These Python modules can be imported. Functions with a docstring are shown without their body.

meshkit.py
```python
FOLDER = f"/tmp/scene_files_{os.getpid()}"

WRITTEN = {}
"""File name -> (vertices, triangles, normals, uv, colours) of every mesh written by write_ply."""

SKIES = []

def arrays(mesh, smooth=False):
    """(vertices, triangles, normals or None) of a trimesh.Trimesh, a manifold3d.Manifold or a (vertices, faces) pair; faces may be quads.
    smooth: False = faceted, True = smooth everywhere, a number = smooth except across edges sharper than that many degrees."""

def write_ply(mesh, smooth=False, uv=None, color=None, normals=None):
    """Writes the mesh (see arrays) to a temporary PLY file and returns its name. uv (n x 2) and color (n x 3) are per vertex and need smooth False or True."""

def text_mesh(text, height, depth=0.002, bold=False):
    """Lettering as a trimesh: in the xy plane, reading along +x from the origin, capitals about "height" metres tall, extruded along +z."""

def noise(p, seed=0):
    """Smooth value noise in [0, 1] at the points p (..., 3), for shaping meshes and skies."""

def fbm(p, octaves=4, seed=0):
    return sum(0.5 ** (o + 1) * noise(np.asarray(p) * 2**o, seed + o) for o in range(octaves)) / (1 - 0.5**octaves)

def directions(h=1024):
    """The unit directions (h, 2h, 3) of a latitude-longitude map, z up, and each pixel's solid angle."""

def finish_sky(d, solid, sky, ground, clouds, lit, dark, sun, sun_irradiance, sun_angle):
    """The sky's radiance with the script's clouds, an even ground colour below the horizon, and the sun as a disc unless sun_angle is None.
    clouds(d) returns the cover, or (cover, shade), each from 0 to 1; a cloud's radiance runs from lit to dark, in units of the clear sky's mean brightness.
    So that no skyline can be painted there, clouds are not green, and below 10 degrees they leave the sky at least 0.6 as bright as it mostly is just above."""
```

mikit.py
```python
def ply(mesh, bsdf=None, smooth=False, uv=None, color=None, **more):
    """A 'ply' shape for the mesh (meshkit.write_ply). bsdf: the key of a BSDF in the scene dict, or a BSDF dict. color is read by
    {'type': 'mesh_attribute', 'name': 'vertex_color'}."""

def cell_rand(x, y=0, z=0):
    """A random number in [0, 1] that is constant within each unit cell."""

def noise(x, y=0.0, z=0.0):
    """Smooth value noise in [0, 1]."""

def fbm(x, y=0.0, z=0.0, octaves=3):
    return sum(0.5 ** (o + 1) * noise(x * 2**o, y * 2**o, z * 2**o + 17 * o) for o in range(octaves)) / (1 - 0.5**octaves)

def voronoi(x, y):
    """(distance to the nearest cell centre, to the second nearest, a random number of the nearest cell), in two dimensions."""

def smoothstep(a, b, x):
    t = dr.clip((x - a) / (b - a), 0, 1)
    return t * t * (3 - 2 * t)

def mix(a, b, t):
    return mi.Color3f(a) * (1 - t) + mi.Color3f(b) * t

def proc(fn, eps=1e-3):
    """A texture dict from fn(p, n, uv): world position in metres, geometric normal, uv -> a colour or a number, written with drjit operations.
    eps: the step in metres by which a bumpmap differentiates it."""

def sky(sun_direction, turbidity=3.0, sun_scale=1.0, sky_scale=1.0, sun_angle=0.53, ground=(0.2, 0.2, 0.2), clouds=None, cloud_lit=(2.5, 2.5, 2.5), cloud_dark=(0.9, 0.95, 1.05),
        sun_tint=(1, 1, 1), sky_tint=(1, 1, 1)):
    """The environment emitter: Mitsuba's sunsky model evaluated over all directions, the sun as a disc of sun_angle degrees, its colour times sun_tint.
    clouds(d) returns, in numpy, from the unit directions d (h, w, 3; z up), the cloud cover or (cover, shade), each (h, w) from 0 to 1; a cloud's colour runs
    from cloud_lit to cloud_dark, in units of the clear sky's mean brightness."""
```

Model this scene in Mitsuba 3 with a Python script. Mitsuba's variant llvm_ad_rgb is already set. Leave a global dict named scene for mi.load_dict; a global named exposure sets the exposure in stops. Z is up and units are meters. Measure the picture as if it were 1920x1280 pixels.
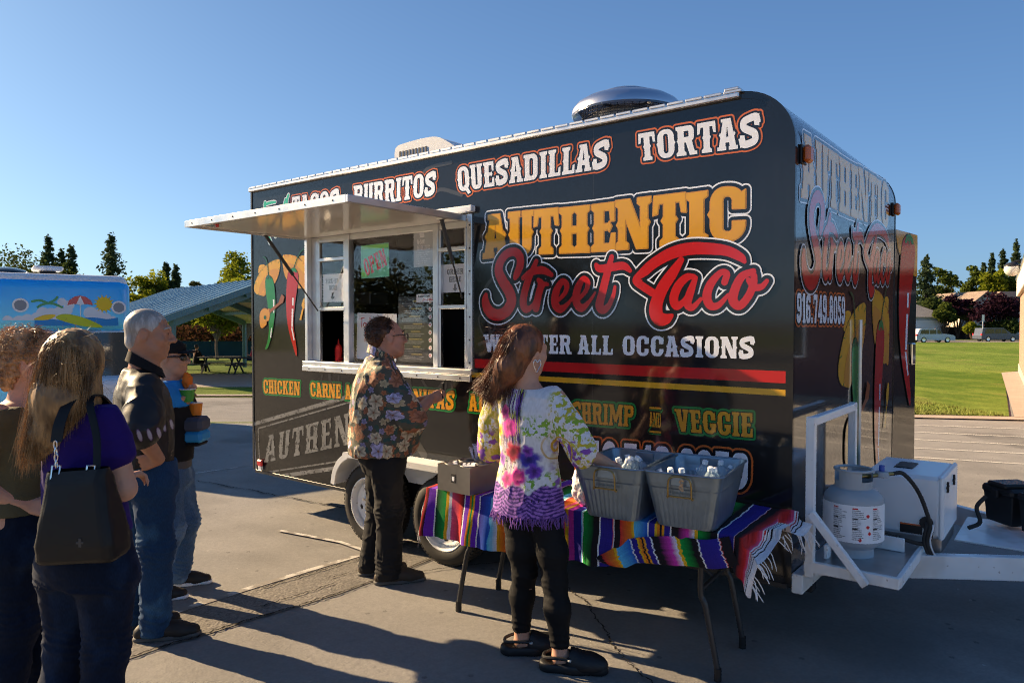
import math, numpy as np, trimesh, shapely, drjit as dr, mitsuba as mi, mikit, meshkit
from shapely.geometry import Polygon, LineString, Point, box as sbox, MultiPolygon
from shapely.ops import unary_union
from shapely import affinity
from mikit import noise, fbm, smoothstep, mix
from mitsuba import ScalarTransform4f as T
scene, labels = {}, {}
rng = np.random.default_rng(7)
PI = math.pi

# ---- camera, sky, exposure -------------------------------------------------------------
EYE = 1.70
PITCH = math.atan(35 / 1366)
scene['camera'] = {'type': 'thinlens', 'fov': 2 * math.degrees(math.atan(960 / 1366)), 'fov_axis': 'x',
                   'aperture_radius': 0.0018, 'focus_distance': 4.6, 'near_clip': 0.05, 'far_clip': 3000.0,
                   'to_world': T().look_at(origin=[0, 0, EYE], target=[0, math.cos(PITCH), EYE - math.sin(PITCH)], up=[0, 0, 1])}
scene['daylight'] = mikit.sky([-0.895, 0.446, 0.505], turbidity=2.8, sun_scale=2.5, sky_scale=1.0, ground=(0.15, 0.14, 0.12), sun_tint=(1.0, 0.95, 0.87), sky_tint=(.77, .96, 1.23))
exposure = 1.95

# ---- entries -----------------------------------------------------------------------------
def key_for(name):
    if name not in scene and name not in TAKEN:
        TAKEN.add(name); return name
    i = 1
    while f'{name}_{i:03d}' in TAKEN or f'{name}_{i:03d}' in scene: i += 1
    k = f'{name}_{i:03d}'; TAKEN.add(k); return k
TAKEN = set()
def tag(k, label=None, cat=None, group=None, kind=None):
    d = labels.setdefault(k, {})
    for a, b in (('label', label), ('category', cat), ('group', group), ('kind', kind)):
        if b: d[a] = b
    if not d: del labels[k]
    return k
def thing(name, label, cat, group=None):
    return tag(key_for(name), label, cat, group)
def obj(name, mesh, bsdf, parent=None, smooth=False, uv=None, color=None, label=None, cat=None, group=None, kind=None, M=None):
    k = key_for(f'{parent}__{name}' if parent else name)
    if isinstance(mesh, (list, tuple)) and isinstance(mesh[0], trimesh.Trimesh): mesh = cat_(mesh)
    if M is not None:
        if isinstance(mesh, tuple): mesh = trimesh.Trimesh(mesh[0], mesh[1], process=False)
        mesh = mesh.copy(); mesh.apply_transform(M)
    scene[k] = mikit.ply(mesh, bsdf, smooth=smooth, uv=uv, color=color)
    tag(k, label, cat, group, kind)
    return k
def cat_(ms):
    ms = [m for m in ms if m is not None and len(m.faces)]
    v, f, n = [], [], 0
    for m in ms:
        v.append(np.asarray(m.vertices)); f.append(np.asarray(m.faces) + n); n += len(m.vertices)
    return trimesh.Trimesh(np.vstack(v), np.vstack(f), process=False)

# ---- mesh makers --------------------------------------------------------------------------
def cbox(c, s, b=0.004, M=None):
    """box with chamfered edges: centre c, size s"""
    h = np.asarray(s, float) / 2; b = min(b, 0.45 * 2 * h.min())
    if b <= 0: m = trimesh.creation.box(extents=s)
    else:
        pts = [np.array([sx, sy, sz]) * (h - b * (1 - np.eye(3)[k])) for sx in (-1, 1) for sy in (-1, 1) for sz in (-1, 1) for k in range(3)]
        m = trimesh.convex.convex_hull(np.array(pts))
    m.apply_translation(c)
    if M is not None: m.apply_transform(M)
    return m
def bx(x0, x1, y0, y1, z0, z1, b=0.004):
    return cbox([(x0 + x1) / 2, (y0 + y1) / 2, (z0 + z1) / 2], [abs(x1 - x0), abs(y1 - y0), abs(z1 - z0)], b)
def tube(pts, r, n=10, cap=True, close=False):
    p = np.asarray(pts, float); r = np.broadcast_to(r, (len(p),)).astype(float)
    t = np.roll(p, -1, 0) - np.roll(p, 1, 0) if close else np.gradient(p, axis=0)
    t /= np.linalg.norm(t, axis=1, keepdims=True) + 1e-12
    a = np.zeros_like(p); ref = np.array([0, 0, 1.0]) if abs(t[0, 2]) < .9 else np.array([1.0, 0, 0])
    for i in range(len(p)):
        ref = ref - t[i] * (ref @ t[i]); ref /= np.linalg.norm(ref) + 1e-12; a[i] = ref
    b = np.cross(t, a); ang = np.arange(n) * 2 * PI / n
    v = (p[:, None] + r[:, None, None] * (np.cos(ang)[None, :, None] * a[:, None] + np.sin(ang)[None, :, None] * b[:, None])).reshape(-1, 3)
    m = len(p); i, j = np.meshgrid(np.arange(m if close else m - 1), np.arange(n), indexing='ij'); i2 = (i + 1) % m
    q = np.stack([i * n + j, i * n + (j + 1) % n, i2 * n + (j + 1) % n, i2 * n + j], -1).reshape(-1, 4)
    f = np.vstack([q[:, [0, 1, 2]], q[:, [0, 2, 3]]])
    if cap and not close:
        v = np.vstack([v, p[0], p[-1]]); k = np.arange(n); e = (m - 1) * n
        f = np.vstack([f, np.stack([np.full(n, m * n), (k + 1) % n, k], 1), np.stack([np.full(n, m * n + 1), e + k, e + (k + 1) % n], 1)])
    return trimesh.Trimesh(v, f, process=False)
def bar(p, q, w, h=None, b=0.003, up=(0, 0, 1)):
    """rectangular bar from p to q"""
    p, q = np.asarray(p, float), np.asarray(q, float); d = q - p; L = np.linalg.norm(d); x = d / L
    up = np.asarray(up, float)
    if abs(x @ up) > .95: up = np.array([0, 1.0, 0]) if abs(x[1]) < .9 else np.array([1.0, 0, 0])
    y = np.cross(up, x); y /= np.linalg.norm(y); z = np.cross(x, y)
    M = np.eye(4); M[:3, 0], M[:3, 1], M[:3, 2], M[:3, 3] = x, y, z, (p + q) / 2
    return cbox([0, 0, 0], [L, w, h or w], b, M)
def lathe(prof, n=32, c=(0, 0, 0), M=None):
    pr = np.asarray(prof, float); ang = np.arange(n) * 2 * PI / n
    v = np.stack([pr[:, 0:1] * np.cos(ang), pr[:, 0:1] * np.sin(ang), np.repeat(pr[:, 1:2], n, 1)], -1).reshape(-1, 3)
    i, j = np.meshgrid(np.arange(len(pr) - 1), np.arange(n), indexing='ij')
    q = np.stack([i * n + j, i * n + (j + 1) % n, (i + 1) * n + (j + 1) % n, (i + 1) * n + j], -1).reshape(-1, 4)
    m = trimesh.Trimesh(v, np.vstack([q[:, [0, 1, 2]], q[:, [0, 2, 3]]]), process=False)
    if M is not None: m.apply_transform(M)
    m.apply_translation(c); return m
def rotm(axis, ang, c=(0, 0, 0)): return trimesh.transformations.rotation_matrix(ang, axis, c)
Rx90 = rotm([1, 0, 0], PI / 2)      # z axis -> -y
def polys(s):
    return [g for g in getattr(s, 'geoms', [s]) if g.geom_type == 'Polygon' and g.area > 1e-7]
def flat(s):
    """shapely shape as triangles in the xy plane"""
    ms = []
    for g in polys(s):
        v, f = trimesh.creation.triangulate_polygon(g, engine='earcut')
        ms.append(trimesh.Trimesh(np.c_[v, np.zeros(len(v))], f, process=False))
    return cat_(ms) if ms else None
def prism(s, h):
    return cat_([trimesh.creation.extrude_polygon(g, h, engine='earcut') for g in polys(s)])
def grid_mesh(P):
    """P (n, m, 3) -> mesh; normals follow dP/di x dP/dj"""
    n, m = P.shape[:2]; i, j = np.meshgrid(np.arange(n - 1), np.arange(m - 1), indexing='ij')
    q = np.stack([i * m + j, (i + 1) * m + j, (i + 1) * m + j + 1, i * m + j + 1], -1).reshape(-1, 4)
    return trimesh.Trimesh(P.reshape(-1, 3), np.vstack([q[:, [0, 1, 2]], q[:, [0, 2, 3]]]), process=False)
def spline(pts, n=8, close=False):
    """Catmull-Rom through pts (any dimension)"""
    p = np.asarray(pts, float)
    if close: q = np.vstack([p[-1], p, p[0], p[1]])
    else: q = np.vstack([2 * p[0] - p[1], p, 2 * p[-1] - p[-2]])
    out = []
    for i in range(1, len(q) - 2):
        t = np.linspace(0, 1, n, endpoint=False)[:, None]; a, b, c, d = q[i - 1:i + 3]
        out.append(.5 * (2 * b + (c - a) * t + (2 * a - 5 * b + 4 * c - d) * t ** 2 + (3 * b - a - 3 * c + d) * t ** 3))
    if not close: out.append(p[-1:])
    return np.vstack(out)

# ---- materials -----------------------------------------------------------------------------
PLAIN = {}
def glossy(k):
    """the same print on the front wall, mirror mixed in to strengthen sky reflections"""
    if k not in PLAIN: return k
    if k + '_front' not in scene: c, r = PLAIN[k]; scene[k + '_front'] = {'type': 'twosided', 'b': {'type': 'blendbsdf', 'weight': .13, 'a': {'type': 'principled', 'base_color': tex(c), 'roughness': .035, 'specular': 1., 'clearcoat': 1., 'clearcoat_gloss': .999}, 'b': {'type': 'roughconductor', 'alpha': .02, 'specular_reflectance': {'type': 'rgb', 'value': [.9, .92, .95]}}}}
    return k + '_front'
def mat(k, d): scene[k] = d; return k
def tex(c): return c if isinstance(c, dict) else ({'type': 'rgb', 'value': list(c)} if np.ndim(c) else {'type': 'rgb', 'value': [c] * 3})
def prin(k, c, rough=.5, spec=.5, metal=0., bump=None, bscale=1., **more):
    if k.startswith('ink_') or k == 'wrap_black': PLAIN[k] = (c, rough)
    d = {'type': 'principled', 'base_color': tex(c), 'roughness': rough if not isinstance(rough, dict) else rough, 'metallic': metal, **more}
    if not metal: d['specular'] = spec
    d = {'type': 'twosided', 'b': d}
    if bump is not None: d = {'type': 'bumpmap', 'arbitrary': bump, 'scale': bscale, 'b': d}
    return mat(k, d)
def C(*v): return mi.Color3f(*v)
def varied(c, f=6., amt=.3, dirt=None):
    """base colour with soft mottling"""
    c = [float(v) for v in c]
    def fn(p, n, uv):
        k = fbm(p.x * f, p.y * f, p.z * f, 3)
        return mi.Color3f(*c) * (1 - amt / 2 + amt * k)
    return mikit.proc(fn)
# ---- shared materials ----------------------------------------------------------------------
def wrap_fn(p, n, uv):
    a = fbm(p.x * 3 + 5, p.y * 3, p.z * 2.2, 4); b = noise(p.x * 40, p.y * 40, p.z * 6)
    c = smoothstep(.45, .75, fbm(p.x * 1.1 + 9, p.y * 1.1, p.z * 1.4 + 3, 3))
    return C(.0055, .0056, .0065) * (.7 + .7 * a) + C(.009, .0085, .008) * c * (.6 + .5 * b)
def wrap_rough(p, n, uv): return .035 + .07 * fbm(p.x * 4, p.y * 4, p.z * 4, 3)
prin('wrap_black', mikit.proc(wrap_fn), mikit.proc(wrap_rough), .5, clearcoat=.7, clearcoat_gloss=.995)
def dec(k, c, spec=.5): return prin(k, c, .08, spec, clearcoat=.7, clearcoat_gloss=.995)
dec('ink_black', (.008, .008, .01)); dec('ink_white', (.78, .80, .86)); dec('ink_orange', (.62, .14, .03)); dec('ink_red', (.52, .012, .014))
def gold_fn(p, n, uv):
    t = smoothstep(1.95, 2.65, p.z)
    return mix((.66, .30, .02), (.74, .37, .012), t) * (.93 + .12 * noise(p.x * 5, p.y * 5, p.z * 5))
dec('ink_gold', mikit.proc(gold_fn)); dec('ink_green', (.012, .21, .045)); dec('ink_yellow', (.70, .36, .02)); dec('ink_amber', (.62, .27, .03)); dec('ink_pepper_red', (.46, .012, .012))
dec('ink_mint', (.05, .5, .30)); dec('ink_ghost', (.05, .048, .046)); dec('ink_wood', (.30, .08, .02)); dec('ink_dark_green', (.01, .09, .03))
def stamp_fn(p, n, uv):
    a = fbm(p.x * 9, p.y * 9, p.z * 9, 3); b = fbm(p.x * 45, p.y * 45, p.z * 45, 2)
    return C(.20, .20, .195) * (.55 + .8 * a) * (1 - .8 * smoothstep(.6, .72, b))
dec('ink_stamp', mikit.proc(stamp_fn))
def white_fn(p, n, uv):
    g = fbm(p.x * 7, p.y * 7, p.z * 7, 3); ch = smoothstep(.80, .84, fbm(p.x * 38, p.y * 38, p.z * 38, 2)); w = smoothstep(.75, .35, p.z) * smoothstep(.45, .7, fbm(p.x * 11 + 4, p.y * 11, p.z * 5, 3))
    return mix(mix(C(.74, .75, .76) * (.86 + .2 * g), (.42, .37, .32), w * .35), (.20, .10, .05), ch * .5)
prin('white_paint', mikit.proc(white_fn), .3, .5, clearcoat=.4)
prin('roof_white', varied((.7, .7, .7), 5, .2), .45, .5)
def alu_rough(p, n, uv): return .28 + .2 * fbm(p.x * 12, p.y * 12, p.z * 12, 3)
prin('aluminium', varied((.66, .66, .67), 14, .25), mikit.proc(alu_rough), metal=1.)
prin('polished_aluminium', (.82, .82, .84), .27, metal=1.)
def galv_fn(p, n, uv):
    f, s, r = mikit.voronoi(p.x * 46 + p.z * 18, p.y * 46 + p.z * 38)
    return C(.24, .31, .38) * (.93 + .10 * r) * (.88 + .24 * fbm(p.x * 8, p.y * 8, p.z * 8, 3))
prin('galvanised', mikit.proc(galv_fn), .34, metal=.8)
prin('stainless', varied((.42, .40, .38), 20, .25), .32, metal=1.)
prin('steel_dark', (.05, .05, .055), .4, .5, metal=.3)
prin('black_plastic', varied((.012, .012, .013), 20, .4), .45, .4)
prin('black_metal', (.02, .021, .024), .35, .5)
def rub_fn(p, n, uv): return C(.028, .026, .024) * (.7 + .9 * fbm(p.x * 9, p.y * 9, p.z * 9, 3))
prin('rubber', mikit.proc(rub_fn), .7, .3)
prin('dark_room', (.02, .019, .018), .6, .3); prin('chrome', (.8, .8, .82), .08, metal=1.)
prin('amber_lens', (.5, .10, .005), .15, .6, clearcoat=1.); prin('red_lens', (.55, .01, .012), .15, .6, clearcoat=1.)
mat('pane', {'type': 'thindielectric', 'int_ior': 1.5}); mat('clear_glass', {'type': 'dielectric', 'int_ior': 1.45})
prin('paper', varied((.78, .78, .80), 9, .12), .75, .2); prin('print_black', (.02, .02, .022), .6, .3); prin('print_grey', (.25, .25, .26), .6, .3)
prin('print_red', (.55, .02, .02), .6, .3); prin('print_pink', (.72, .10, .12), .6, .3)
def plate_fn(p, n, uv):
    a, b = (p.x * .788 - p.y * .615) * 34, (p.x * .615 + p.y * .788) * 34
    s = dr.floor(a) + dr.floor(b); k = dr.select(s - 2 * dr.floor(s / 2) > .5, 1., -1.)
    u, v = a - dr.floor(a) - .5, b - dr.floor(b) - .5
    q, w = (u + v * k) * .7071, (u * k - v) * .7071
    return smoothstep(1, .6, dr.square(q / .46) + dr.square(w / .15))
prin('tread_plate', varied((.5, .51, .53), 10, .35), .3, metal=1., bump=mikit.proc(plate_fn), bscale=.003)
# ---- ground ------------------------------------------------------------------------------------
def sst(a, b, x): t = np.clip((np.asarray(x, float) - a) / (b - a), 0, 1); return t * t * (3 - 2 * t)
def gz(x, y):
    """height of the terrain: level by the trailer, falling away to both sides behind it"""
    d = np.maximum(np.asarray(y, float) - 12.5, 0); left = 1 - sst(-6, 8, x)
    return -left * .85 * (1 - np.exp(-d / 14)) - (1 - left) * .95 * (1 - np.exp(-d / 60))
def sheet(x, y, dz=0.):
    X, Y = np.meshgrid(x, y, indexing='ij'); return grid_mesh(np.stack([X, Y, gz(X, Y) + dz], -1))
def asphalt_fn(p, n, uv):
    big = fbm(p.x * .35 + 3, p.y * .35, 0., 4); mid = fbm(p.x * 2.3, p.y * 2.3, 5., 4); fine = noise(p.x * 150, p.y * 150, 0.); g = noise(p.x * 55, p.y * 55, 3.)
    st = smoothstep(.62, .74, fbm(p.x * .9 + 20, p.y * .9, 1., 3)); str_ = fbm((p.x * .79 - p.y * .61) * .7, (p.x * .61 + p.y * .79) * 5, 2., 3)
    k = (.62 + .36 * big + .30 * mid + .16 * (str_ - .5)) * (.86 + .16 * fine + .12 * g) * (1 - .16 * st)
    sp_, s2_, rr_ = mikit.voronoi(p.x * 5.3, p.y * 5.3); k = k * (1 - .35 * dr.select(rr_ > .82, smoothstep(.10, .05, sp_), 0.)) * (1 + .5 * dr.select(rr_ < .10, smoothstep(.05, .03, sp_), 0.)) * (1 - .30 * smoothstep(.66, .76, fbm(p.x * .55 + 40, p.y * .55 + 8, 0., 3)))
    return C(.200, .192, .184) * k
def ab(p, n, uv): return noise(p.x * 120, p.y * 120, 0.) + .8 * noise(p.x * 45, p.y * 45, 0.)
prin('asphalt', mikit.proc(asphalt_fn), .78, .35, bump=mikit.proc(ab, 2e-3), bscale=.0012)
def patch_fn(p, n, uv):
    k = .7 + .4 * fbm(p.x * 3, p.y * 3, 1., 3); f = noise(p.x * 110, p.y * 110, 0.); g = noise(p.x * 60, p.y * 60, 2.)
    return C(.165, .153, .140) * k * (.55 + .55 * f + .3 * g)
def pb(p, n, uv): return noise(p.x * 75, p.y * 75, 0.) + .6 * noise(p.x * 150, p.y * 150, 0.)
prin('rough_patch', mikit.proc(patch_fn), .85, .3, bump=mikit.proc(pb, 2e-3), bscale=.003)
def grassy(c0, c1):
    def fn(p, n, uv):
        a = fbm(p.x * .25, p.y * .12, 0., 4); b = fbm(p.x * 3, p.y * 1.5, 1., 3); f = noise(p.x * 25, p.y * 25, 0.)
        d = smoothstep(.60, .72, fbm(p.x * .9 + 7, p.y * .35, 2., 3)); return mix(mix(c0, c1, smoothstep(.25, .75, .55 * a + .45 * b)), (.19, .155, .06), d * .28) * (.7 + .5 * f)
    return mikit.proc(fn)
prin('lawn_green', grassy((.050, .092, .010), (.125, .165, .030)), .9, .1); prin('far_grass', grassy((.10, .14, .025), (.17, .19, .05)), .9, .1)
prin('concrete', varied((.30, .25, .21), 4, .3), .8, .3); prin('far_road', varied((.10, .095, .09), 2, .3), .8, .3)
def faded_fn(p, n, uv):
    w = fbm(p.x * 14, p.y * 14, 3., 4)
    return mix((.20, .185, .17), (.44, .425, .40), smoothstep(.34, .62, w))
prin('worn_paint', mikit.proc(faded_fn), .75, .3); prin('line_paint', varied((.42, .40, .37), 9, .5), .7, .3); prin('crack_dark', (.02, .018, .016), .9, .1)
xs = np.r_[-900, -500, -250, np.linspace(-120, 120, 61), 250, 500, 900]; ys = np.r_[-60, -30, -10, 0, 5, np.linspace(10, 130, 49), 170, 250, 500, 1200]
obj('ground', sheet(xs, ys, -.012), 'far_grass', smooth=True, kind='structure')
obj('parking_lot', sheet(np.linspace(-40, 40, 41), np.r_[-40, -20, -5, np.linspace(0, 20, 21)], 0.), 'asphalt', smooth=True, kind='structure')
def ribbon(pts, w, z, jit=0., seed=0):
    p = spline(pts, 12) if jit else np.array(pts, float); r = np.random.default_rng(seed)
    if jit: p = p + r.normal(0, jit, p.shape)
    t = np.gradient(p, axis=0); t /= np.linalg.norm(t, axis=1, keepdims=True); q = np.c_[-t[:, 1], t[:, 0]]
    ww = np.full(len(p), w) if not jit else w * (.35 + 1.1 * r.random(len(p))); a, b = p - q * ww[:, None] / 2, p + q * ww[:, None] / 2
    return grid_mesh(np.stack([np.c_[a, gz(*a.T) + z], np.c_[b, gz(*b.T) + z]], 1)[:, ::-1] if False else np.stack([np.c_[b, gz(*b.T) + z], np.c_[a, gz(*a.T) + z]], 1)[:, ::-1])
WL = [(-.2, 6.35), (-1.06, 5.34), (-1.65, 4.65), (-1.87, 4.37), (-2.5, 3.52), (-3.6, 2.0)]
CR = [(-.3, 5.6), (-.84, 4.82), (-.94, 4.71), (-1.07, 4.54), (-1.18, 4.43), (-1.28, 4.32), (-1.47, 4.14), (-1.56, 4.05), (-1.7, 3.89), (-1.84, 3.76), (-1.95, 3.62), (-2.13, 3.42), (-3.0, 2.1)]
a, b = np.array(WL), np.array(CR); pq = trimesh.creation.triangulate_polygon(Polygon(np.vstack([a, b[::-1]])), engine='earcut')
obj('asphalt_patch', trimesh.Trimesh(np.c_[pq[0], np.full(len(pq[0]), .004)], pq[1], process=False), 'rough_patch', kind='structure')
obj('parking_line', ribbon(WL, .055, .008), 'worn_paint', kind='structure'); obj('parking_line', ribbon([(-1.06, 5.34), (-1.32, 5.58), (-1.9, 5.9)], .04, .012), 'worn_paint', kind='structure')
for i, (p, w, j) in enumerate(((CR, .013, .006), ([(-1.0, 5.25), (-1.11, 5.16), (-1.2, 5.07), (-1.32, 4.93), (-1.48, 4.75), (-1.63, 4.58)], .010, .006), ([(-1.05, 4.95), (-1.2, 4.80)], .007, .004),
     ([(-1.16, 4.69), (-1.25, 4.58), (-1.37, 4.45), (-1.5, 4.3)], .009, .005), ([(.30, 4.75), (.37, 4.6), (.40, 4.49), (.45, 4.38), (.49, 4.11), (.52, 3.93), (.52, 3.83), (.56, 3.67), (.60, 3.53), (.70, 3.3)], .008, .008),
     ([(-3.4, 7.78), (-2.3, 7.11), (-1.57, 6.65), (-.6, 6.2)], .014, .01), ([(-.84, 4.82), (-.3, 5.05), (.1, 5.15)], .008, .006))):
    obj('crack', ribbon(p, w, .012, j, i + 1), 'crack_dark', kind='structure')
obj('parking_line', ribbon([(-3.9, 7.85), (-3.67, 8.11), (-3.09, 8.66), (-2.5, 9.2)], .04, .004), 'worn_paint', kind='structure')
# ---- graphics of the trailer wrap, in metres on its walls
STREET = [[[2.828,1.89,0.0177],[2.821,1.852,0.0304],[2.842,1.797,0.0391],[2.888,1.761,0.0413],[2.952,1.754,0.0396],[3.014,1.784,0.0404],[3.05,1.843,0.0413],[3.031,1.908,0.0414],[2.973,1.985,0.0394],[2.942,2.046,0.0371],[2.953,2.106,0.0333],[3.007,2.16,0.0305],[3.076,2.171,0.0301],[3.12,2.137,0.0311],[3.123,2.081,0.0311],[3.096,2.024,0.0264],[3.08,1.998,0.0169]],[[3.255,2.098,0.0175],[3.192,1.983,0.026],[3.157,1.889,0.0285],[3.15,1.82,0.0298],[3.179,1.787,0.0237],[3.229,1.818,0.0141],[3.266,1.886,0.0105]],[[3.147,1.995,0.0167],[3.216,2.032,0.0235],[3.307,2.039,0.0254],[3.376,2.007,0.0159]],[[3.271,1.978,0.0139],[3.294,1.948,0.0255],[3.271,1.875,0.0279],[3.253,1.797,0.0292]],[[3.253,1.802,0.0234],[3.281,1.886,0.0163],[3.319,1.947,0.0138],[3.347,1.946,0.0115]],[[3.433,1.846,0.0135],[3.482,1.891,0.0167],[3.492,1.941,0.02],[3.457,1.961,0.0202],[3.414,1.903,0.0271],[3.402,1.826,0.0284],[3.445,1.786,0.0247],[3.507,1.824,0.0133],[3.555,1.879,0.0088]],[[3.591,1.853,0.0131],[3.638,1.902,0.0162],[3.647,1.951,0.0194],[3.614,1.97,0.0195],[3.573,1.911,0.0263],[3.564,1.833,0.0274],[3.603,1.79,0.024],[3.661,1.832,0.0129],[3.702,1.885,0.0085]],[[3.817,2.096,0.0166],[3.781,1.981,0.0262],[3.753,1.884,0.0275],[3.733,1.806,0.0297],[3.759,1.778,0.0253],[3.799,1.805,0.0188],[3.832,1.872,0.0135],[3.84,1.916,0.0104]],[[3.707,2.055,0.0128],[3.732,2.03,0.0233],[3.809,2.033,0.025],[3.897,2.039,0.0235],[3.943,2.008,0.0132]]]
TACO = [[[4.632,2.025,0.0104],[4.608,2.052,0.0227],[4.532,2.09,0.0284],[4.421,2.109,0.0328],[4.307,2.114,0.0355],[4.199,2.093,0.0345],[4.088,2.039,0.0314],[4.007,1.972,0.03],[3.984,1.945,0.0241],[4.031,1.91,0.0239],[4.089,1.875,0.0236]],[[4.267,2.055,0.0189],[4.215,1.982,0.0325],[4.16,1.911,0.0368],[4.122,1.833,0.0391],[4.11,1.772,0.0431],[4.131,1.725,0.041],[4.176,1.721,0.0309],[4.213,1.742,0.0115]],[[4.345,1.959,0.013],[4.299,1.954,0.0225],[4.25,1.908,0.0266],[4.223,1.84,0.0277],[4.241,1.796,0.0247],[4.285,1.82,0.017],[4.333,1.887,0.0149]],[[4.354,1.95,0.0148],[4.323,1.869,0.0243],[4.307,1.806,0.0244],[4.338,1.786,0.0186],[4.386,1.832,0.011]],[[4.522,1.921,0.0196],[4.533,1.965,0.0196],[4.496,1.971,0.0179],[4.441,1.911,0.0245],[4.421,1.845,0.0265],[4.442,1.795,0.0236],[4.488,1.796,0.018],[4.543,1.851,0.0107]],[[4.678,1.972,0.0172],[4.617,1.947,0.0227],[4.58,1.88,0.0255],[4.57,1.82,0.0265],[4.606,1.791,0.0228],[4.653,1.84,0.0216],[4.679,1.903,0.0215],[4.683,1.95,0.0172]],[[4.653,1.928,0.0138],[4.683,1.89,0.0189],[4.722,1.889,0.017],[4.751,1.919,0.0118]]]
TRI = [[4.013,1.956],[4.165,2.029],[4.087,1.922]]
AUTH = [['A',[[2.805,2.434],[3.021,2.433],[3.021,2.149],[2.805,2.141]]],['U',[[3.021,2.436],[3.229,2.433],[3.229,2.15],[3.021,2.14]]],['T',[[3.233,2.432],[3.427,2.429],[3.427,2.141],[3.233,2.149]]],['H',[[3.439,2.425],[3.657,2.422],[3.658,2.135],[3.44,2.142]]],['E',[[3.673,2.422],[3.846,2.424],[3.847,2.133],[3.674,2.137]]],['N',[[3.845,2.43],[4.073,2.432],[4.075,2.136],[3.846,2.138]]],['T',[[4.088,2.43],[4.294,2.431],[4.295,2.144],[4.089,2.139]]],['I',[[4.291,2.424],[4.421,2.426],[4.423,2.153],[4.293,2.144]]],['C',[[4.428,2.443],[4.639,2.423],[4.641,2.143],[4.43,2.146]]]]
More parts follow.
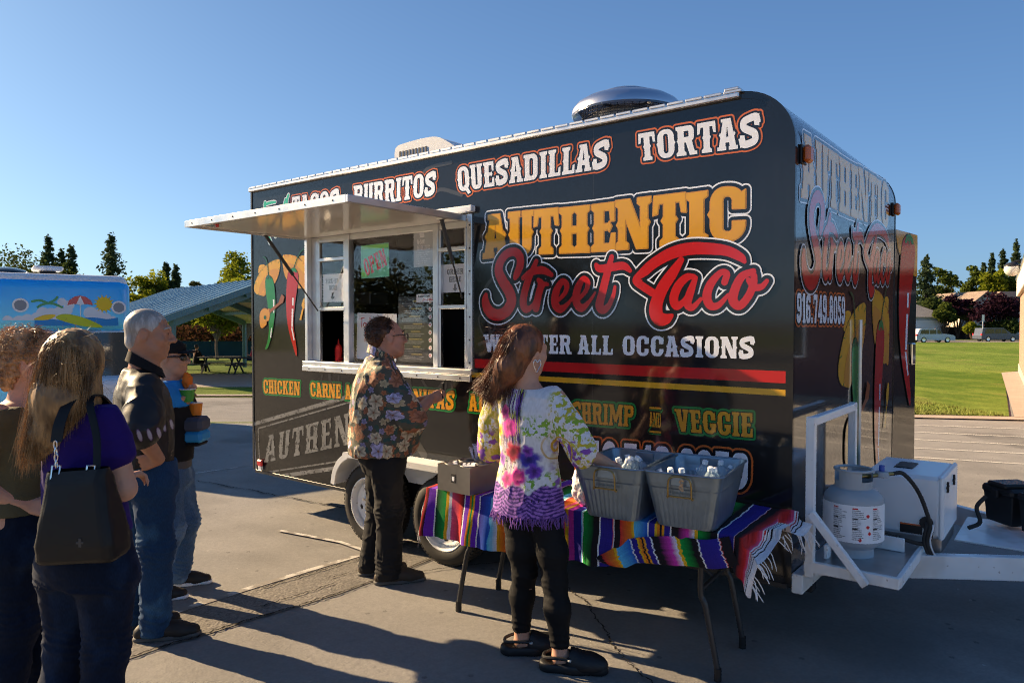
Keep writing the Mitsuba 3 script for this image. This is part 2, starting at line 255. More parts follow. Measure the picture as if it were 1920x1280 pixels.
WORDS = {'TORTAS':[[3.986,2.805],[4.705,2.803],[4.706,2.63],[4.001,2.644]],'QUESADILLAS':[[2.555,2.795],[3.795,2.803],[3.785,2.635],[2.57,2.624]],'BURRITOS':[[1.443,2.794],[2.352,2.798],[2.346,2.625],[1.441,2.616]],'TACOS':[[0.62,2.792],[1.256,2.794],[1.255,2.616],[0.617,2.616]],'WE':[[2.805,1.621],[3.044,1.621],[3.044,1.5],[2.81,1.499]],'CATER':[[3.076,1.622],[3.522,1.623],[3.522,1.502],[3.076,1.5]],'ALL':[[3.574,1.623],[3.826,1.623],[3.826,1.506],[3.574,1.503]],'OCCASIONS':[[3.888,1.623],[4.686,1.626],[4.687,1.507],[3.889,1.505]],'CHICKEN':[[0.162,1.183],[0.715,1.19],[0.713,1.07],[0.168,1.056]],'CARNE':[[0.857,1.193],[1.269,1.2],[1.267,1.077],[0.863,1.07]],'ASADA':[[1.323,1.199],[1.71,1.206],[1.71,1.084],[1.322,1.076]],'CARNITAS':[[1.833,1.204],[2.53,1.212],[2.525,1.073],[1.832,1.08]],'AL':[[2.667,1.205],[2.824,1.206],[2.824,1.081],[2.667,1.08]],'PASTOR':[[2.891,1.207],[3.396,1.21],[3.396,1.076],[2.891,1.075]],'SHRIMP':[[3.527,1.205],[3.973,1.209],[3.966,1.082],[3.535,1.071]],'VEGGIE':[[4.232,1.209],[4.684,1.219],[4.685,1.088],[4.246,1.082]],'AND':[[4.071,1.179],[4.146,1.178],[4.146,1.091],[4.071,1.094]]}
PHONE = [[3.571,0.973],[4.663,0.999],[4.659,0.803],[3.572,0.764]]
STAMP = [[0.204,0.672],[1.88,1.104],[1.914,0.839],[0.158,0.412]]
STAMPO = [[0.026,0.735],[2.193,1.276],[2.246,0.752],[0.063,0.281]]
STAMPI = [[0.103,0.702],[2.137,1.217],[2.168,0.787],[0.124,0.348]]
PEP = {'HATG':[[0.027,2.025],[0.054,1.972],[0.126,1.952],[0.212,1.952],[0.227,2.056],[0.256,2.119],[0.334,2.045],[0.397,2.099],[0.434,2.184],[0.429,2.259],[0.35,2.259],[0.258,2.233],[0.164,2.188],[0.08,2.116]],'HATGIN':[[0.106,1.959],[0.119,2.03],[0.171,2.092],[0.257,2.158],[0.336,2.181],[0.398,2.178],[0.427,2.165],[0.397,2.099],[0.334,2.045],[0.256,2.119],[0.227,2.056],[0.212,1.952],[0.143,1.954]],'BUMPG':[[0.098,2.158],[0.117,2.224],[0.195,2.226],[0.208,2.192],[0.147,2.167]],'PEPG':[[0.222,2.1],[0.256,2.127],[0.315,2.102],[0.347,2.042],[0.362,1.945],[0.364,1.829],[0.342,1.712],[0.307,1.595],[0.247,1.477],[0.201,1.462],[0.232,1.516],[0.261,1.614],[0.262,1.712],[0.247,1.86],[0.222,1.968],[0.213,2.057]],'GLEAMG':[[0.332,1.909],[0.352,1.908],[0.347,1.79],[0.333,1.79]],'GLEAMG2':[[0.3,1.654],[0.311,1.652],[0.297,1.566],[0.283,1.566]],'GUIT':[[0.123,1.722],[0.132,1.792],[0.179,1.827],[0.227,1.828],[0.247,1.82],[0.274,1.826],[0.283,1.791],[0.269,1.727],[0.233,1.712],[0.225,1.683],[0.165,1.653],[0.132,1.671]],'NECK':[[0.274,1.81],[0.423,1.878],[0.44,1.912],[0.468,1.95],[0.505,1.927],[0.483,1.88],[0.443,1.866],[0.287,1.789]],'HATR':[[0.475,2.228],[0.481,2.294],[0.516,2.3],[0.6,2.293],[0.67,2.276],[0.747,2.235],[0.816,2.183],[0.814,2.0],[0.759,1.997],[0.692,2.003],[0.702,2.078],[0.692,2.139],[0.622,2.18],[0.567,2.145],[0.539,2.082],[0.498,2.133]],'HATRIN':[[0.493,2.227],[0.576,2.223],[0.669,2.199],[0.746,2.151],[0.815,2.088],[0.814,2.0],[0.759,1.997],[0.692,2.003],[0.702,2.078],[0.692,2.139],[0.622,2.18],[0.567,2.145],[0.539,2.082],[0.498,2.133]],'BUMPR':[[0.713,2.269],[0.796,2.273],[0.795,2.212],[0.762,2.229]],'PEPR':[[0.562,2.14],[0.622,2.168],[0.696,2.136],[0.705,2.068],[0.682,1.975],[0.656,1.863],[0.636,1.75],[0.631,1.665],[0.655,1.561],[0.679,1.448],[0.666,1.412],[0.614,1.513],[0.565,1.626],[0.534,1.75],[0.525,1.903],[0.538,2.046]],'GLEAMR':[[0.619,1.915],[0.639,1.915],[0.634,1.852],[0.618,1.852]],'GLEAMR2':[[0.613,1.821],[0.632,1.821],[0.622,1.665],[0.603,1.665]],'GLEAMR3':[[0.6,1.655],[0.616,1.655],[0.646,1.551],[0.636,1.546]],'CAPR':[[0.584,2.139],[0.598,2.165],[0.63,2.177],[0.666,2.171],[0.687,2.144],[0.668,2.135],[0.645,2.151],[0.634,2.129],[0.622,2.149],[0.603,2.136]],'CAPG':[[0.231,2.105],[0.268,2.131],[0.308,2.106],[0.291,2.093],[0.275,2.111],[0.254,2.092]],'MARA':[[0.783,1.909],[0.813,1.905],[0.812,1.86],[0.784,1.816],[0.763,1.826],[0.755,1.861]],'MARAH':[[0.76,1.815],[0.775,1.811],[0.744,1.726],[0.725,1.729]]}
STEMG = [[0.261,2.128],[0.252,2.202],[0.225,2.277],[0.183,2.299]]
STEMR = [[0.641,2.174],[0.685,2.247],[0.74,2.31],[0.809,2.341]]
FRESH = [[[0.214,2.786,0.0145],[0.209,2.707,0.0171],[0.224,2.575,0.0197],[0.257,2.482,0.021],[0.287,2.43,0.0235]],[[0.201,2.768,0.0132],[0.304,2.777,0.013],[0.372,2.775,0.0103]],[[0.371,2.662,0.0116],[0.378,2.563,0.0167],[0.368,2.474,0.0155]],[[0.567,2.816,0.0125],[0.546,2.772,0.0151],[0.52,2.648,0.0151],[0.494,2.553,0.0127]],[[0.522,2.785,0.0088],[0.496,2.719,0.0127],[0.479,2.652,0.0114]]]
SEAM = [[3.682,2.859],[3.689,1.057]]
SEAM2 = [[1.673,2.971],[1.672,2.764]]
FLOGO = [[1.1933,-0.0446,-3.1453],[0.0307,1.1353,-0.1591]]
FPHONE = [[0.041,1.855],[1.025,1.863],[1.033,1.693],[0.046,1.7]]
# ---- condensed western slab letters, in a unit box (width w, height 1) --------------------------
ST = .25
def _r(x0, y0, x1, y1): return sbox(x0, y0, x1, y1)
def _spur(x, y=.5, s=.05): return Polygon([(x - s, y), (x, y - s * 1.5), (x + s, y), (x, y + s * 1.5)])
def _stem(x, top=True, bot=True, spur='', se=.075, w=None):
    w = w or ST; g = [_r(x, 0, x + w, 1)]
    for on, y0, y1 in ((top, .875, 1), (bot, 0, .125)):
        if on: g.append(Polygon([(x - se, y0 if y0 == 0 else 1), (x - se, .10 if y0 == 0 else .90), (x, .16 if y0 == 0 else .84), (x + w, .16 if y0 == 0 else .84), (x + w + se, .10 if y0 == 0 else .90), (x + w + se, y0 if y0 == 0 else 1)]))
    if 'l' in spur: g.append(_spur(x))
    if 'r' in spur: g.append(_spur(x + w))
    return unary_union(g)
def _ring(w, x=0, h0=0, h1=1, st=None, r=.3):
    st = st or ST; o = sbox(x, h0, x + w, h1).buffer(-min(r, w * .48)).buffer(min(r, w * .48))
    i = sbox(x + st, h0 + .16, x + w - st, h1 - .16); q = min((w - 2 * st) * .45, .1)
    return o, i.buffer(-q).buffer(q)
def _sl(pts, w): return LineString(pts).buffer(w / 2, cap_style=2, join_style=1)
def glyph(ch):
    s = ST
    if ch == 'I': return _stem(.08), s + .16
    if ch == 'L': return unary_union([_stem(.08, spur='l'), _r(.1, 0, .62, .13), Polygon([(.5, 0), (.64, 0), (.64, .34), (.54, .30)])]), .66
    if ch == 'T': return unary_union([_stem(.24, top=False, spur='lr'), _r(.02, .84, .70, 1), Polygon([(.0, .62), (.10, .64), (.14, .86), (.02, 1)]), Polygon([(.73, .62), (.63, .64), (.59, .86), (.71, 1)])]), .73
    if ch == 'H': return unary_union([_stem(.06, spur='l'), _stem(.46, spur='r'), _r(.2, .43, .6, .57)]), .78
    if ch in 'EF':
        g = [_stem(.08, spur='l', bot=True), _r(.1, .85, .60, 1), Polygon([(.48, .9), (.52, .62), (.62, .62), (.62, 1), (.5, 1)]), _r(.2, .44, .48, .57), _spur(.48, .505, .07)]
        if ch == 'E': g += [_r(.1, 0, .62, .15), Polygon([(.48, .1), (.54, .36), (.64, .36), (.64, 0), (.5, 0)])]
        return unary_union(g), .67
    if ch == 'A':
        o = Polygon([(.02, 0), (.22, 1), (.50, 1), (.72, 0)]); i = unary_union([Polygon([(.32, .42), (.365, .80), (.41, .42)]), Polygon([(.28, 0), (.30, .24), (.44, .24), (.46, 0)])])
        return unary_union([o.difference(i), _r(-.02, 0, .32, .12), _r(.42, 0, .76, .12), _r(.14, .9, .42, 1), _spur(.10, .5), _spur(.63, .5)]), .76
    if ch == 'U':
        o = unary_union([sbox(.06, 0, .68, .6).buffer(-.24).buffer(.24), _r(.06, .3, .06 + s, 1), _r(.68 - s, .3, .68, 1)]).difference(unary_union([sbox(.06 + s, .17, .68 - s, .95), _r(.06 + s, .6, .68 - s, 1.1)]))
        return unary_union([o, _r(0, .88, .37 - .02, 1), _r(.41, .88, .74, 1), _spur(.06), _spur(.68)]), .74
    if ch == 'N':
        return unary_union([_stem(.06, w=.17, spur='l'), _stem(.60, bot=False, w=.17, spur='r'), Polygon([(.06, 1), (.34, 1), (.77, 0), (.50, 0)])]), .84
    if ch == 'M':
        return unary_union([_stem(.06, w=.18), _stem(.76, w=.2), Polygon([(.06, 1), (.32, 1), (.56, .3), (.44, .12)]), Polygon([(.96, 1), (.70, 1), (.44, .3), (.56, .12)])]), 1.02
    if ch == 'V':
        return unary_union([Polygon([(.02, 1), (.32, 1), (.41, .4), (.5, 1), (.76, 1), (.52, 0), (.26, 0)]).difference(Polygon([(.31, 1.01), (.41, .36), (.47, 1.01)])), _r(-.03, .88, .36, 1), _r(.44, .88, .80, 1)]), .78
    if ch == 'W':
        a = Polygon([(.0, 1), (.28, 1), (.34, .5), (.42, 1), (.66, 1), (.73, .5), (.80, 1), (1.02, 1), (.82, 0), (.62, 0), (.52, .55), (.42, 0), (.2, 0)])
        return unary_union([a, _r(-.05, .88, .30, 1), _r(.40, .88, .68, 1), _r(.76, .88, 1.06, 1)]), 1.04
    if ch in 'OQCG0':
        w = .70 if ch != '0' else .66; o, i = _ring(w, .03); g = o.difference(i); g = unary_union([g, _spur(.03), _spur(.03 + w)]) if ch != '0' else g
        if ch in 'CG':
            g = g.difference(sbox(.03 + s + .02, .36, 1, .62)); g = unary_union([g, Polygon([(.03 + w, .60), (.03 + w, .95), (.03 + w - .1, .88), (.03 + w - s, .60)])])
        if ch == 'G': g = unary_union([g, _r(.40, .30, .76, .46), _r(.03 + w - s, .1, .03 + w, .46)])
        if ch == 'Q': g = unary_union([g, Polygon([(.36, .2), (.5, .26), (.80, -.10), (.62, -.16)])])
        return g, w + .06
    if ch in 'DP BR':
        if ch == 'D':
            o, i = _ring(.70, .06, r=.26); return unary_union([o, _r(.06, 0, .35, 1), _r(0, .88, .4, 1), _r(0, 0, .4, .12)]).difference(i.buffer(.0)), .80
        u, ui = _ring(.66, .06, .44 if ch != 'B' else .47, 1, r=.2); ui = sbox(.06 + s, .62, .5, .82).buffer(-.03).buffer(.03)
        g = unary_union([u, _r(.06, .44, .32, 1)]).difference(ui); g = unary_union([g, _stem(.06, spur='l')])
        if ch == 'B':
            l, _ = _ring(.68, .06, 0, .55, r=.2); g = unary_union([g, unary_union([l, _r(.06, 0, .32, .5)]).difference(sbox(.06 + s, .17, .5, .38).buffer(-.03).buffer(.03))])
        if ch == 'R': g = unary_union([g, Polygon([(.36, .5), (.62, .5), (.72, .12), (.82, .12), (.82, 0), (.52, 0)])])
        return g, (.78 if ch == 'R' else .76)
    if ch == 'K':
        return unary_union([_stem(.06, spur='l'), Polygon([(.26, .42), (.50, 1), (.76, 1), (.46, .5)]), Polygon([(.36, .55), (.52, .62), (.80, 0), (.52, 0)]), _r(.44, .88, .80, 1), _r(.48, 0, .84, .12)]), .82
    if ch == 'S':
        p = spline([(.66, .70), (.60, .90), (.38, .885), (.165, .80), (.17, .62), (.36, .51), (.55, .40), (.56, .20), (.36, .115), (.14, .12), (.08, .32)], 6)
        return unary_union([_sl(p, .235), Polygon([(.54, .66), (.72, .62), (.72, 1), (.62, .96)]), Polygon([(.02, 0), (.12, .05), (.20, .38), (.02, .40)])]), .74
    if ch == '1': return unary_union([_stem(.16, top=False), Polygon([(.02, .72), (.02, .8), (.2, 1), (.30, 1), (.30, .78)])]), .5
    if ch == '4': return unary_union([_r(.36, 0, .60, 1), _r(.0, .2, .70, .36), Polygon([(0, .2), (.36, 1), (.5, 1), (.2, .3)]), _r(.28, 0, .68, .1)]), .72
    if ch == '5':
        p = spline([(.06, .25), (.2, .1), (.42, .11), (.53, .3), (.45, .5), (.28, .55), (.14, .5)], 6)
        return unary_union([_sl(p, .22), _r(.06, .5, .26, 1), _r(.06, .82, .62, 1)]), .68
    if ch == '7': return unary_union([_r(.02, .8, .64, 1), Polygon([(.42, .85), (.66, .85), (.42, 0), (.16, 0)]), _r(.02, .66, .12, .9)]), .68
    if ch in '69':
        o, i = _ring(.64, .03, 0, .62, r=.22); i = sbox(.03 + .23, .17, .44, .45).buffer(-.04).buffer(.04)
        g = unary_union([o.difference(i), _sl(spline([(.15, .3), (.15, .7), (.33, .89), (.56, .85), (.58, .70)], 6), .23)])
        return (g if ch == '6' else affinity.rotate(g, 180, origin=(.35, .5))), .70
    if ch == '8':
        u = sbox(.07, .46, .63, 1).buffer(-.2).buffer(.2); l = sbox(.03, 0, .67, .58).buffer(-.22).buffer(.22)
        return unary_union([u, l]).difference(unary_union([sbox(.28, .63, .42, .85).buffer(-.03).buffer(.03), sbox(.27, .15, .43, .41).buffer(-.03).buffer(.03)])), .70
    if ch == '.': return _r(.05, 0, .27, .2), .32
    if ch == 'X': return unary_union([_sl([(.1, 0), (.6, 1)], .22), _sl([(.6, 0), (.1, 1)], .22)]), .7
    return sbox(0, 0, .01, .01), .35
def word(text, gap=.06):
    """letters side by side, scaled into the unit square"""
    x, gs = 0, []
    for ch in text:
        g, w = glyph(ch); gs.append(affinity.translate(g, x)); x += w + gap
    x -= gap
    return [affinity.scale(g, 1 / x, 1, origin=(0, 0)) for g in gs]
def inquad(g, q):
    """unit square -> quad (top left, top right, bottom right, bottom left)"""
    tl, tr, br, bl = [np.array(p) for p in q]
    g = shapely.segmentize(g, .12)
    def f(xy):
        x, y = xy[:, :1], xy[:, 1:2]
        return (1 - x) * (1 - y) * bl + x * (1 - y) * br + x * y * tr + (1 - x) * y * tl
    return shapely.transform(g, f).buffer(0)
def brush(strokes):
    """variable-width strokes [(x, y, r), ...] as one shape"""
    g = []
    for st in strokes:
        p = spline(st, 7)
        for a, b in zip(p[:-1], p[1:]): g.append(unary_union([Point(a[:2]).buffer(max(a[2], .002), 8), Point(b[:2]).buffer(max(b[2], .002), 8)]).convex_hull)
    return unary_union(g)
# ---- the food trailer: local x runs along the serving side to the front, y inwards, z up --------
TD1 = np.array([.788, -.615, 0]) / math.hypot(.788, .615); TD2 = np.array([-TD1[1], TD1[0], 0])
TR0 = np.array([-2.403, 6.759, 0.0]); TLEN, TWID, TH, TFL = 4.885, 2.57, 2.93, 0.342
TM = np.eye(4); TM[:3, 0], TM[:3, 1], TM[:3, 3] = TD1, TD2, TR0
ft = thing('food_trailer', 'black food trailer with gold and red lettering and its serving hatch propped open', 'food trailer')
def tp(name, mesh, m, parent=None, smooth=False, MM=None, **k): return obj(name, mesh, m, parent or ft, smooth, M=TM if MM is None else MM, **k)
def prof(r, d=0.):
    """side outline, rounded at the top front corner, grown by d"""
    a = np.linspace(0, PI / 2, 14); c = np.array([TLEN - r, TH - r])
    arc = [(c[0] + (r + d) * math.sin(t), c[1] + (r + d) * math.cos(t)) for t in a]
    return [(-d * 0, TFL), (0, TH + d)] + arc + [(TLEN + d, TFL)]
SIDE = Polygon(prof(.30)); WIN = (.835, 2.675, 1.365, 2.445)
hole = sbox(*[WIN[i] for i in (0, 2, 1, 3)])
S2 = np.array([[1, 0, 0, 0], [0, 0, -1, 0], [0, 1, 0, 0], [0, 0, 0, 1.0]])        # xy plane -> side wall
F2 = np.array([[0, 0, 1, TLEN], [1, 0, 0, 0], [0, 1, 0, 0], [0, 0, 0, 1.0]])      # xy plane -> front wall
def on(mesh, M): m = mesh.copy(); m.apply_transform(M); return m
sidep = on(prism(SIDE.difference(hole), .03), S2); sidep.apply_translation([0, .03, 0])
tp('serving_side_wall', sidep, 'wrap_black')
farp = on(prism(SIDE, .03), S2); farp.apply_translation([0, TWID, 0]); tp('far_side_wall', farp, 'wrap_black')
sk = np.array(prof(.30)[1:]); sk = sk[np.r_[True, np.linalg.norm(np.diff(sk, axis=0), axis=1) > 1e-6]]
nrm = np.gradient(sk, axis=0); nrm = np.c_[nrm[:, 1], -nrm[:, 0]]; nrm /= np.linalg.norm(nrm, axis=1, keepdims=True)
nrm[0] = [0, -1]; nrm[-1] = [-1, 0]; nrm = np.where((nrm @ [0, 1.] + nrm @ [1., 0])[:, None] > 0, -nrm, nrm)
ring = np.vstack([sk, (sk + nrm * .03)[::-1]])
skin = on(prism(Polygon(ring).buffer(0), TWID - .064), S2); skin.apply_translation([0, TWID - .032, 0])
tp('front_and_roof_skin', skin, glossy('wrap_black'), smooth=25)
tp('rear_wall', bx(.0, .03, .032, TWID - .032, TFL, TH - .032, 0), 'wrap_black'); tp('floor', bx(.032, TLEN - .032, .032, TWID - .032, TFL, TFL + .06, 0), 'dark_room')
# corner trims, gutter rail with its clips
for y in (-.004, TWID - .02):
    t = on(prism(Polygon(prof(.30)).buffer(.004).difference(Polygon(prof(.30)).buffer(-.034)).intersection(sbox(TLEN - .32, TFL, TLEN + .01, TH + .01)), .022), S2); t.apply_translation([0, y + .022, 0])
    tp('corner_trim', t, 'wrap_black')
for a in (.0,): tp('corner_trim', bx(-.012, .012, -.008, .03, TFL, TH, .003), 'black_metal')
gut = bx(-.012, 4.60, -.030, .06, TH - .03, TH + .008, .006); rail = tp('gutter_rail', gut, 'aluminium')
for i in range(42):
    tp('clip', bx(.006 + i * .11, .104 + i * .11, -.034, -.010, TH - .004, TH + .012, .003), 'aluminium', rail)
tp('rail_end', bx(4.52, 4.60, -.034, .07, TH + .010, TH + .026, .004), 'aluminium', rail)
tp('bottom_trim', bx(.02, TLEN - .02, -.004, .02, TFL - .03, TFL - .002, .002), 'black_metal')
tp('chassis_beam', bx(.1, 4.9, .34, .42, .20, TFL - .004, .004), 'black_metal'); tp('chassis_beam', bx(.1, 4.9, TWID - .42, TWID - .34, .20, TFL - .004, .004), 'black_metal')
for x in (1.785, 2.557): tp('axle', tube([[x, .0, .31], [x, TWID, .31]], .035, 10), 'black_metal')
# wheels
def wheel(x, yo, sgn):
    MW = np.array([[1, 0, 0, x], [0, 0, -sgn, yo], [0, sgn, 0, .31], [0, 0, 0, 1.0]])   # lathe z axis -> outward
    def L(pr, n=56): return lathe(pr, n, M=MW)
    w = tp('wheel', L([(.0, -.06), (.06, -.06), (.075, -.045), (.14, -.05), (.165, -.04), (.185, -.075), (.198, -.03), (.198, -.012), (.203, -.006), (.21, -.008), (.21, -.03)]), 'white_paint', smooth=40, label='white steel wheel')
    tr = [(.208, -.02), (.215, -.008), (.235, -.001), (.262, -.002), (.285, -.012), (.300, -.026), (.306, -.045), (.309, -.09), (.306, -.14), (.296, -.16), (.26, -.175), (.21, -.17)]
    tp('tyre', L(tr, 72), 'rubber', w, 40)
    blk = []
    for k in range(64):
        a = k * 2 * PI / 64; c, s = math.cos(a), math.sin(a)
        for z0, z1, sh in ((-.052, -.026, 0), (-.085, -.058, .5), (-.118, -.091, 0), (-.15, -.124, .5)):
            a2 = a + sh * PI / 64; R = trimesh.transformations.rotation_matrix(a2, [0, 0, 1])
            b = trimesh.creation.box(extents=[.012, .019, z1 - z0]); b.apply_translation([.3065 if z0 > -.06 and z0 < -.05 else .309, 0, (z0 + z1) / 2]); b.apply_transform(R); blk.append(b)
    b = cat_(blk); b.apply_transform(MW); tp('tread', b, 'rubber', w, kind='stuff')
    nut = []
    for k in range(5):
        a = k * 2 * PI / 5 + .3; tp('bolt', lathe([(.013, 0), (.013, .022), (.009, .028), (0, .028)], 6, (.085 * math.cos(a), .085 * math.sin(a), -.048), M=None).apply_transform(MW), 'chrome', w)
        a += PI / 5; tp('hole', lathe([(0, .001), (.017, .001), (.019, 0)], 14, (.135 * math.cos(a), .135 * math.sin(a), -.049)).apply_transform(MW), 'print_black', w)
    tp('hub_cap', lathe([(.045, -.06), (.045, -.02), (.035, -.008), (0, -.006)], 24, M=MW), 'steel_dark', w, 40)
for x in (1.785, 2.557): wheel(x, -.170, 1); wheel(x, TWID + .17, -1)
# fender over both wheels
def fender(y0, y1):
    o = [(1.415, .43), (1.44, .53), (1.50, .615), (1.58, .665), (1.66, .682)]; o = o + [(4.34 - x, z) for x, z in o[::-1]]
    o = spline(o, 4); band = LineString(o).buffer(.011, cap_style=2)
    m = on(prism(band, y1 - y0), S2); m.apply_translation([0, y1, 0])
    lip = LineString(o).buffer(.022, cap_style=2); l = on(prism(lip, .014), S2); l.apply_translation([0, y0 if y0 < 0 else y1 + .014, 0])
    k = tp('fender', m, 'white_paint', smooth=30); tp('lip', l, 'white_paint', k, 30)
    pl = Polygon(list(o) + [(o[-1][0] - .06, .43)] + [(2.55, .43), (2.46, .50), (1.88, .50), (1.79, .43)] + [(o[0][0] + .06, .43)]).buffer(0)
    w = unary_union([Point(1.785, .31).buffer(.345, 24), Point(2.557, .31).buffer(.345, 24)]); pl = pl.difference(w)
    q = on(prism(pl, .006), S2); q.apply_translation([0, -.012 if y0 < 0 else TWID + .02, 0]); tp('skirt', q, 'white_paint', k)
fender(-.20, -.004); fender(TWID + .004, TWID + .20)
# rear lamp and the two front marker lamps
tl_ = tp('tail_lamp', bx(.085, .165, -.034, -.006, .385, .445, .012), 'red_lens', label='red tail lamp'); tp('bracket', bx(.10, .15, -.026, -.002, .35, .384, .003), 'white_paint', tl_)
for s_ in (.085, 2.43):
    k = tp('marker_lamp', bx(TLEN + .012, TLEN + .052, s_, s_ + .075, 2.535, 2.625, .014), 'amber_lens', label='amber marker lamp'); tp('base', bx(TLEN + .001, TLEN + .012, s_ - .006, s_ + .081, 2.53, 2.63, .003), 'black_plastic', k)
# open side door at the far front corner, swung out in line with the front wall
hg_ = [TLEN - .006, TWID + .03, 0]; DM = TM @ rotm([0, 0, 1], math.radians(-7), hg_)
dr_ = tp('side_door', bx(TLEN - .045, TLEN - .006, TWID + .03, 3.16, .44, 2.445, .004), 'wrap_black', MM=DM, label='open side door with a red pepper graphic')
tp('latch', bx(TLEN - .006, TLEN + .02, 2.99, 3.08, 1.35, 1.53, .008), 'chrome', dr_, MM=DM); tp('hinge', tube([[TLEN - .02, TWID + .015, .44], [TLEN - .02, TWID + .015, 2.44]], .012, 8), 'aluminium', dr_)
# ---- serving window
fr = tp('serving_window', [bx(.805, .845, -.016, .10, 1.352, 2.46, .004), bx(2.665, 2.705, -.016, .10, 1.352, 2.46, .004), bx(.845, 2.665, -.014, .10, 2.425, 2.458, .004)], 'aluminium', label='aluminium framed serving window')
sill = tp('sill', bx(.795, 2.715, -.040, .12, 1.335, 1.375, .006), 'aluminium', fr)
tp('ledge', bx(.80, 2.71, -.046, -.018, 1.29, 1.333, .004), 'aluminium', fr)
for i in range(9): tp('rivet', lathe([(.007, 0), (.006, .003), (0, .004)], 8, M=on_side(.9 + i * .215, 1.312, -.0465) if False else np.array([[1, 0, 0, .9 + i * .215], [0, 0, -1, -.046], [0, 1, 0, 1.312], [0, 0, 0, 1.0]])), 'steel_dark', fr)
for i in range(7): tp('rivet', lathe([(.007, 0), (.006, .003), (0, .004)], 8, M=np.array([[1, 0, 0, 2.685], [0, 0, -1, -.016], [0, 1, 0, 1.42 + i * .16], [0, 0, 0, 1.0]])), 'steel_dark', fr)
for x0, x1, y0, y1, z0, z1 in ((1.285, 1.345, .02, .075, 1.375, 2.425), (2.29, 2.345, .02, .075, 1.375, 2.425), (.845, .935, .03, .075, 1.375, 2.425), (2.615, 2.665, .03, .075, 1.375, 2.425)): tp('mullion', bx(x0, x1, y0, y1, z0, z1, .005), 'aluminium', fr)
tp('head', bx(.935, 2.615, .032, .073, 2.375, 2.425, .004), 'aluminium', fr)
for a, b in ((.935, 1.285), (2.345, 2.615)):
    for z in (2.215, 1.80): tp('rail', bx(a, b, .022, .06, z, z + .03, .004), 'aluminium', fr)
    tp('stile', bx(a, a + .02, .028, .058, 1.375, 2.375, .003), 'aluminium', fr); tp('stile', bx(b - .02, b, .028, .058, 1.375, 2.375, .003), 'aluminium', fr)
    for z0, z1 in ((2.245, 2.375), (1.83, 2.215)):
        g = on(flat(sbox(a + .02, z0, b - .02, z1)), S2); g.apply_translation([0, .045, 0]); tp('pane', g, 'pane', fr)
g = on(flat(sbox(1.345, 1.375, 2.29, 2.375)), S2); g.apply_translation([0, .05, 0]); tp('pane', g, 'pane', fr, label='wide fixed window pane')
# inside: counter, shelf, inner lining
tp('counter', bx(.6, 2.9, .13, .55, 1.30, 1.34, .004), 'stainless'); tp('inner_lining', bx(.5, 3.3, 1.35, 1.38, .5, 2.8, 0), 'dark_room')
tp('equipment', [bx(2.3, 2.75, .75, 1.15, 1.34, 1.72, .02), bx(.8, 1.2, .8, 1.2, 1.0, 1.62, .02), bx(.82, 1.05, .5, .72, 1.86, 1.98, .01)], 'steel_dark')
# awning hatch
aw = tp('hatch_awning', bx(.815, 2.635, -1.045, -.012, 2.425, 2.447, .003), 'roof_white', label='propped open serving hatch with aluminium edges')
tp('edge', bx(.81, 2.64, -1.065, -1.045, 2.405, 2.455, .003), 'aluminium', aw)
for x in (.79, 2.637): tp('edge', bx(x, x + .022, -1.064, -.014, 2.407, 2.453, .003), 'aluminium', aw)
m = flat(sbox(.832, -1.04, 2.618, -.02)); m.apply_transform(rotm([1, 0, 0], PI)); m.apply_scale([1, -1, 1]) if False else None
under = bx(.836, 2.614, -1.04, -.02, 2.4195, 2.4248, 0); tp('lining', under, prin('gloss_cream', varied((.42, .39, .35), 3, .15), .12, .5, clearcoat=.8), aw)
hg = tp('hinge_rail', bx(.80, 2.73, -.05, -.002, 2.468, 2.512, .005), 'white_paint', aw)
lat = tp('latch', bx(1.0, 1.12, -1.04, -.96, 2.405, 2.418, .004), 'chrome', aw); tp('knob', lathe([(.012, 0), (.012, .02), (0, .022)], 12, (1.13, -1.0, 2.39)), 'red_lens', aw)
for i in range(7): tp('rivet', lathe([(.006, 0), (.005, .003), (0, .004)], 8, M=np.array([[1, 0, 0, .9 + i * .27], [0, 0, -1, -1.065], [0, 1, 0, 2.43], [0, 0, 0, 1.0]])), 'steel_dark', aw)
for x0, y0, x1, z1 in ((.70, -.10, .955, 1.80), (2.59, -.20, 2.628, 1.87)):
    a = np.array([max(x0, .84), y0 if x0 > 1 else -.42, 2.415]); b = np.array([x1, -.03 + .04 * (x0 < 1), z1]); c = a + (b - a) * .52
    st = tp('gas_strut', tube([a, c], .014, 10), 'black_metal', aw); tp('bracket', bx(a[0] - .03, a[0] + .03, a[1] - .02, a[1] + .02, 2.405, 2.419, .003), 'aluminium', aw)
    tp('rod', tube([c, b], .006, 8), 'black_metal', aw)
# ---- roof: exhaust fan, air conditioner
fx, fy = 3.52, .70
fan = tp('exhaust_fan', lathe([(.25, 2.94), (.25, 3.20), (.2, 3.2)], 40, (fx, fy, -.05)), 'stainless', label='spun aluminium exhaust fan on the roof')
tp('hood', lathe([(.33, 3.215), (.362, 3.185), (.375, 3.178), (.384, 3.19), (.378, 3.225), (.35, 3.262), (.30, 3.292), (.235, 3.308), (.222, 3.31), (.212, 3.326), (.16, 3.346), (.10, 3.356), (0, 3.36)], 56, (fx, fy, -.04)), 'polished_aluminium', fan, 35)
gr = []
for k in range(40):
    a = k * 2 * PI / 40; gr.append(tube([[fx + .31 * math.cos(a), fy + .31 * math.sin(a), 2.94], [fx + .31 * math.cos(a), fy + .31 * math.sin(a), 3.17]], .0025, 4))
for z in np.linspace(2.96, 3.16, 11): gr.append(tube([[fx + .31 * math.cos(a), fy + .31 * math.sin(a), z] for a in np.linspace(0, 2 * PI, 40, endpoint=False)], .0025, 4, close=True))
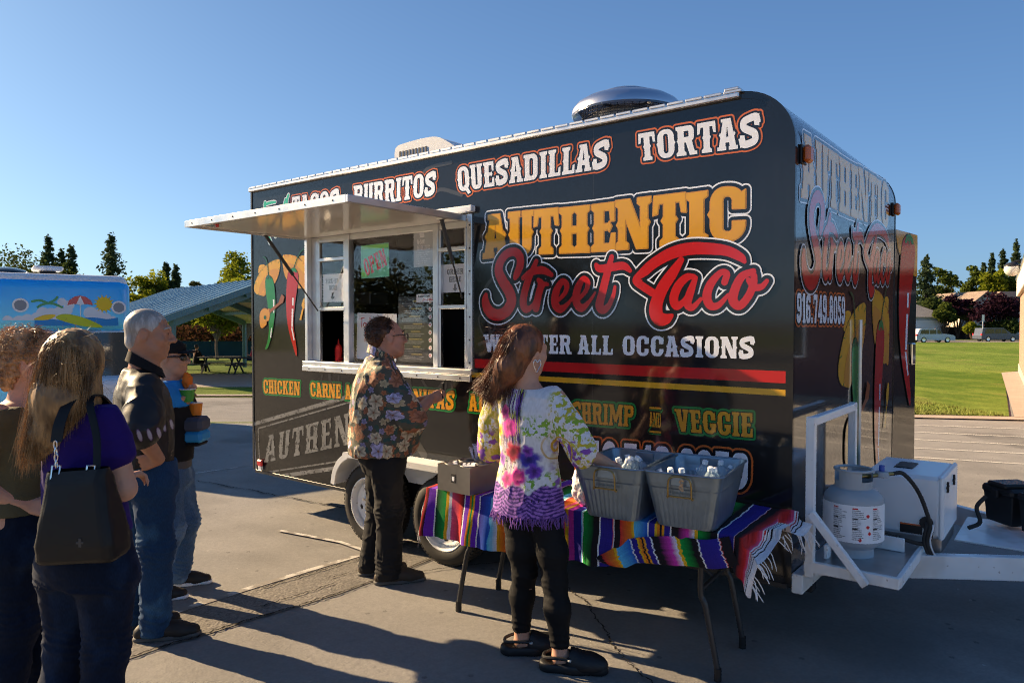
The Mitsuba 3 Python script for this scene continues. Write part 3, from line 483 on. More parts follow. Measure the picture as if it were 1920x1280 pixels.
tp('mesh_guard', gr, 'steel_dark', fan, kind='stuff'); tp('curb', bx(fx - .33, fx + .33, fy - .33, fy + .33, 2.925, 2.96, .006), 'aluminium', fan)
ax, ay = 1.80, .78
pts = [(-.39, .0), (-.39, .21), (-.365, .26), (-.30, .275), (-.05, .285), (.14, .262), (.36, .12), (.40, 0)]
acb = on(prism(Polygon(spline(pts, 4)), .62), S2); acb.apply_translation([ax, ay + .31, 2.935])
ac = tp('air_conditioner', acb, 'roof_white', smooth=35, label='white rooftop air conditioner')
for i in range(9): tp('louvre', bx(ax - .33 + i * .038, ax - .312 + i * .038, ay - .316, ay - .309, 3.02, 3.15, 0), 'steel_dark', ac)
for i in range(9): tp('louvre', bx(ax - .406, ax - .395, ay - .26 + i * .06, ay - .235 + i * .06, 3.0, 3.13, 0), 'steel_dark', ac)
tp('roof_vent', bx(2.35, 2.75, .5, .9, 2.932, 2.955, .01), 'roof_white')
# ---- wrap graphics
def put(name, s, m, layer, parent=None, face='side', **k):
    if s is None or s.is_empty: return None
    f = flat(s.simplify(.0006)); 
    if f is None: return None
    d = .0022 + .0011 * layer; m = glossy(m) if face == 'front' else m
    f = on(f, S2 if face == 'side' else F2); f.apply_translation([0, -d, 0] if face == 'side' else [d, 0, 0])
    return tp(name, f, m, parent, MM=DM if face == 'door' else None, **k)
clip = SIDE.buffer(-.003).difference(sbox(.78, 1.28, 2.735, 2.52))
def U(gs): return unary_union(gs)
def lettered(gs, fill, edges, lay=0, face='side', cut=None, label=None):
    """letters with one or more borders; edges from the outermost in"""
    base = U(gs); shp = [base.buffer(d, 6) for d, _ in edges] + [base]
    if cut is not None: shp = [s.intersection(cut) for s in shp]
    for i in range(len(shp) - 1): shp[i] = shp[i].buffer(0)
    k = put('lettering', shp[-1], fill, lay + len(edges), face=face, label=label)
    if k:
        for i, (d, m) in enumerate(edges): put('border', shp[i], m, lay + i, k, face)
    return k
WHITEB = [(.021, 'ink_orange'), (.0115, 'ink_black')]; GOLDB = [(.017, 'ink_green'), (.005, 'ink_black')]
for t, q in WORDS.items():
    gs = [inquad(g, q) for g in word(t)]; low = t.lower()
    if t in ('TORTAS', 'QUESADILLAS', 'BURRITOS', 'TACOS'): lettered(gs, 'ink_white', WHITEB, cut=clip, label=f'white {low} lettering edged in orange')
    elif t in ('WE', 'CATER', 'ALL', 'OCCASIONS'): lettered(gs, 'ink_white', [], cut=clip, label=f'white {low} lettering')
    elif t == 'AND':
        k = lettered(gs, 'ink_gold', [], label='small and lettering')
        (x0, y0), (x1, y1) = q[3], q[1]
        for z in (y0 - .035, y1 + .02): put('rule', sbox(x0, z, x1, z + .012), 'ink_gold', 0, k); put('rule', sbox(x0, z - .01, x1, z - .004), 'ink_green', 0, k)
        put('rule', LineString([(x0 - .01, y0 - .03), (x1 + .01, y1 + .02)]).buffer(.003), 'ink_green', 0, k)
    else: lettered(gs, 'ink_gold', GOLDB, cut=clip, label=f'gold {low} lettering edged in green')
lettered([inquad(g, PHONE) for g in word('916.749.8059', .05)], 'ink_white', [(.027, 'ink_orange'), (.016, 'ink_black')], label='large white phone number')
auth = [inquad(affinity.scale(glyph(c)[0], 1 / glyph(c)[1], 1, origin=(0, 0)), q) for c, q in AUTH]
st_, ta_ = brush(STREET), brush(TACO).difference(Polygon(TRI))
EDG = [(.034, 'ink_white'), (.025, 'ink_black')]
def logo(f, face, k=1.):
    A_, S_ = [f(g) for g in auth], U([f(st_), f(ta_)])
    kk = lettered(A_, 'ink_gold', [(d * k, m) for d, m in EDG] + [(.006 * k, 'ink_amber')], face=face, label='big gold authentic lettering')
    lettered([S_], 'ink_red', [(.029 * k, 'ink_white'), (.020 * k, 'ink_black')], lay=4, face=face, label='big red script street taco lettering')
logo(lambda g: g, 'side')
def tofront(g): return affinity.affine_transform(g, [FLOGO[0][0], FLOGO[0][1], FLOGO[1][0], FLOGO[1][1], FLOGO[0][2], FLOGO[1][2]])
logo(tofront, 'front', .9)
lettered([inquad(g, FPHONE) for g in word('916.749.8059', .05)], 'ink_white', [(.022, 'ink_orange'), (.012, 'ink_black')], face='front', label='white phone number on the front wall')
put('stripe', sbox(2.72, 1.386, TLEN - .002, 1.449), 'ink_red', 0, label='red stripe'); put('stripe', sbox(2.55, 1.320, TLEN - .002, 1.353), 'ink_yellow', 0, label='yellow stripe')
# stamp
stc = SIDE.buffer(-.004).difference(sbox(1.40, .3, 2.95, .70)).difference(sbox(1.75, .3, 5, 1.3))
k = put('stamp', U([inquad(g, STAMP) for g in word('AUTHENTIC', .10)]).buffer(-.004).intersection(stc), 'ink_stamp', 0, label='grey stamped authentic lettering')
for q, w in ((STAMPO, .017), (STAMPI, .006)): put('border', Polygon(q).buffer(.03).exterior.buffer(w).intersection(stc), 'ink_stamp', 0, k)
# pepper pictures: plain chilli peppers, their hats, a guitar and a maraca
def blob(n): return Polygon(spline(PEP[n], 5, True)).buffer(0)
def peppers(f, face, which='GR', cut=None, lay=0, guitar=True):
    def pp(name, s, m, l, par=None, **k):
        s = f(s); s = s if cut is None else s.intersection(cut)
        return put(name, s, m, lay + l, par, face, **k)
    for w, col, bm in (('G', 'ink_green', 'green'), ('R', 'ink_pepper_red', 'red')):
        if w not in which: continue
        h = pp('hat', blob('HAT' + w), 'ink_yellow', 1, label=f'yellow straw hat of the {bm} pepper')
        if not h: continue
        pp('edge', blob('HAT' + w).buffer(.006), 'ink_black', 0, h); pp('crown', blob('BUMP' + w), 'ink_yellow', 0, h); pp('underside', blob(f'HAT{w}IN').intersection(blob('HAT' + w).buffer(-.002)), 'ink_amber', 2, h)
        o = spline(PEP['HAT' + w], 5, True); zz = []
        for i in range(2, 18): a, b = o[(i * 4) % len(o)], o[(i * 4 + 2) % len(o)]; zz.append(LineString([a, np.array(a) * .86 + np.array(blob('HAT' + w).centroid.coords[0]) * .14]).buffer(.0022))
        pp('stitching', U(zz).intersection(blob('HAT' + w)).difference(blob(f'HAT{w}IN')), 'ink_green' if w == 'G' else 'ink_red', 3, h)
        p_ = pp('pepper', blob('PEP' + w), col, 4, label=f'{bm} chilli pepper picture')
        pp('edge', blob('PEP' + w).buffer(.004), 'ink_black', 3, p_); pp('cap', blob('CAP' + w), 'ink_dark_green' if w == 'G' else 'ink_green', 5, p_); pp('stem', LineString(spline(STEMG if w == 'G' else STEMR, 6)).buffer(.006), 'ink_dark_green', 4, p_)
        for g in ('GLEAM' + w, f'GLEAM{w}2', f'GLEAM{w}3'):
            if g in PEP: pp('gleam', Polygon(PEP[g]).buffer(.001), 'ink_white', 5, p_)
    if 'G' in which and guitar:
        g = pp('guitar', blob('GUIT'), 'ink_amber', 6, label='guitar picture'); pp('edge', blob('GUIT').buffer(.004), 'ink_wood', 5, g); pp('neck', Polygon(PEP['NECK']).buffer(.003), 'ink_wood', 7, g)
        c = blob('GUIT').centroid; pp('hole', Point(c.x + .012, c.y).buffer(.018), 'ink_dark_green', 8, g)
    if 'R' in which and guitar:
        g = pp('maraca', blob('MARA'), 'ink_yellow', 6, label='maraca picture'); pp('handle', Polygon(PEP['MARAH']).buffer(.003), 'ink_yellow', 6, g); pp('band', blob('MARA').intersection(sbox(-1, 1.795, 3, 1.82)), 'ink_red', 7, g)
peppers(lambda s: s, 'side', cut=sbox(.02, .4, .795, 2.9))
peppers(lambda s: affinity.translate(affinity.scale(s, 1.72, 1.72, origin=(0, 0)), .84, -2.06), 'front', which='G')
peppers(lambda s: affinity.translate(affinity.scale(s, 1.70, 1.80, origin=(0, 0)), .98, -2.20), 'front', which='R', cut=sbox(0, .4, TWID - .04, 2.9))
def ond(s): return affinity.translate(affinity.scale(s, 2.15, 1.85, origin=(0, 0)), 1.56, -1.60)
DOOR = sbox(TWID + .034, .45, 3.155, 2.44)
F2[0, 3] -= .005; peppers(ond, 'door', which='R', cut=DOOR, guitar=False); F2[0, 3] += .005
k = put('lettering', brush(FRESH).intersection(SIDE), 'ink_mint', 1, label='green script lettering'); put('border', brush(FRESH).buffer(.008).intersection(SIDE), 'ink_white', 0, k)
# faint grey drawing in the wrap
gh = [LineString(spline(p, 8)).buffer(w) for p, w in (([(1.02, 1.26), (1.00, 1.12), (1.10, 1.02), (1.22, 1.08), (1.24, 1.26)], .012), ([(1.12, 1.27), (1.14, 1.16), (1.2, 1.14)], .02),
      ([(2.05, 1.27), (2.10, 1.0), (2.06, .9), (2.22, .72)], .035), ([(2.2, 1.28), (2.26, 1.22), (2.36, 1.22), (2.42, 1.28)], .011), ([(2.45, 1.27), (2.43, 1.15), (2.47, 1.08), (2.52, 1.13), (2.5, 1.26)], .009),
      ([(2.60, 2.60), (2.40, 2.66), (2.28, 2.62), (2.20, 2.70), (2.25, 2.82), (2.5, 2.84)], .014), ([(2.78, 2.3), (2.95, 2.1), (2.80, 1.9), (2.86, 1.62), (2.76, 1.55)], .012), ([(2.86, 1.78), (2.76, 1.74), (2.80, 1.62), (2.9, 1.66), (2.86, 1.78)], .007))]
for g in gh:
    for h_ in polys(g.intersection(clip)): put('drawing_stroke', h_, 'ink_ghost', 0)
for u in (SEAM[0][0], SEAM2[0][0], 1.95): [put('panel_seam', h_, 'ink_ghost', -1) for h_ in polys(sbox(u - .0016, TFL, u + .0016, 2.89).intersection(clip))]
# ---- tongue: rails, deck, tank rack, jack rod
for y0, s_ in ((.22, 1), (2.35, -1)):
    a, b = np.array([4.80, y0, .385]), np.array([6.35, 1.285 - .05 * s_, .385]); tp('tongue_rail', bar(a, b, .055, .125), 'white_paint')
tp('tongue_plate', bx(5.50, 6.0, .98, 1.60, .452, .462, .002), 'white_paint'); tp('coupler', [bx(6.25, 6.62, 1.22, 1.35, .40, .50, .02), bx(6.45, 6.6, 1.24, 1.33, .30, .40, .02)], 'white_paint')
tp('cross_member', bx(TLEN + .004, TLEN + .06, .0, TWID, .30, .40, .004), 'white_paint')
dk = tp('tank_deck', bx(4.95, 5.37, .03, .90, .455, .475, .003), 'tread_plate', label='tread plate deck for the gas tank')
tp('edge', bx(4.95, 5.39, -.002, .028, .425, .480, .003), 'white_paint', dk); tp('edge', bx(5.372, 5.395, .028, .90, .425, .480, .003), 'white_paint', dk)
rk = tp('tank_rack', bar([4.975, .02, .40], [4.975, .02, 1.22], .042), 'white_paint', label='white square tube rack around the gas tank')
tp('upright', bar([4.975, .88, .43], [4.975, .88, 1.22], .042), 'white_paint', rk); tp('top_bar', bar([4.975, .046, 1.195], [4.975, .854, 1.195], .042), 'white_paint', rk)
tp('brace', bar([4.99, -.028, .74], [5.25, -.028, .425], .038), 'white_paint', rk); tp('stop', bx(5.02, 5.04, .10, .16, .477, .55, .003), 'white_paint', rk); tp('stop', bx(5.16, 5.33, .47, .49, .477, .55, .003), 'white_paint', rk)
tp('front_pipe', tube([[TLEN + .03, 1.32, .45], [TLEN + .03, 1.32, 1.72]], .012, 8), 'aluminium', label='thin pipe up the front wall')
# ---- folding table with a striped blanket, tubs, cutlery box ------------------------------------
TA = math.radians(5); TB = np.eye(4); TB[:2, 0] = [math.cos(TA), math.sin(TA)]; TB[:2, 1] = [-math.sin(TA), math.cos(TA)]; TB[:3, 3] = [3.05, -.80, 0]
TBM = TM @ TB                                                     # table: a along 0..1.83, b across 0..0.62
def tb(name, mesh, m, parent=None, smooth=False, **k): return obj(name, mesh, m, parent, smooth, M=TBM, **k)
table = thing('folding_table', 'long folding table under the striped blanket beside the food trailer', 'table')
prin('table_top', (.55, .53, .5), .6)
tb('tabletop', bx(0, 1.83, 0, .62, .70, .735, .01), 'table_top', table)
for a, s_ in ((.20, 1), (1.63, -1)):
    for b in (.10, .52):
        p = spline([(a + .02 * s_, b, .70), (a + .03 * s_, b, .42), (a + .005 * s_, b, .34), (a - .05 * s_, b, .07), (a - .055 * s_, b, .012)], 6)
        l = tb('leg', tube(p, .0145, 10), 'black_metal', table, 40); tb('foot_cap', tube([p[-1] + [0, 0, .05], p[-1] - [0, 0, .01]], .018, 10), 'black_plastic', l)
    tb('cross_bar', tube([(a + .03 * s_, .10, .42), (a + .03 * s_, .52, .42)], .011, 8), 'black_metal', table); tb('stay', tube([(a + .03 * s_, .31, .42), (a + .42 * s_, .31, .70)], .008, 8), 'black_metal', table)
# blanket: stripes along its length s (metres), each band fading from one colour to the next
BAND = [(.02, 'w', 'w'), (.012, 'k', 'k'), (.025, 'r', 'k'), (.05, 'v', 'v'), (.008, 'w', 'w'), (.07, 'd', 'g'), (.02, 'y', 'y'), (.02, 'w', 'w'), (.06, 'p', 'r'), (.03, 'r', 'k'), (.008, 'w', 'w'), (.03, 'v', 'v'), (.014, 'o', 'o'), (.01, 'g', 'g'), (.012, 'y', 'y'), (.03, 'v', 'v'), (.008, 'w', 'w'),
        (.07, 'n', 'b'), (.03, 'c', 'w'), (.02, 'y', 'o'), (.05, 'o', 'r'), (.035, 'r', 'k'), (.008, 'w', 'g'), (.06, 'v', 'v'), (.01, 'p', 'w'), (.09, 'd', 'g'), (.05, 'c', 'c'), (.012, 'w', 'w'), (.06, 'r', 'o'), (.03, 'p', 'p'), (.02, 'y', 'y'), (.03, 'm', 'm'), (.045, 'n', 'n'), (.012, 'c', 'w'), (.06, 'g', 'd'), (.03, 'k', 'k'), (.008, 'w', 'w'), (.065, 'n', 'n'), (.01, 'r', 'w'), (.03, 'k', 'k'), (.06, 'r', 'o'), (.012, 'y', 'y'), (.07, 'c', 'b'), (.008, 'w', 'w'),
        (.03, 'n', 'n'), (.012, 'y', 'y'), (.014, 'o', 'o'), (.01, 'k', 'k'), (.012, 'o', 'y'), (.028, 'n', 'n'), (.008, 'w', 'w'), (.03, 'k', 'k'), (.05, 'k', 'm'), (.03, 'm', 'w'), (.015, 'y', 'y'), (.06, 'g', 'd'), (.03, 'k', 'k'), (.009, 'w', 'w'), (.09, 'n', 'n'), (.009, 'w', 'r'), (.04, 'k', 'k'), (.06, 'k', 'r'), (.03, 'r', 'p'), (.01, 'w', 'w'), (.006, 'r', 'r'), (.008, 'w', 'w'), (.006, 'k', 'k'), (.014, 'w', 'w'), (.008, 'k', 'k'), (.03, 'w', 'w')]
DYE = dict(w=(.70, .68, .70), k=(.015, .012, .015), r=(.55, .03, .03), v=(.14, .025, .38), d=(.008, .035, .015), g=(.01, .30, .05), y=(.72, .40, .02), p=(.75, .10, .22), o=(.70, .20, .015), n=(.03, .02, .22), b=(.02, .10, .48), c=(.10, .45, .68), m=(.55, .04, .33))
BL = sum(b[0] for b in BAND); lut = []
for w_, c0, c1 in BAND:
    n_ = max(2, int(round(w_ / .002)))
    for t in np.linspace(0, 1, n_): lut.append(np.array(DYE[c0]) * (1 - t) + np.array(DYE[c1]) * t)
lut = np.array(lut); NL = len(lut); LUT = [mi.Float(np.ascontiguousarray(lut[:, k])) for k in range(3)]
def serape(p, n, uv):
    s = uv.x + .006 * (noise(uv.y * 26., uv.x * 3.) - .5); i = mi.UInt32(dr.clip(s, 0, .9999) * NL)
    th = .78 + .35 * noise(uv.x * 60., uv.y * 420.) * noise(uv.x * 900., uv.y * 60.) + .12 * noise(uv.x * 1400., 1.)
    return C(dr.gather(mi.Float, LUT[0], i), dr.gather(mi.Float, LUT[1], i), dr.gather(mi.Float, LUT[2], i)) * th
prin('serape_wool', mikit.proc(serape), .85, .15, sheen=.4); prin('fringe_white', (.72, .70, .70), .8, .2)
def cloth(S, Tt):
    """blanket coordinate (s along, t across from the back edge) -> table coordinates"""
    S, Tt = np.broadcast_arrays(np.asarray(S, float), np.asarray(Tt, float)); a = S - .03; z = np.full(S.shape, .7415); b = .60 - Tt
    over = np.maximum(Tt - .605, 0)                                   # hanging down in front
    b = np.where(over > 0, -.012 - .016 * np.sin(np.minimum(over * 9, 1.5)) - .018 * np.sin(S * 17 + 1) * sst(0, .25, over) - .012 * np.sin(S * 41) * sst(0, .3, over), b); z = np.where(over > 0, z - over, z)
    a = a - over * .10 * (S < .5)
    e = np.maximum(S - 1.80, 0); f = np.clip(Tt / .9, 0, 1)           # the end beyond the table slopes down
    drop = e * (.20 + .08 * f) + .03 * np.sin(Tt * 14) * sst(0, .3, e); a = np.where(e > 0, 1.77 + e * (.86 - .56 * f), a); z = z - drop
    b = b - .25 * e * np.where(over > 0, 0.2, 1) * f + .02 * np.sin(S * 30 + Tt * 8) * sst(0, .2, e)
    l = np.maximum(.03 - S, 0); z = z - l * 2.2; a = a + l * .5
    return np.stack([a, b, z + .0015 * np.sin(S * 80 + Tt * 11)], -1)
SN, TN = 260, 54
Sg = np.linspace(-.0, BL + .02, SN)
tmax = np.interp(Sg, [0, .05, .6, 1.0, 1.18, 1.30, 1.55, 1.72, 1.82, 1.95, BL], [.90, .885, .90, .865, .86, .82, .70, .69, .72, .78, .82])
Tg = np.linspace(0, 1, TN)[None] * tmax[:, None]; Sg2 = np.repeat(Sg[:, None], TN, 1)
P = cloth(Sg2, Tg); P[..., 2] = np.maximum(P[..., 2], np.where(P[..., 2] > .70, .7385, 0))
cm = grid_mesh(P); uvc = np.stack([Sg2 / BL, Tg], -1).reshape(-1, 2)
cm.apply_transform(TBM)
bk = key_for('serape_blanket'); scene[bk] = mikit.ply(cm, 'serape_wool', smooth=True, uv=uvc); tag(bk, 'bright striped woven blanket with white fringe draped over the folding table', 'blanket')
fl = cloth(np.array([BL * .97, BL]), .3)
fr_ = np.random.default_rng(3)
for i in range(46):                                                # knotted fringe at both ends
    end = i < 34; t = fr_.uniform(.02, .80) if end else fr_.uniform(.45, .88); s0 = BL + .02 if end else 0.
    p0 = cloth(s0, t); q = [p0]; v = np.array([.05 if end else -.03, fr_.normal(0, .03), -.05]); L_ = fr_.uniform(.05, .10)
    for k in range(6): v = v + [fr_.normal(0, .012), fr_.normal(0, .012), -.018]; q.append(q[-1] + v / np.linalg.norm(v) * L_ / 6)
    tb('fringe_strand', tube(q, [.0022] * 6 + [.0012], 5), 'fringe_white', bk)
# folded-over corner hanging in front near the right end, showing a narrower part of the stripes
S3, T3 = np.meshgrid(np.linspace(1.14, 1.80, 70), np.linspace(0, 1, 16), indexing='ij')
wid = np.interp(S3[:, 0], [1.14, 1.25, 1.5, 1.8], [.02, .10, .13, .12])[:, None]
P3 = np.stack([S3 - .03 + .05 * T3, -.030 - .02 * np.sin(T3 * 2.6) - .012 * np.sin(S3 * 23), .742 - np.interp(S3, [1.14, 1.3, 1.8], [.20, .10, .0]) - wid * T3 - .012 * np.sin(S3 * 12)], -1)
m3 = grid_mesh(P3); m3.apply_transform(TBM); k3 = key_for(bk + '__folded_corner'); scene[k3] = mikit.ply(m3, 'serape_wool', smooth=True, uv=np.stack([(S3 + .09) / BL, T3], -1).reshape(-1, 2))
# ---- galvanised tubs full of water bottles
def frame_at(M, x, y, z, rot):
    R = np.eye(4); c, s = math.cos(rot), math.sin(rot); R[:2, :2] = [[c, -s], [s, c]]; R[:3, 3] = [x, y, z]; return M @ R
def rrect(w, d, r, n=6):
    return np.array([(sx * (w / 2 - r) + r * math.cos(t), sy * (d / 2 - r) + r * math.sin(t)) for sx, sy, t0 in ((1, 1, 0), (-1, 1, PI / 2), (-1, -1, PI), (1, -1, 1.5 * PI)) for t in np.linspace(t0, t0 + PI / 2, n)])
def even(L, n):
    c = np.vstack([L, L[:1]]); s = np.r_[0, np.cumsum(np.linalg.norm(np.diff(c, axis=0), axis=1))]; t = np.linspace(0, s[-1], n, endpoint=False); return np.c_[np.interp(t, s, c[:, 0]), np.interp(t, s, c[:, 1])]
def loop_skin(loops, cap0=False):
    n = len(loops[0]); v = np.vstack(loops); i, j = np.meshgrid(np.arange(len(loops) - 1), np.arange(n), indexing='ij')
    q = np.stack([i * n + j, i * n + (j + 1) % n, (i + 1) * n + (j + 1) % n, (i + 1) * n + j], -1).reshape(-1, 4); f = [q[:, [0, 1, 2]], q[:, [0, 2, 3]]]
    if cap0: v = np.vstack([v, loops[0].mean(0)]); k = np.arange(n); f.append(np.stack([np.full(n, len(v) - 1), (k + 1) % n, k], 1))
    return trimesh.Trimesh(v, np.vstack(f), process=False)
prin('brass', (.35, .25, .10), .35, metal=1.); prin('twine', (.5, .3, .16), .9)
prin('bottle_plastic', (.55, .68, .78), .12, .6, spec_trans=0., clearcoat=.6); prin('bottle_cap', (.75, .78, .82), .35, .5); prin('bottle_label', (.05, .28, .62), .4, .4)
scene['bottle_clear'] = {'type': 'blendbsdf', 'weight': .35, 'a': {'type': 'thindielectric', 'int_ior': 1.4}, 'b': {'type': 'twosided', 'b': {'type': 'roughplastic', 'diffuse_reflectance': {'type': 'rgb', 'value': [.45, .58, .68]}, 'alpha': .08}}}
def tub(x, y, rot, label, n_b, seed):
    M = frame_at(TM, x, y, .7455, rot); t = thing('galvanised_tub', label, 'tub', 'tubs of water bottles on the table')
    w0, d0, w1, d1, h = .275, .40, .375, .52, .262; loops = []
    for z in np.r_[0, .004, np.linspace(.012, h * .70, 10), h * .72, h * .745, h * .77, h * .80, h * .83, h * .97, h]:
        k = z / h; n = 14; L = even(rrect(w0 + (w1 - w0) * k, d0 + (d1 - d0) * k, .05, 8), 372); c = np.linalg.norm(L, axis=1, keepdims=True)
        bump = .004 * np.isclose(z, h * .745) + .004 * np.isclose(z, h * .80)
        per = np.r_[0, np.cumsum(np.linalg.norm(np.diff(L, axis=0), axis=1))]; ribs = .0022 * np.abs(np.sin(per / per[-1] * PI * 62)) * min(1, 8 * (1 - z / h / .71)) if .005 < z < h * .71 else 0
        loops.append(np.c_[L * (1 + (bump + ribs) / c[:, 0])[:, None] if np.ndim(ribs) else L * (1 + bump / c), np.full(len(L), z)])
    # finer ring so that the ribs show
    obj('shell', loop_skin(loops, True), 'galvanised', t, 50, M=M)
    rim = rrect(w1 + .006, d1 + .006, .05, 8); obj('rim', tube(np.c_[rim, np.full(len(rim), h)], .005, 8, close=True), 'galvanised', t, 40, M=M)
    zi = h * .64; li = rrect(w0 + (w1 - w0) * .7 - .01, d0 + (d1 - d0) * .7 - .01, .05, 8)
    ice = np.c_[li, np.full(len(li), zi)]; r_ = np.random.default_rng(seed)
    gx, gy = np.meshgrid(np.linspace(-.145, .145, 26), np.linspace(-.225, .225, 36), indexing='ij'); obj('ice', grid_mesh(np.stack([gx * .98, gy * .98, zi - .03 + .025 * r_.random(gx.shape)], -1)), 'ice', t, M=M)
    for s in (-1, 1):
        y = s * (d1 / 2 - .006); hp = spline([(-.062, y + s * .006, h * .60), (-.055, y + s * .014, h * .60), (-.044, y + s * .02, h * .93), (.044, y + s * .02, h * .93), (.055, y + s * .014, h * .60), (.062, y + s * .006, h * .60)], 5)
        hp[:, 2] = h * 1.5 - hp[:, 2] if False else hp[:, 2]; obj('handle', tube(np.vstack([hp, hp[:1]]), .0042, 8), 'brass', t, 40, M=M)
        obj('bracket', cbox([0, y - .002 * s, h * .88], [.10, .008, .05], .003), 'galvanised', t, M=M)
    for i in range(n_b):
        bx_, by_ = r_.uniform(-.11, .11), r_.uniform(-.19, .19); tl, az_ = r_.uniform(0, .9), r_.uniform(0, 6.28)
        B = M @ trimesh.transformations.translation_matrix([bx_, by_, zi - .100 + r_.uniform(0, .03)]) @ rotm([math.cos(az_), math.sin(az_), 0], tl)
        g = thing('water_bottle', 'small clear water bottle with white cap in ' + ('the tub with the rope tag' if seed == 12 else 'the tub nearer the woman'), 'bottle', 'water bottles in the ' + ('right' if seed == 12 else 'left') + ' tub')
        obj('bottle', lathe([(.0, 0), (.030, .002), (.031, .01), (.031, .07), (.029, .075), (.031, .08), (.031, .115), (.022, .142), (.013, .155), (.013, .165)], 16), 'bottle_clear', g, 40, M=B)
        obj('cap', lathe([(.0145, .158), (.0145, .176), (.012, .178), (0, .178)], 14), 'bottle_cap', g, 40, M=B); obj('sleeve', lathe([(.0316, .03), (.0316, .068)], 16), 'bottle_label', g, M=B)
    return t, M
prin('ice', varied((.55, .62, .68), 60, .5), .25, .6)
def tubc(nl, rot): e1 = np.array([math.cos(rot), math.sin(rot)]); e2 = np.array([-e1[1], e1[0]]); c = np.array(nl) + e1 * .187 + e2 * .26; return c[0], c[1], rot
t1, M1 = tub(*tubc((4.075, -.845), math.radians(6)), 'galvanised tub of water bottles that the woman reaches into', 11, 11)
t2, M2 = tub(*tubc((4.435, -.79), math.radians(8)), 'galvanised tub of water bottles with twine tied to its handle', 12, 12)
kn = [(.012 + .01 * math.sin(i * 2.1), -.285 - .004 * math.cos(i * 1.7), .245 - .006 * i + .01 * math.sin(i * 3.3)) for i in range(9)]
obj('twine', tube(spline(kn, 4), .004, 6), 'twine', t2, 40, M=M2)
# ---- steel cutlery box
MC = frame_at(TM, 3.285, -.665, .7455, math.radians(-1)); cb = thing('cutlery_box', 'stainless steel cutlery holder with round cups at the left end of the table', 'cutlery holder')
holes = [(-.06, -.105), (.06, -.105), (-.06, .01), (.06, .01), (-.06, .11), (.06, .11)]
top = sbox(-.125, -.17, .125, .17).difference(unary_union([Point(h).buffer(.044, 16) for h in holes])); lid = prism(top, .003); lid.apply_translation([0, 0, .147])
obj('case', [bx(-.125, -.122, -.17, .17, 0, .147, 0), bx(.122, .125, -.17, .17, 0, .147, 0), bx(-.122, .122, -.17, -.167, 0, .147, 0), bx(-.122, .122, .167, .17, 0, .147, 0)], 'stainless', cb, M=MC, kind=None)
obj('lid', lid, 'stainless', cb, M=MC)
for hx, hy in holes: obj('cup', lathe([(0, .05), (.04, .05), (.042, .148), (.052, .153), (.054, .151)], 24, (hx, hy, 0)), 'stainless', cb, 40, M=MC)
lb = obj('sticker', bx(-.018, .018, -.1725, -.1705, .055, .105, .0005), 'print_black', cb, M=MC); obj('patch', bx(-.009, .009, -.1738, -.1726, .066, .09, .0003), 'paper', lb, M=MC)
prin('clear_plastic', (.62, .62, .78), .15, .6, clearcoat=.5)
rr = np.random.default_rng(5)
for hx, hy, n, nm, lab in ((-.06, .11, 9, 'plastic_fork', 'clear plastic fork in the back left cup of the cutlery holder'), (.06, .11, 8, 'plastic_spoon', 'clear plastic spoon in the back right cup of the cutlery holder')):
    for i in range(n):
        a_ = rr.uniform(0, 6.28); r0 = .022; tip = np.array([hx + .05 * math.cos(a_), hy + .04 * math.sin(a_), .175 + rr.uniform(0, .02)]); foot = np.array([hx + r0 * math.cos(a_) * .5, hy + r0 * math.sin(a_) * .5, .06])
        k = thing(nm, lab, 'fork' if 'fork' in nm else 'spoon', nm.replace('_', ' ') + 's in the cutlery holder'); d = tip - foot
        obj('handle', bar(foot, tip, .008, .002, .0005), 'clear_plastic', k, M=MC)
        if 'fork' in nm:
            for j in (-1, 0, 1): obj('tine', bar(tip + [j * .007, 0, 0], tip + d * .22 + [j * .010, 0, 0], .0045, .002, .0004), 'clear_plastic', k, M=MC)
        else: obj('bowl', lathe([(0, -.02), (.012, -.012), (.014, 0), (.010, .014), (0, .018)], 10, tip + d * .12), 'clear_plastic', k, 60, M=MC)
tallk = thing('plastic_spoon', 'tallest clear plastic spoon standing up out of the cutlery holder', 'spoon'); obj('handle', bar([.03, .10, .06], [.05, .10, .30], .008, .0025, .0005), 'clear_plastic', tallk, M=MC)
for hx, hy, q in ((-.06, -.105, 3), (.06, -.105, 14)):
    for i in range(q):
        a_ = rr.uniform(0, 6.28); k = thing('napkin_packet', 'white wrapped packet in the front ' + ('left' if hx < 0 else 'right') + ' cup of the cutlery holder', 'packet', 'packets in the front ' + ('left' if hx < 0 else 'right') + ' cup')
        obj('sheet', bar([hx + .02 * math.cos(a_), hy + .02 * math.sin(a_), .07], [hx + .03 * math.cos(a_ + 1), hy + .03 * math.sin(a_ + 1), .150 + .012 * rr.random()], .02, .003, .001), 'paper', k, M=MC)
# crumpled white bag between the woman and the tubs
ic = trimesh.creation.icosphere(subdivisions=4, radius=1); v = np.array(ic.vertices); f_ = meshkit.fbm(v * 2.1 + 4, 4, 3); rid = np.abs(meshkit.fbm(v * 3.3 + 9, 3, 5) - .5)
v = v * (.72 + .45 * f_ + .5 * rid)[:, None] * [.085, .075, .115]; v[:, 2] = np.maximum(v[:, 2], -.10)
obj('plastic_bag', trimesh.Trimesh(v + [4.02, -.60, .7455 + .10], ic.faces, process=False), prin('white_film', (.72, .72, .74), .3, .5), smooth=40, M=TM, label='crumpled white plastic bag between the woman and the tubs', cat='bag')
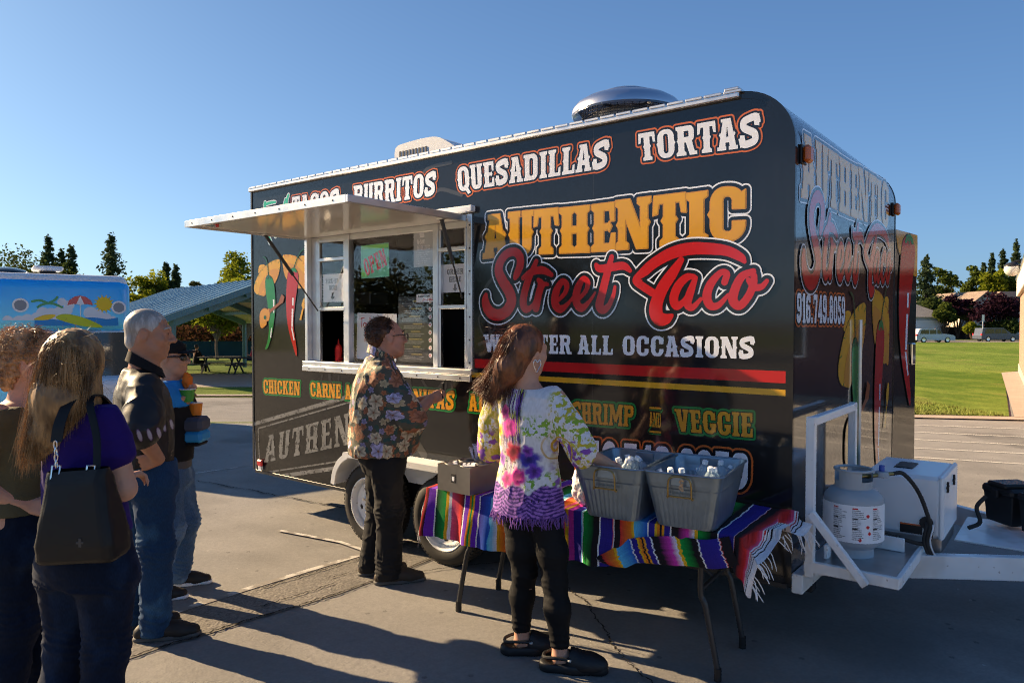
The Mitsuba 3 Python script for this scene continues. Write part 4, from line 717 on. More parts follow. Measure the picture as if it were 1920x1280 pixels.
# ---- gas tank, hoses, generator, batteries
MT = frame_at(TM, 5.115, .30, .476, 0) @ np.diag([.94, .94, .94, 1])
tk = thing('gas_tank', 'grey propane tank with a white warning sleeve on the trailer deck', 'gas tank')
prin('tank_grey', varied((.34, .37, .40), 6, .3), .4, .5)
obj('body', lathe([(.0, .035), (.10, .04), (.145, .075), (.156, .12), (.156, .30), (.150, .335), (.12, .37), (.07, .388), (.0, .392)], 48), 'tank_grey', tk, 40, M=MT)
obj('foot_ring', lathe([(.105, .0), (.108, .0), (.108, .055), (.10, .055), (.10, .0)], 40), 'tank_grey', tk, 40, M=MT)
aa = np.linspace(.6, 2 * PI - .1, 40); col = []
obj('collar', loop_skin([np.c_[.098 * np.cos(np.linspace(0, 2 * PI, 48, endpoint=False)), .098 * np.sin(np.linspace(0, 2 * PI, 48, endpoint=False)), np.full(48, z)] for z in (.375, .42)]), 'tank_grey', tk, 40, M=MT)
for t0, t1_ in ((-2.2, -.9), (.2, 1.9), (2.6, 3.4)):
    t = np.linspace(t0, t1_, 16); obj('collar_post', grid_mesh(np.stack([np.c_[.098 * np.cos(t), .098 * np.sin(t), np.full(16, z)] for z in (.42, .475)], 1)), 'tank_grey', tk, 40, M=MT)
obj('collar_top', tube([[.098 * math.cos(t), .098 * math.sin(t), .478] for t in np.linspace(0, 2 * PI, 40, endpoint=False)], .008, 8, close=True), 'tank_grey', tk, 40, M=MT)
sl_ = obj('sleeve', lathe([(.1585, .10), (.1585, .305)], 48), 'paper', tk, 40, M=MT, label='white printed warning sleeve')
def onsleeve(s, z_off=.0012):
    m = flat(shapely.segmentize(s, .008)); 
    v = np.array(m.vertices); t = v[:, 0] / .1585 - 1.0; m.vertices = np.c_[(.1585 + z_off) * np.cos(t), (.1585 + z_off) * np.sin(t), v[:, 1]]; return m
rl = np.random.default_rng(8)
for x0 in (-.16, -.06, .05):
    for k in range(3): obj('print', onsleeve(sbox(x0, .285 - .055 * k, x0 + .028, .292 - .055 * k)), 'print_red' if k == 0 else 'print_black', sl_, M=MT)
    for k in range(16):
        z = .276 - k * .0105
        if z > .112: obj('print', onsleeve(sbox(x0, z, x0 + .03 + .045 * rl.random(), z + .0042)), 'print_grey', sl_, M=MT)
for x0, z in ((.02, .25), (.02, .19), (.03, .155), (-.02, .118)): obj('print', onsleeve(Polygon([(x0 - .011, z), (x0, z + .011), (x0 + .011, z), (x0, z - .011)])), 'print_red', sl_, M=MT)
obj('valve', [tube([[0, 0, .39], [0, 0, .44]], .018, 12), tube([[0, 0, .43], [.06, .05, .44]], .012, 10)], 'brass', tk, 40, M=MT)
rg = thing('gas_regulator', 'gas regulator with a blue cap and black hose beside the propane tank', 'regulator')
def hw(name, pts, r, m, par, **k): return obj(name, tube(spline(pts, 8), r, 10), m, par, 40, M=TM, **k)
obj('housing', lathe([(0, 0), (.035, 0), (.038, .01), (.03, .03), (.0, .032)], 20, (5.225, .43, .875)), 'tank_grey', rg, 40, M=TM); obj('cap', lathe([(.014, .0), (.014, .03), (0, .032)], 14, (5.225, .43, .908)), prin('blue_cap', (.02, .08, .4), .4), rg, M=TM)
hw('pipe', [(5.17, .345, .885), (5.20, .39, .887), (5.24, .46, .887), (5.265, .50, .887)], .011, 'brass', rg)
hw('hose', [(5.265, .50, .887), (5.31, .54, .885), (5.37, .58, .80), (5.41, .62, .68), (5.43, .65, .56), (5.40, .63, .50), (5.3, .58, .52), (5.17, .50, .56)], .011, 'rubber', rg)
gn = thing('generator', 'white boxed generator on the trailer tongue', 'generator'); prin('cover_white', varied((.72, .74, .76), 5, .12), .28, .5, clearcoat=.5)
obj('cover', bx(5.08, 5.47, .70, 1.24, .515, .855, .02), 'cover_white', gn, M=TM); obj('base', bx(5.10, 5.47, .72, 1.22, .43, .515, .004), 'stainless', gn, M=TM)
obj('end_cap', bx(5.455, 5.482, .695, 1.245, .51, .86, .01), 'cover_white', gn, M=TM); obj('handle_recess', bx(5.20, 5.30, .88, 1.08, .853, .861, .004), 'black_plastic', gn, M=TM)
obj('grommet', tube([[5.40, .70, .60], [5.40, .685, .60]], .034, 18), 'black_plastic', gn, M=TM); obj('decal', bx(5.27, 5.38, .6955, .699, .53, .575, 0), 'black_plastic', gn, M=TM); obj('decal', bx(5.27, 5.38, .6955, .699, .5755, .583, 0), 'ink_orange', gn, M=TM)
for y, z in ((.80, .79), (1.05, .79)): obj('knob', [bx(5.482, 5.492, y - .03, y + .03, z - .006, z + .006, .002), bx(5.482, 5.493, y - .006, y + .006, z - .03, z + .03, .002)], 'black_plastic', gn, M=TM)
for dx, m_ in ((0, 'rubber'), (.015, 'rubber'), (.03, 'fringe_white')): hw('cable', [(5.40, .68, .60), (5.41 + dx, .64, .60), (5.40 + dx, .62, .52), (5.42 + dx, .63, .45), (5.44 + dx, .66, .43)], .009 if m_ == 'rubber' else .004, m_, gn)
MB_ = frame_at(TM, 5.82, 1.42, .487, math.radians(-45))
for i, (o, nm) in enumerate(((-.12, 'black battery box nearer the generator on the trailer tongue'), (.15, 'black battery box cut by the right edge of the picture'))):
    b_ = thing('battery_box', nm, 'battery box'); obj('case', loop_skin([np.c_[rrect(w, d, .012, 4) + [o, 0], np.full(16, z)] for w, d, z in ((.20, .17, 0), (.225, .19, .17), (.225, .19, .172))], True), 'black_plastic', b_, 30, M=MB_)
    obj('lid', [cbox([o, 0, .195], [.245, .21, .05], .015), cbox([o, 0, .23], [.15, .21, .03], .01)], 'black_plastic', b_, M=MB_); obj('strap_lug', cbox([o, -.108, .18], [.05, .02, .05], .005), 'black_plastic', b_, M=MB_)
hw('battery_cable', [(5.62, 1.32, .66), (5.58, 1.27, .60), (5.60, 1.24, .52), (5.55, 1.18, .49)], .012, 'rubber', None); tag('battery_cable', 'thick black cable hanging from the battery box', 'cable')
# ---- signs behind the serving window
def sheet_on(name, x0, x1, z0, z1, y, m, label, cat, tilt=0.):
    s = affinity.rotate(sbox(x0, z0, x1, z1), tilt); f = on(prism(s, .002), S2); f.apply_translation([0, y + .002, 0]); return obj(name, f, m, None, M=TM, label=label, cat=cat)
def mark(par, s, m, y, name='lettering'):
    f = flat(s)
    if f is None: return
    f = on(f, S2); f.apply_translation([0, y - .0012, 0]); obj(name, f, m, par, M=TM)
def line(par, text, x0, x1, z0, z1, m, y, rot=0, slant=0.):
    gs = unary_union([inquad(g, [(x0 + slant, z1), (x1 + slant, z1), (x1, z0), (x0, z0)]) for g in word(text, .12)]); mark(par, affinity.rotate(gs, rot), m, y)
def arrow(x, z, s): return unary_union([sbox(x - .2 * s, z, x + .2 * s, z + .6 * s), Polygon([(x - .5 * s, z), (x + .5 * s, z), (x, z - .5 * s)])])
k = sheet_on('paper_sign', .962, 1.245, 1.875, 2.11, .060, 'paper', 'white pick-up here paper in the left window sash', 'sign'); line(k, 'PICK', 1.0, 1.09, 2.03, 2.07, 'print_grey', .060); line(k, 'UP', 1.115, 1.17, 2.03, 2.07, 'print_grey', .060); mark(k, sbox(1.095, 2.047, 1.11, 2.052), 'print_grey', .06); line(k, 'HERE', 1.04, 1.15, 1.975, 2.015, 'print_grey', .060); mark(k, arrow(1.09, 1.92, .055), 'print_black', .06, 'arrow')
k = sheet_on('paper_sign', 2.352, 2.60, 1.92, 2.125, .060, 'paper', 'white order here paper in the right window sash', 'sign'); line(k, 'ORDER', 2.40, 2.56, 2.05, 2.09, 'print_grey', .060); line(k, 'HERE', 2.42, 2.54, 1.995, 2.035, 'print_grey', .060); mark(k, arrow(2.48, 1.95, .05), 'print_grey', .06, 'arrow')
prin('neon_green', (.25, .75, .18), .6, .2); prin('neon_teal', (.20, .68, .48), .6, .2)
k = sheet_on('open_sign', 1.445, 1.775, 2.06, 2.325, .066, 'neon_teal', 'green open poster in the wide window', 'sign', 1); line(k, 'OPEN', 1.48, 1.745, 2.11, 2.25, 'print_pink', .066, 18); mark(k, unary_union([sbox(1.45, 2.29, 1.77, 2.32), Polygon([(1.45, 2.07), (1.53, 2.07), (1.45, 2.15)])]), 'neon_green', .0662, 'corner')
k = sheet_on('hiring_sign', 2.05, 2.25, 2.12, 2.405, .066, prin('pale_film', (.42, .44, .46), .5), 'grey now hiring notice at the top of the wide window', 'sign'); line(k, 'NOW', 2.085, 2.17, 2.29, 2.325, 'paper', .066); line(k, 'HIRING', 2.085, 2.225, 2.245, 2.28, 'paper', .066)
for j in range(6): mark(k, sbox(2.08, 2.225 - j * .016, 2.22 - .02 * (j % 3), 2.229 - j * .016), 'paper', .066, 'rule')
mark(k, sbox(2.115, 2.34, 2.165, 2.395), 'paper', .066, 'patch')
k = sheet_on('whiteboard', 1.36, 1.83, 1.40, 1.775, .09, 'paper', 'whiteboard with red handwriting leaning behind the wide window', 'whiteboard', -1.5)
for j, st in enumerate([[(1.39, 1.735, .003), (1.46, 1.74, .003)], [(1.425, 1.738, .003), (1.42, 1.66, .003)], [(1.475, 1.69, .003), (1.455, 1.70, .003), (1.445, 1.68, .003), (1.46, 1.665, .003), (1.478, 1.69, .003), (1.474, 1.70, .003)], [(1.525, 1.745, .003), (1.522, 1.665, .003), (1.5, 1.67, .003), (1.495, 1.69, .003), (1.52, 1.70, .003)], [(1.57, 1.70, .003), (1.545, 1.695, .003), (1.55, 1.67, .003), (1.57, 1.68, .003), (1.575, 1.665, .003)], [(1.595, 1.70, .003), (1.61, 1.67, .003), (1.63, 1.70, .003), (1.60, 1.63, .003)], [(1.645, 1.75, .003), (1.64, 1.72, .003)], [(1.69, 1.70, .003), (1.665, 1.695, .003), (1.685, 1.675, .003), (1.66, 1.665, .003)], [(1.46, 1.55, .003), (1.47, 1.62, .003), (1.49, 1.58, .003), (1.51, 1.62, .003), (1.52, 1.55, .003)]]): mark(k, brush([st])[0] if False else brush([st]), 'print_red', .088)
k = sheet_on('menu_board', 1.86, 2.275, 1.40, 1.90, .085, 'black_plastic', 'black menu board with gold headings behind the wide window', 'menu board')
for j in range(8):
    z = 1.86 - j * .058; mark(k, sbox(2.02 - .02 * (j % 3), z, 2.10 + .02 * (j % 2), z + .010), 'brass', .085, 'heading')
    for q in (1, 2): mark(k, sbox(1.90 + .02 * (j % 2), z - .015 * q, 2.17 - .03 * q, z - .015 * q + .005), 'print_grey', .085, 'rule')
    c = Point(2.205, z); mark(k, c.buffer(.017, 10), 'paper', .0848, 'price_spot'); mark(k, c.buffer(.009, 8).difference(c.buffer(.005, 8)), 'print_red', .0835, 'price')
k = sheet_on('sticker', 2.08, 2.25, 1.855, 1.915, .062, 'paper', 'small white sticker with red script above the menu board', 'sticker')
c_ = unary_union([st_, ta_]); mark(k, affinity.translate(affinity.scale(c_, .055, .045, origin=(3.7, 1.95)), 2.165 - 3.7 + .03, 1.873 - 1.95), 'print_red', .062); mark(k, sbox(2.10, 1.893, 2.22, 1.903), 'print_black', .062)
for nm, x, y, m_, lab in (('sauce_bottle', .985, .20, 'print_red', 'red squeeze bottle inside the left window'), ('sauce_bottle', 1.19, .17, 'paper', 'white squeeze bottle inside the left window')):
    obj(nm, lathe([(0, 0), (.03, 0), (.032, .01), (.032, .13), (.03, .14), (.024, .15), (.024, .165), (.010, .172), (.003, .215), (0, .216)], 20, (x, y, 1.3415)), m_, None, 40, M=TM, label=lab, cat='bottle')
# ---- figures: smooth blends of tapered limbs, meshed by surface nets -----------------------------
def V(*a): return np.array(a, float)
def cap(a, b, ra, rb=None, k=.02): return ('c', V(*a), V(*b), ra, ra if rb is None else rb, k)
def ell(c, r, R=None, k=.02): return ('e', V(*c), V(*r), R, k)
def loft(secs, R=None, o=(0, 0, 0), k=.03, pw=2.0):
    """stack of ellipse sections (z, cx, cy, rx, ry) in a frame R at o"""
    return ('l', np.array(sorted(secs), float), R, V(*o), k, pw)
def chain(pts, rs, k=.02): return [cap(pts[i], pts[i + 1], rs[i], rs[i + 1], k) for i in range(len(pts) - 1)]
def minus(p): return ('-', p)
def below(z): return ('z', z, 1)
def above(z): return ('z', z, -1)
def cutp(n, o): return ('p', V(*n) / np.linalg.norm(n), V(*o))       # keeps the side the normal points away from
def group(prims, k=.03): return ('g', prims, 0, 0, k, k)
def _d(pr, P):
    t = pr[0]
    if t == 'g': return field(pr[1], P)
    if t == 'c':
        a, b, ra, rb = pr[1:5]; ba = b - a; L2 = ba @ ba + 1e-12; q = P - a; h = np.clip(q @ ba / L2, 0, 1)
        return np.sqrt(((q - h[:, None] * ba) ** 2).sum(1)) - (ra + (rb - ra) * h)
    if t == 'e':
        q = P - pr[1]; q = q @ pr[3] if pr[3] is not None else q
        k0 = np.sqrt(((q / pr[2]) ** 2).sum(1)) + 1e-9; k1 = np.sqrt(((q / pr[2] ** 2) ** 2).sum(1)) + 1e-9
        return k0 * (k0 - 1) / k1
    if t == 'l':
        S, R, o, _, pw = pr[1:6]; q = P - o; q = q @ R if R is not None else q; z = np.clip(q[:, 2], S[0, 0], S[-1, 0])
        cx, cy, rx, ry = [np.interp(z, S[:, 0], S[:, i]) for i in (1, 2, 3, 4)]
        u = (np.abs((q[:, 0] - cx) / rx) ** pw + np.abs((q[:, 1] - cy) / ry) ** pw) ** (1 / pw)
        d = (u - 1) * np.minimum(rx, ry); e = np.abs(q[:, 2] - z)
        return np.where(e > 0, np.sqrt(np.maximum(d, 0) ** 2 + e ** 2) + np.minimum(d, 0) * 0, d)
def field(prims, P):
    d = np.full(len(P), 9.0)
    for pr in prims:
        if pr[0] == '-': d = np.maximum(d, -_d(pr[1], P))
        elif pr[0] == 'z': d = np.maximum(d, (P[:, 2] - pr[1]) * pr[2])
        elif pr[0] == 'p': d = np.maximum(d, (P - pr[2]) @ pr[1])
        else:
            e = _d(pr, P); k = pr[5] if pr[0] == 'c' else pr[4]
            h = np.clip(.5 + .5 * (e - d) / k, 0, 1) if k > 0 else (e > d) * 1.0
            d = e * (1 - h) + d * h - k * h * (1 - h) if k > 0 else np.minimum(d, e)
    return d
def nets(prims, h=.008, pad=.05):
    lo, hi = np.full(3, 9.), np.full(3, -9.); everyp = [q for pr in prims for q in (pr[1] if pr[0] == 'g' else [pr])]
    for pr in everyp:
        if pr[0] == 'c':
            for q, r in ((pr[1], pr[3]), (pr[2], pr[4])): lo, hi = np.minimum(lo, q - r), np.maximum(hi, q + r)
        elif pr[0] == 'e': lo, hi = np.minimum(lo, pr[1] - pr[2].max()), np.maximum(hi, pr[1] + pr[2].max())
        elif pr[0] == 'l':
            S = pr[1]; m = max(np.abs(S[:, 1:3]).max() + S[:, 3:5].max(), 0); lo, hi = np.minimum(lo, pr[3] + [-m, -m, S[0, 0]]), np.maximum(hi, pr[3] + [m, m, S[-1, 0]])
    for pr in prims:
        if pr[0] == 'z': lo[2], hi[2] = (lo[2], min(hi[2], pr[1])) if pr[2] > 0 else (max(lo[2], pr[1]), hi[2])
    lo, hi = lo - pad, hi + pad; B = 6; nb = np.ceil((hi - lo) / (h * B)).astype(int); n = nb * B + 1
    cg = [lo[k] + (np.arange(nb[k]) + .5) * B * h for k in range(3)]; Cc = np.stack(np.meshgrid(*cg, indexing='ij'), -1).reshape(-1, 3)
    dc = field(prims, Cc); act = np.abs(dc) < B * h * 1.75
    D = np.repeat(np.repeat(np.repeat(np.where(dc < 0, -1., 1.).reshape(nb), B, 0), B, 1), B, 2).astype(np.float32); D = np.pad(D, ((0, 1),) * 3, mode='edge')
    ai = np.argwhere(act.reshape(nb)) * B; off = np.stack(np.meshgrid(*[np.arange(B + 1)] * 3, indexing='ij'), -1).reshape(-1, 3)
    for s in range(0, len(ai), 3000):
        I = (ai[s:s + 3000, None] + off[None]).reshape(-1, 3); D[I[:, 0], I[:, 1], I[:, 2]] = field(prims, lo + I * h)
    neg = D < 0; c8 = sum(neg[i:n[0] - 1 + i, j:n[1] - 1 + j, k:n[2] - 1 + k].astype(np.int8) for i in (0, 1) for j in (0, 1) for k in (0, 1))
    cells = np.argwhere((c8 > 0) & (c8 < 8)); idx = np.full(n - 1, -1); idx[tuple(cells.T)] = np.arange(len(cells))
    acc, cnt = np.zeros((len(cells), 3)), np.zeros(len(cells)); cor = [(i, j, k) for i in (0, 1) for j in (0, 1) for k in (0, 1)]
    for a in cor:
        for ax in range(3):
            if a[ax]: continue
            b = list(a); b[ax] = 1; da, db = D[tuple((cells + a).T)], D[tuple((cells + b).T)]; m = (da < 0) != (db < 0)
            t = np.where(m, da / np.where(m, da - db, 1), 0); q = np.array(a, float)[None].repeat(len(cells), 0); q[:, ax] = t; acc += q * m[:, None]; cnt += m
    v = lo + (cells + acc / np.maximum(cnt, 1)[:, None]) * h; F = []
    for ax in range(3):
        u, w = (ax + 1) % 3, (ax + 2) % 3; sl0 = [slice(1, n[k] - 1) for k in range(3)]; sl0[ax] = slice(0, n[ax] - 1); sl1 = list(sl0); sl1[ax] = slice(1, n[ax])
        a, b = neg[tuple(sl0)], neg[tuple(sl1)]
        for m, flip in ((a & ~b, False), (~a & b, True)):
            e = np.argwhere(m); e[:, u] += 1; e[:, w] += 1; q = []
            for du, dw in ((1, 1), (0, 1), (0, 0), (1, 0)): t = e.copy(); t[:, u] -= du; t[:, w] -= dw; q.append(idx[tuple(t.T)])
            q = np.stack(q, 1); q = q[(q >= 0).all(1)]; q = q[:, ::-1] if flip else q; F += [q[:, [0, 1, 2]], q[:, [0, 2, 3]]]
    f = np.vstack(F); e = np.vstack([f[:, [0, 1]], f[:, [1, 2]], f[:, [2, 0]]])
    for lam in (.5, -.52, .5):
        s, c = np.zeros_like(v), np.bincount(np.r_[e[:, 0], e[:, 1]], minlength=len(v))[:, None]
        for k in range(3): s[:, k] = np.bincount(e[:, 0], v[e[:, 1], k], len(v)) + np.bincount(e[:, 1], v[e[:, 0], k], len(v))
        v = v + lam * (s / np.maximum(c, 1) - v)
    return trimesh.Trimesh(v, f, process=False)
def vnormals(m):
    v, f = np.asarray(m.vertices), np.asarray(m.faces); n = np.zeros_like(v); c = np.cross(v[f[:, 1]] - v[f[:, 0]], v[f[:, 2]] - v[f[:, 0]])
    for k in range(3): np.add.at(n, f[:, k], c)
    return n / (np.linalg.norm(n, axis=1, keepdims=True) + 1e-12)
def crease(m, fn): m.vertices = m.vertices + vnormals(m) * fn(np.asarray(m.vertices))[:, None]; return m
def folds(amp, fx=9, fz=4, seed=0, ridge=.5):
    def f(v):
        a = meshkit.fbm(v * [fx, fx, fz] + seed, 3, seed); r = 1 - 2 * np.abs(meshkit.fbm(v * [fx * 1.3, fx * 1.3, fz * 1.6] + 7 + seed, 2, seed + 3) - .5) * 2
        return amp * ((a - .5) * 2 * (1 - ridge) + (np.clip(r, 0, 1) ** 3 - .3) * ridge)
    return f
def bunch(zs, amp, seed):
    """cloth gathered round the knees and ankles: short folds running across"""
    def f(v):
        n = meshkit.fbm(v * [7, 7, 3] + seed, 3, seed); w = sum(np.exp(-((v[:, 2] - z) / s) ** 2) for z, s in zs); k = v[:, 2] * 95 + n * 16 + v[:, 0] * 14
        return amp * w * (1 - np.abs(np.sin(k)) ** .7 * 1.4) * (.4 + 1.2 * meshkit.fbm(v * [9, 9, 9] + 3 + seed, 2, seed + 1))
    return f
def yawm(deg):
    """frame columns: right, forward, up for a figure that faces deg (0 = +x, 90 = away from the camera)"""
    c, s = math.cos(math.radians(deg)), math.sin(math.radians(deg)); return np.array([[s, c, 0], [-c, s, 0], [0, 0, 1.0]])
def face_frame(deg, pitch=0., roll=0.):
    R = yawm(deg); c, s = math.cos(math.radians(pitch)), math.sin(math.radians(pitch)); X = np.array([[1, 0, 0], [0, c, -s], [0, s, c]])
    c, s = math.cos(math.radians(roll)), math.sin(math.radians(roll)); Y = np.array([[c, 0, s], [0, 1, 0], [-s, 0, c]]); return R @ X @ Y
def head(o, R, s=1., nose=1., chin=1.):
    """head about its centre o; R columns right, forward, up"""
    def w(*p): return V(*o) + R @ (V(*p) * s)
    e = lambda c, r, k=.02: ell(w(*c), V(*r) * s, R, k)
    c_ = lambda a, b, ra, rb, k=.012: cap(w(*a), w(*b), ra * s, rb * s, k)
    g = [e((0, -.016, .036), (.077, .098, .086)), e((0, .024, -.036), (.060, .068, .088), .03), e((0, .060, -.098 * chin), (.024, .022, .020), .03), c_((-.042, .030, -.075), (-.058, -.02, -.03), .022, .02, .03), c_((.042, .030, -.075), (.058, -.02, -.03), .022, .02, .03),
         c_((-.036, .078, .032), (.036, .078, .032), .013, .013, .02), c_((0, .090, .016), (0, .108 * nose, -.020), .009, .013), e((0, .108 * nose, -.024), (.015, .014, .012), .01), e((-.014, .098, -.028), (.010, .011, .009), .008), e((.014, .098, -.028), (.010, .011, .009), .008),
         c_((-.018, .084, -.058), (.018, .084, -.058), .007, .007, .006), c_((-.016, .082, -.070), (.016, .082, -.070), .008, .008, .006), e((-.040, .062, -.022), (.024, .022, .022), .03), e((.040, .062, -.022), (.024, .022, .022), .03)]
    for x in (-.032, .032): g += [minus(e((x, .100, .010), (.021, .018, .012)))]
    for x in (-.032, .032): g += [e((x, .079, .010), (.0135, .0125, .0105), .004)]
    for x in (-1, 1):
        g += [e((x * .080, -.012, .0), (.010, .024, .034), .008), minus(e((x * .090, -.006, .004), (.007, .012, .018)))]
    return g, w
def hand(wr, d, nrm, size=1., curl=(35, 40, 25), thumb=(.55, .65, .45), spread=1., flip=1, splay=0.):
    """wrist, direction of the fingers, direction the palm faces; flip = side of the thumb"""
    wr, d, nrm = V(*wr), V(*d) / np.linalg.norm(d), V(*nrm); nrm = nrm - d * (nrm @ d); nrm /= np.linalg.norm(nrm); s = np.cross(d, nrm) * flip; z = size; g = []
    for i, (o, L) in enumerate(zip((.030, .010, -.010, -.028), (.072, .080, .074, .058))):
        k0 = wr + d * .012 * z + s * o * .6 * z; kn = wr + d * (.088 - .004 * abs(i - 1)) * z + s * o * z * spread - nrm * .004 * z
        g.append(cap(k0, kn, .0155 * z, .0125 * z, .012)); p, ang = kn, 0.; dd = d + s * (o * splay)
        dd = dd / np.linalg.norm(dd)
        for j, (c, l) in enumerate(zip(curl, (.46, .30, .24))):
            ang += math.radians(c * (1 + .07 * (i - 1))); q = p + (dd * math.cos(ang) + nrm * math.sin(ang)) * L * l * z * 1.05
            g.append(cap(p, q, (.0095 - .0012 * j) * z, (.0085 - .0013 * j) * z, .004)); p = q
    b = wr + d * .028 * z + s * .024 * z + nrm * .008 * z; t = d * thumb[0] + s * thumb[1] + nrm * thumb[2]; t /= np.linalg.norm(t)
    m = b + t * .045 * z; t2 = t + nrm * .35 + d * .25; t2 /= np.linalg.norm(t2); g += [cap(wr + d * .01 * z + s * .012 * z, b, .015 * z, .014 * z, .012), cap(b, m, .0135 * z, .0105 * z, .008), cap(m, m + t2 * .032 * z, .0105 * z, .008 * z, .004)]
    return g
def shoe_prims(an, yaw, L=.27, w=.043):
    f = V(math.cos(math.radians(yaw)), math.sin(math.radians(yaw)), 0); a = V(an[0], an[1], 0); s = V(f[1], -f[0], 0)
    P = lambda u, h, v=0.: a + f * u * L / .27 + V(0, 0, h) + s * v
    return [cap(P(-.055, .04), P(.03, .045), w * .92, w, .02), cap(P(.03, .04), P(.115, .036), w, w * 1.02, .02), cap(P(.115, .034), P(.175, .030), w * 1.02, w * .78, .02), cap(P(-.03, .07), P(-.02, .105), w * .86, w * .88, .02), cap(P(0, .08), P(.08, .05), w * .8, w * .8, .03), above(.012)], [cap(P(-.055, .012), P(.06, .012), w * 1.0, w * 1.02, .03), cap(P(.06, .012), P(.18, .012), w * 1.05, w * .82, .03), above(.0), below(.026)]
def strands(n, root_fn, path_fn, seed, w=.0022, m=9, taper=.4):
    """hair as narrow ribbons; path_fn(root, rng) -> control points"""
    r = np.random.default_rng(seed); Vv, Ff, at = [], [], 0
    for i in range(n):
        p = np.asarray(path_fn(root_fn(r), r)); t = np.linspace(0, 1, m)[:, None]
        if len(p) == 4: q = (1 - t) ** 3 * p[0] + 3 * (1 - t) ** 2 * t * p[1] + 3 * (1 - t) * t ** 2 * p[2] + t ** 3 * p[3]
        else: q = p; 
        mm = len(q); tg = np.gradient(q, axis=0); sd = np.cross(tg, r.normal(0, 1, 3)); sd /= np.linalg.norm(sd, axis=1, keepdims=True) + 1e-9
        ww = (w * (1 - (1 - taper) * np.linspace(0, 1, mm)))[:, None]; Vv.append(np.stack([q - sd * ww, q + sd * ww], 1).reshape(-1, 3))
        k = at + 2 * np.arange(mm - 1)[:, None]; Ff.append(np.vstack([np.hstack([k, k + 1, k + 3]), np.hstack([k, k + 3, k + 2])])); at += 2 * mm
    return trimesh.Trimesh(np.vstack(Vv), np.vstack(Ff), process=False)
def skin(k, c, red=(.10, -.02, -.02)):
    c = [float(v) for v in c]
    def fn(p, n, uv): q = fbm(p.x * 22, p.y * 22, p.z * 22, 3); f = noise(p.x * 160, p.y * 160, p.z * 160); return C(*c) * (.86 + .22 * q + .08 * f) + C(*red) * (q - .5) * .35
    return prin(k, mikit.proc(fn), .48, .4)
def clothm(k, c, f=60., amt=.25, rough=.85, wv=400., bs=.0007):
    c = [float(v) for v in c]
    def fn(p, n, uv): return C(*c) * (1 - amt / 2 + amt * fbm(p.x * 7, p.y * 7, p.z * 7, 3)) * (.88 + .24 * noise(p.x * wv, p.y * wv, p.z * wv * .6))
    return prin(k, mikit.proc(fn), rough, .15, sheen=.25)
def jeans(k, c, c2):
    def fn(p, n, uv):
        a = fbm(p.x * 5, p.y * 5, p.z * 3, 3); b = noise(p.x * 330, p.y * 330, p.z * 90); w = smoothstep(.48, .72, fbm(p.x * 11 + 3, p.y * 11, p.z * 5, 3))
        return mix(c, c2, w * .65 + .2 * a) * (.72 + .5 * b)
    return prin(k, mikit.proc(fn), .85, .15, sheen=.2)
class Person:
    """offsets are metres from the spot on the ground: x right, y away from the camera, z up"""
    def __init__(self, label, x, y):
        self.k = thing('person', label, 'person'); self.o = np.eye(4); self.o[:3, 3] = [x, y, 0]
    def add(self, name, mesh, m, smooth=True, parent=None, **kw):
        return obj(name, mesh, m, parent or self.k, smooth, M=self.o, **kw)
# ---- the people --------------------------------------------------------------------------------
skin('skin_tan', (.40, .19, .115)); skin('skin_red', (.50, .245, .165)); skin('skin_fair', (.50, .27, .185)); skin('skin_warm', (.46, .24, .155))
prin('lip', (.33, .10, .08), .45, .4); prin('eye_white', (.6, .58, .55), .2, .5); prin('iris', (.02, .015, .01), .15, .5); prin('lens_dark', (.012, .011, .01), .06, .6, clearcoat=1.); prin('glasses_frame', (.03, .015, .012), .3, .5)
def hairm(k, c0, c1, rough=.42):
    def fn(p, n, uv): return mix(c0, c1, smoothstep(.25, .75, fbm(p.x * 30, p.y * 30, p.z * 9, 3))) * (.8 + .4 * noise(p.x * 200, p.y * 200, p.z * 30))
    return prin(k, mikit.proc(fn), rough, .5)
hairm('hair_brown', (.035, .016, .009), (.10, .040, .018)); hairm('hair_auburn', (.055, .020, .010), (.22, .075, .028)); hairm('hair_blonde', (.11, .058, .022), (.38, .215, .085), .5); hairm('hair_curly', (.20, .11, .05), (.50, .30, .15)); hairm('hair_grey', (.24, .22, .20), (.46, .43, .40)); hairm('hair_black', (.01, .008, .008), (.03, .022, .02))
def flower(x, y, n=5, sharp=.5):
    """(0 at a flower's centre .. 1 at its edge, its random number, angle phase)"""
    x, y = mi.Float(x), mi.Float(y); best, rnd, ph = mi.Float(9), mi.Float(0), mi.Float(0)
    for a in (-1, 0, 1):
        for b in (-1, 0, 1):
            cx, cy = dr.floor(x) + a, dr.floor(y) + b; r0 = mikit.cell_rand(cx, cy, 5); dx, dy = x - cx - .2 - .6 * mikit.cell_rand(cx, cy, 1), y - cy - .2 - .6 * mikit.cell_rand(cx, cy, 2)
            th = dr.atan2(dy, dx) + 6.28 * r0; pet = (1 - sharp) + sharp * dr.abs(dr.cos(th * (n / 2.))); v = dr.sqrt(dx * dx + dy * dy) / (pet * (.29 + .19 * mikit.cell_rand(cx, cy, 3)))
            up = v < best; best = dr.select(up, v, best); rnd = dr.select(up, mikit.cell_rand(cx, cy, 4), rnd); ph = dr.select(up, th, ph)
    return best, rnd, ph
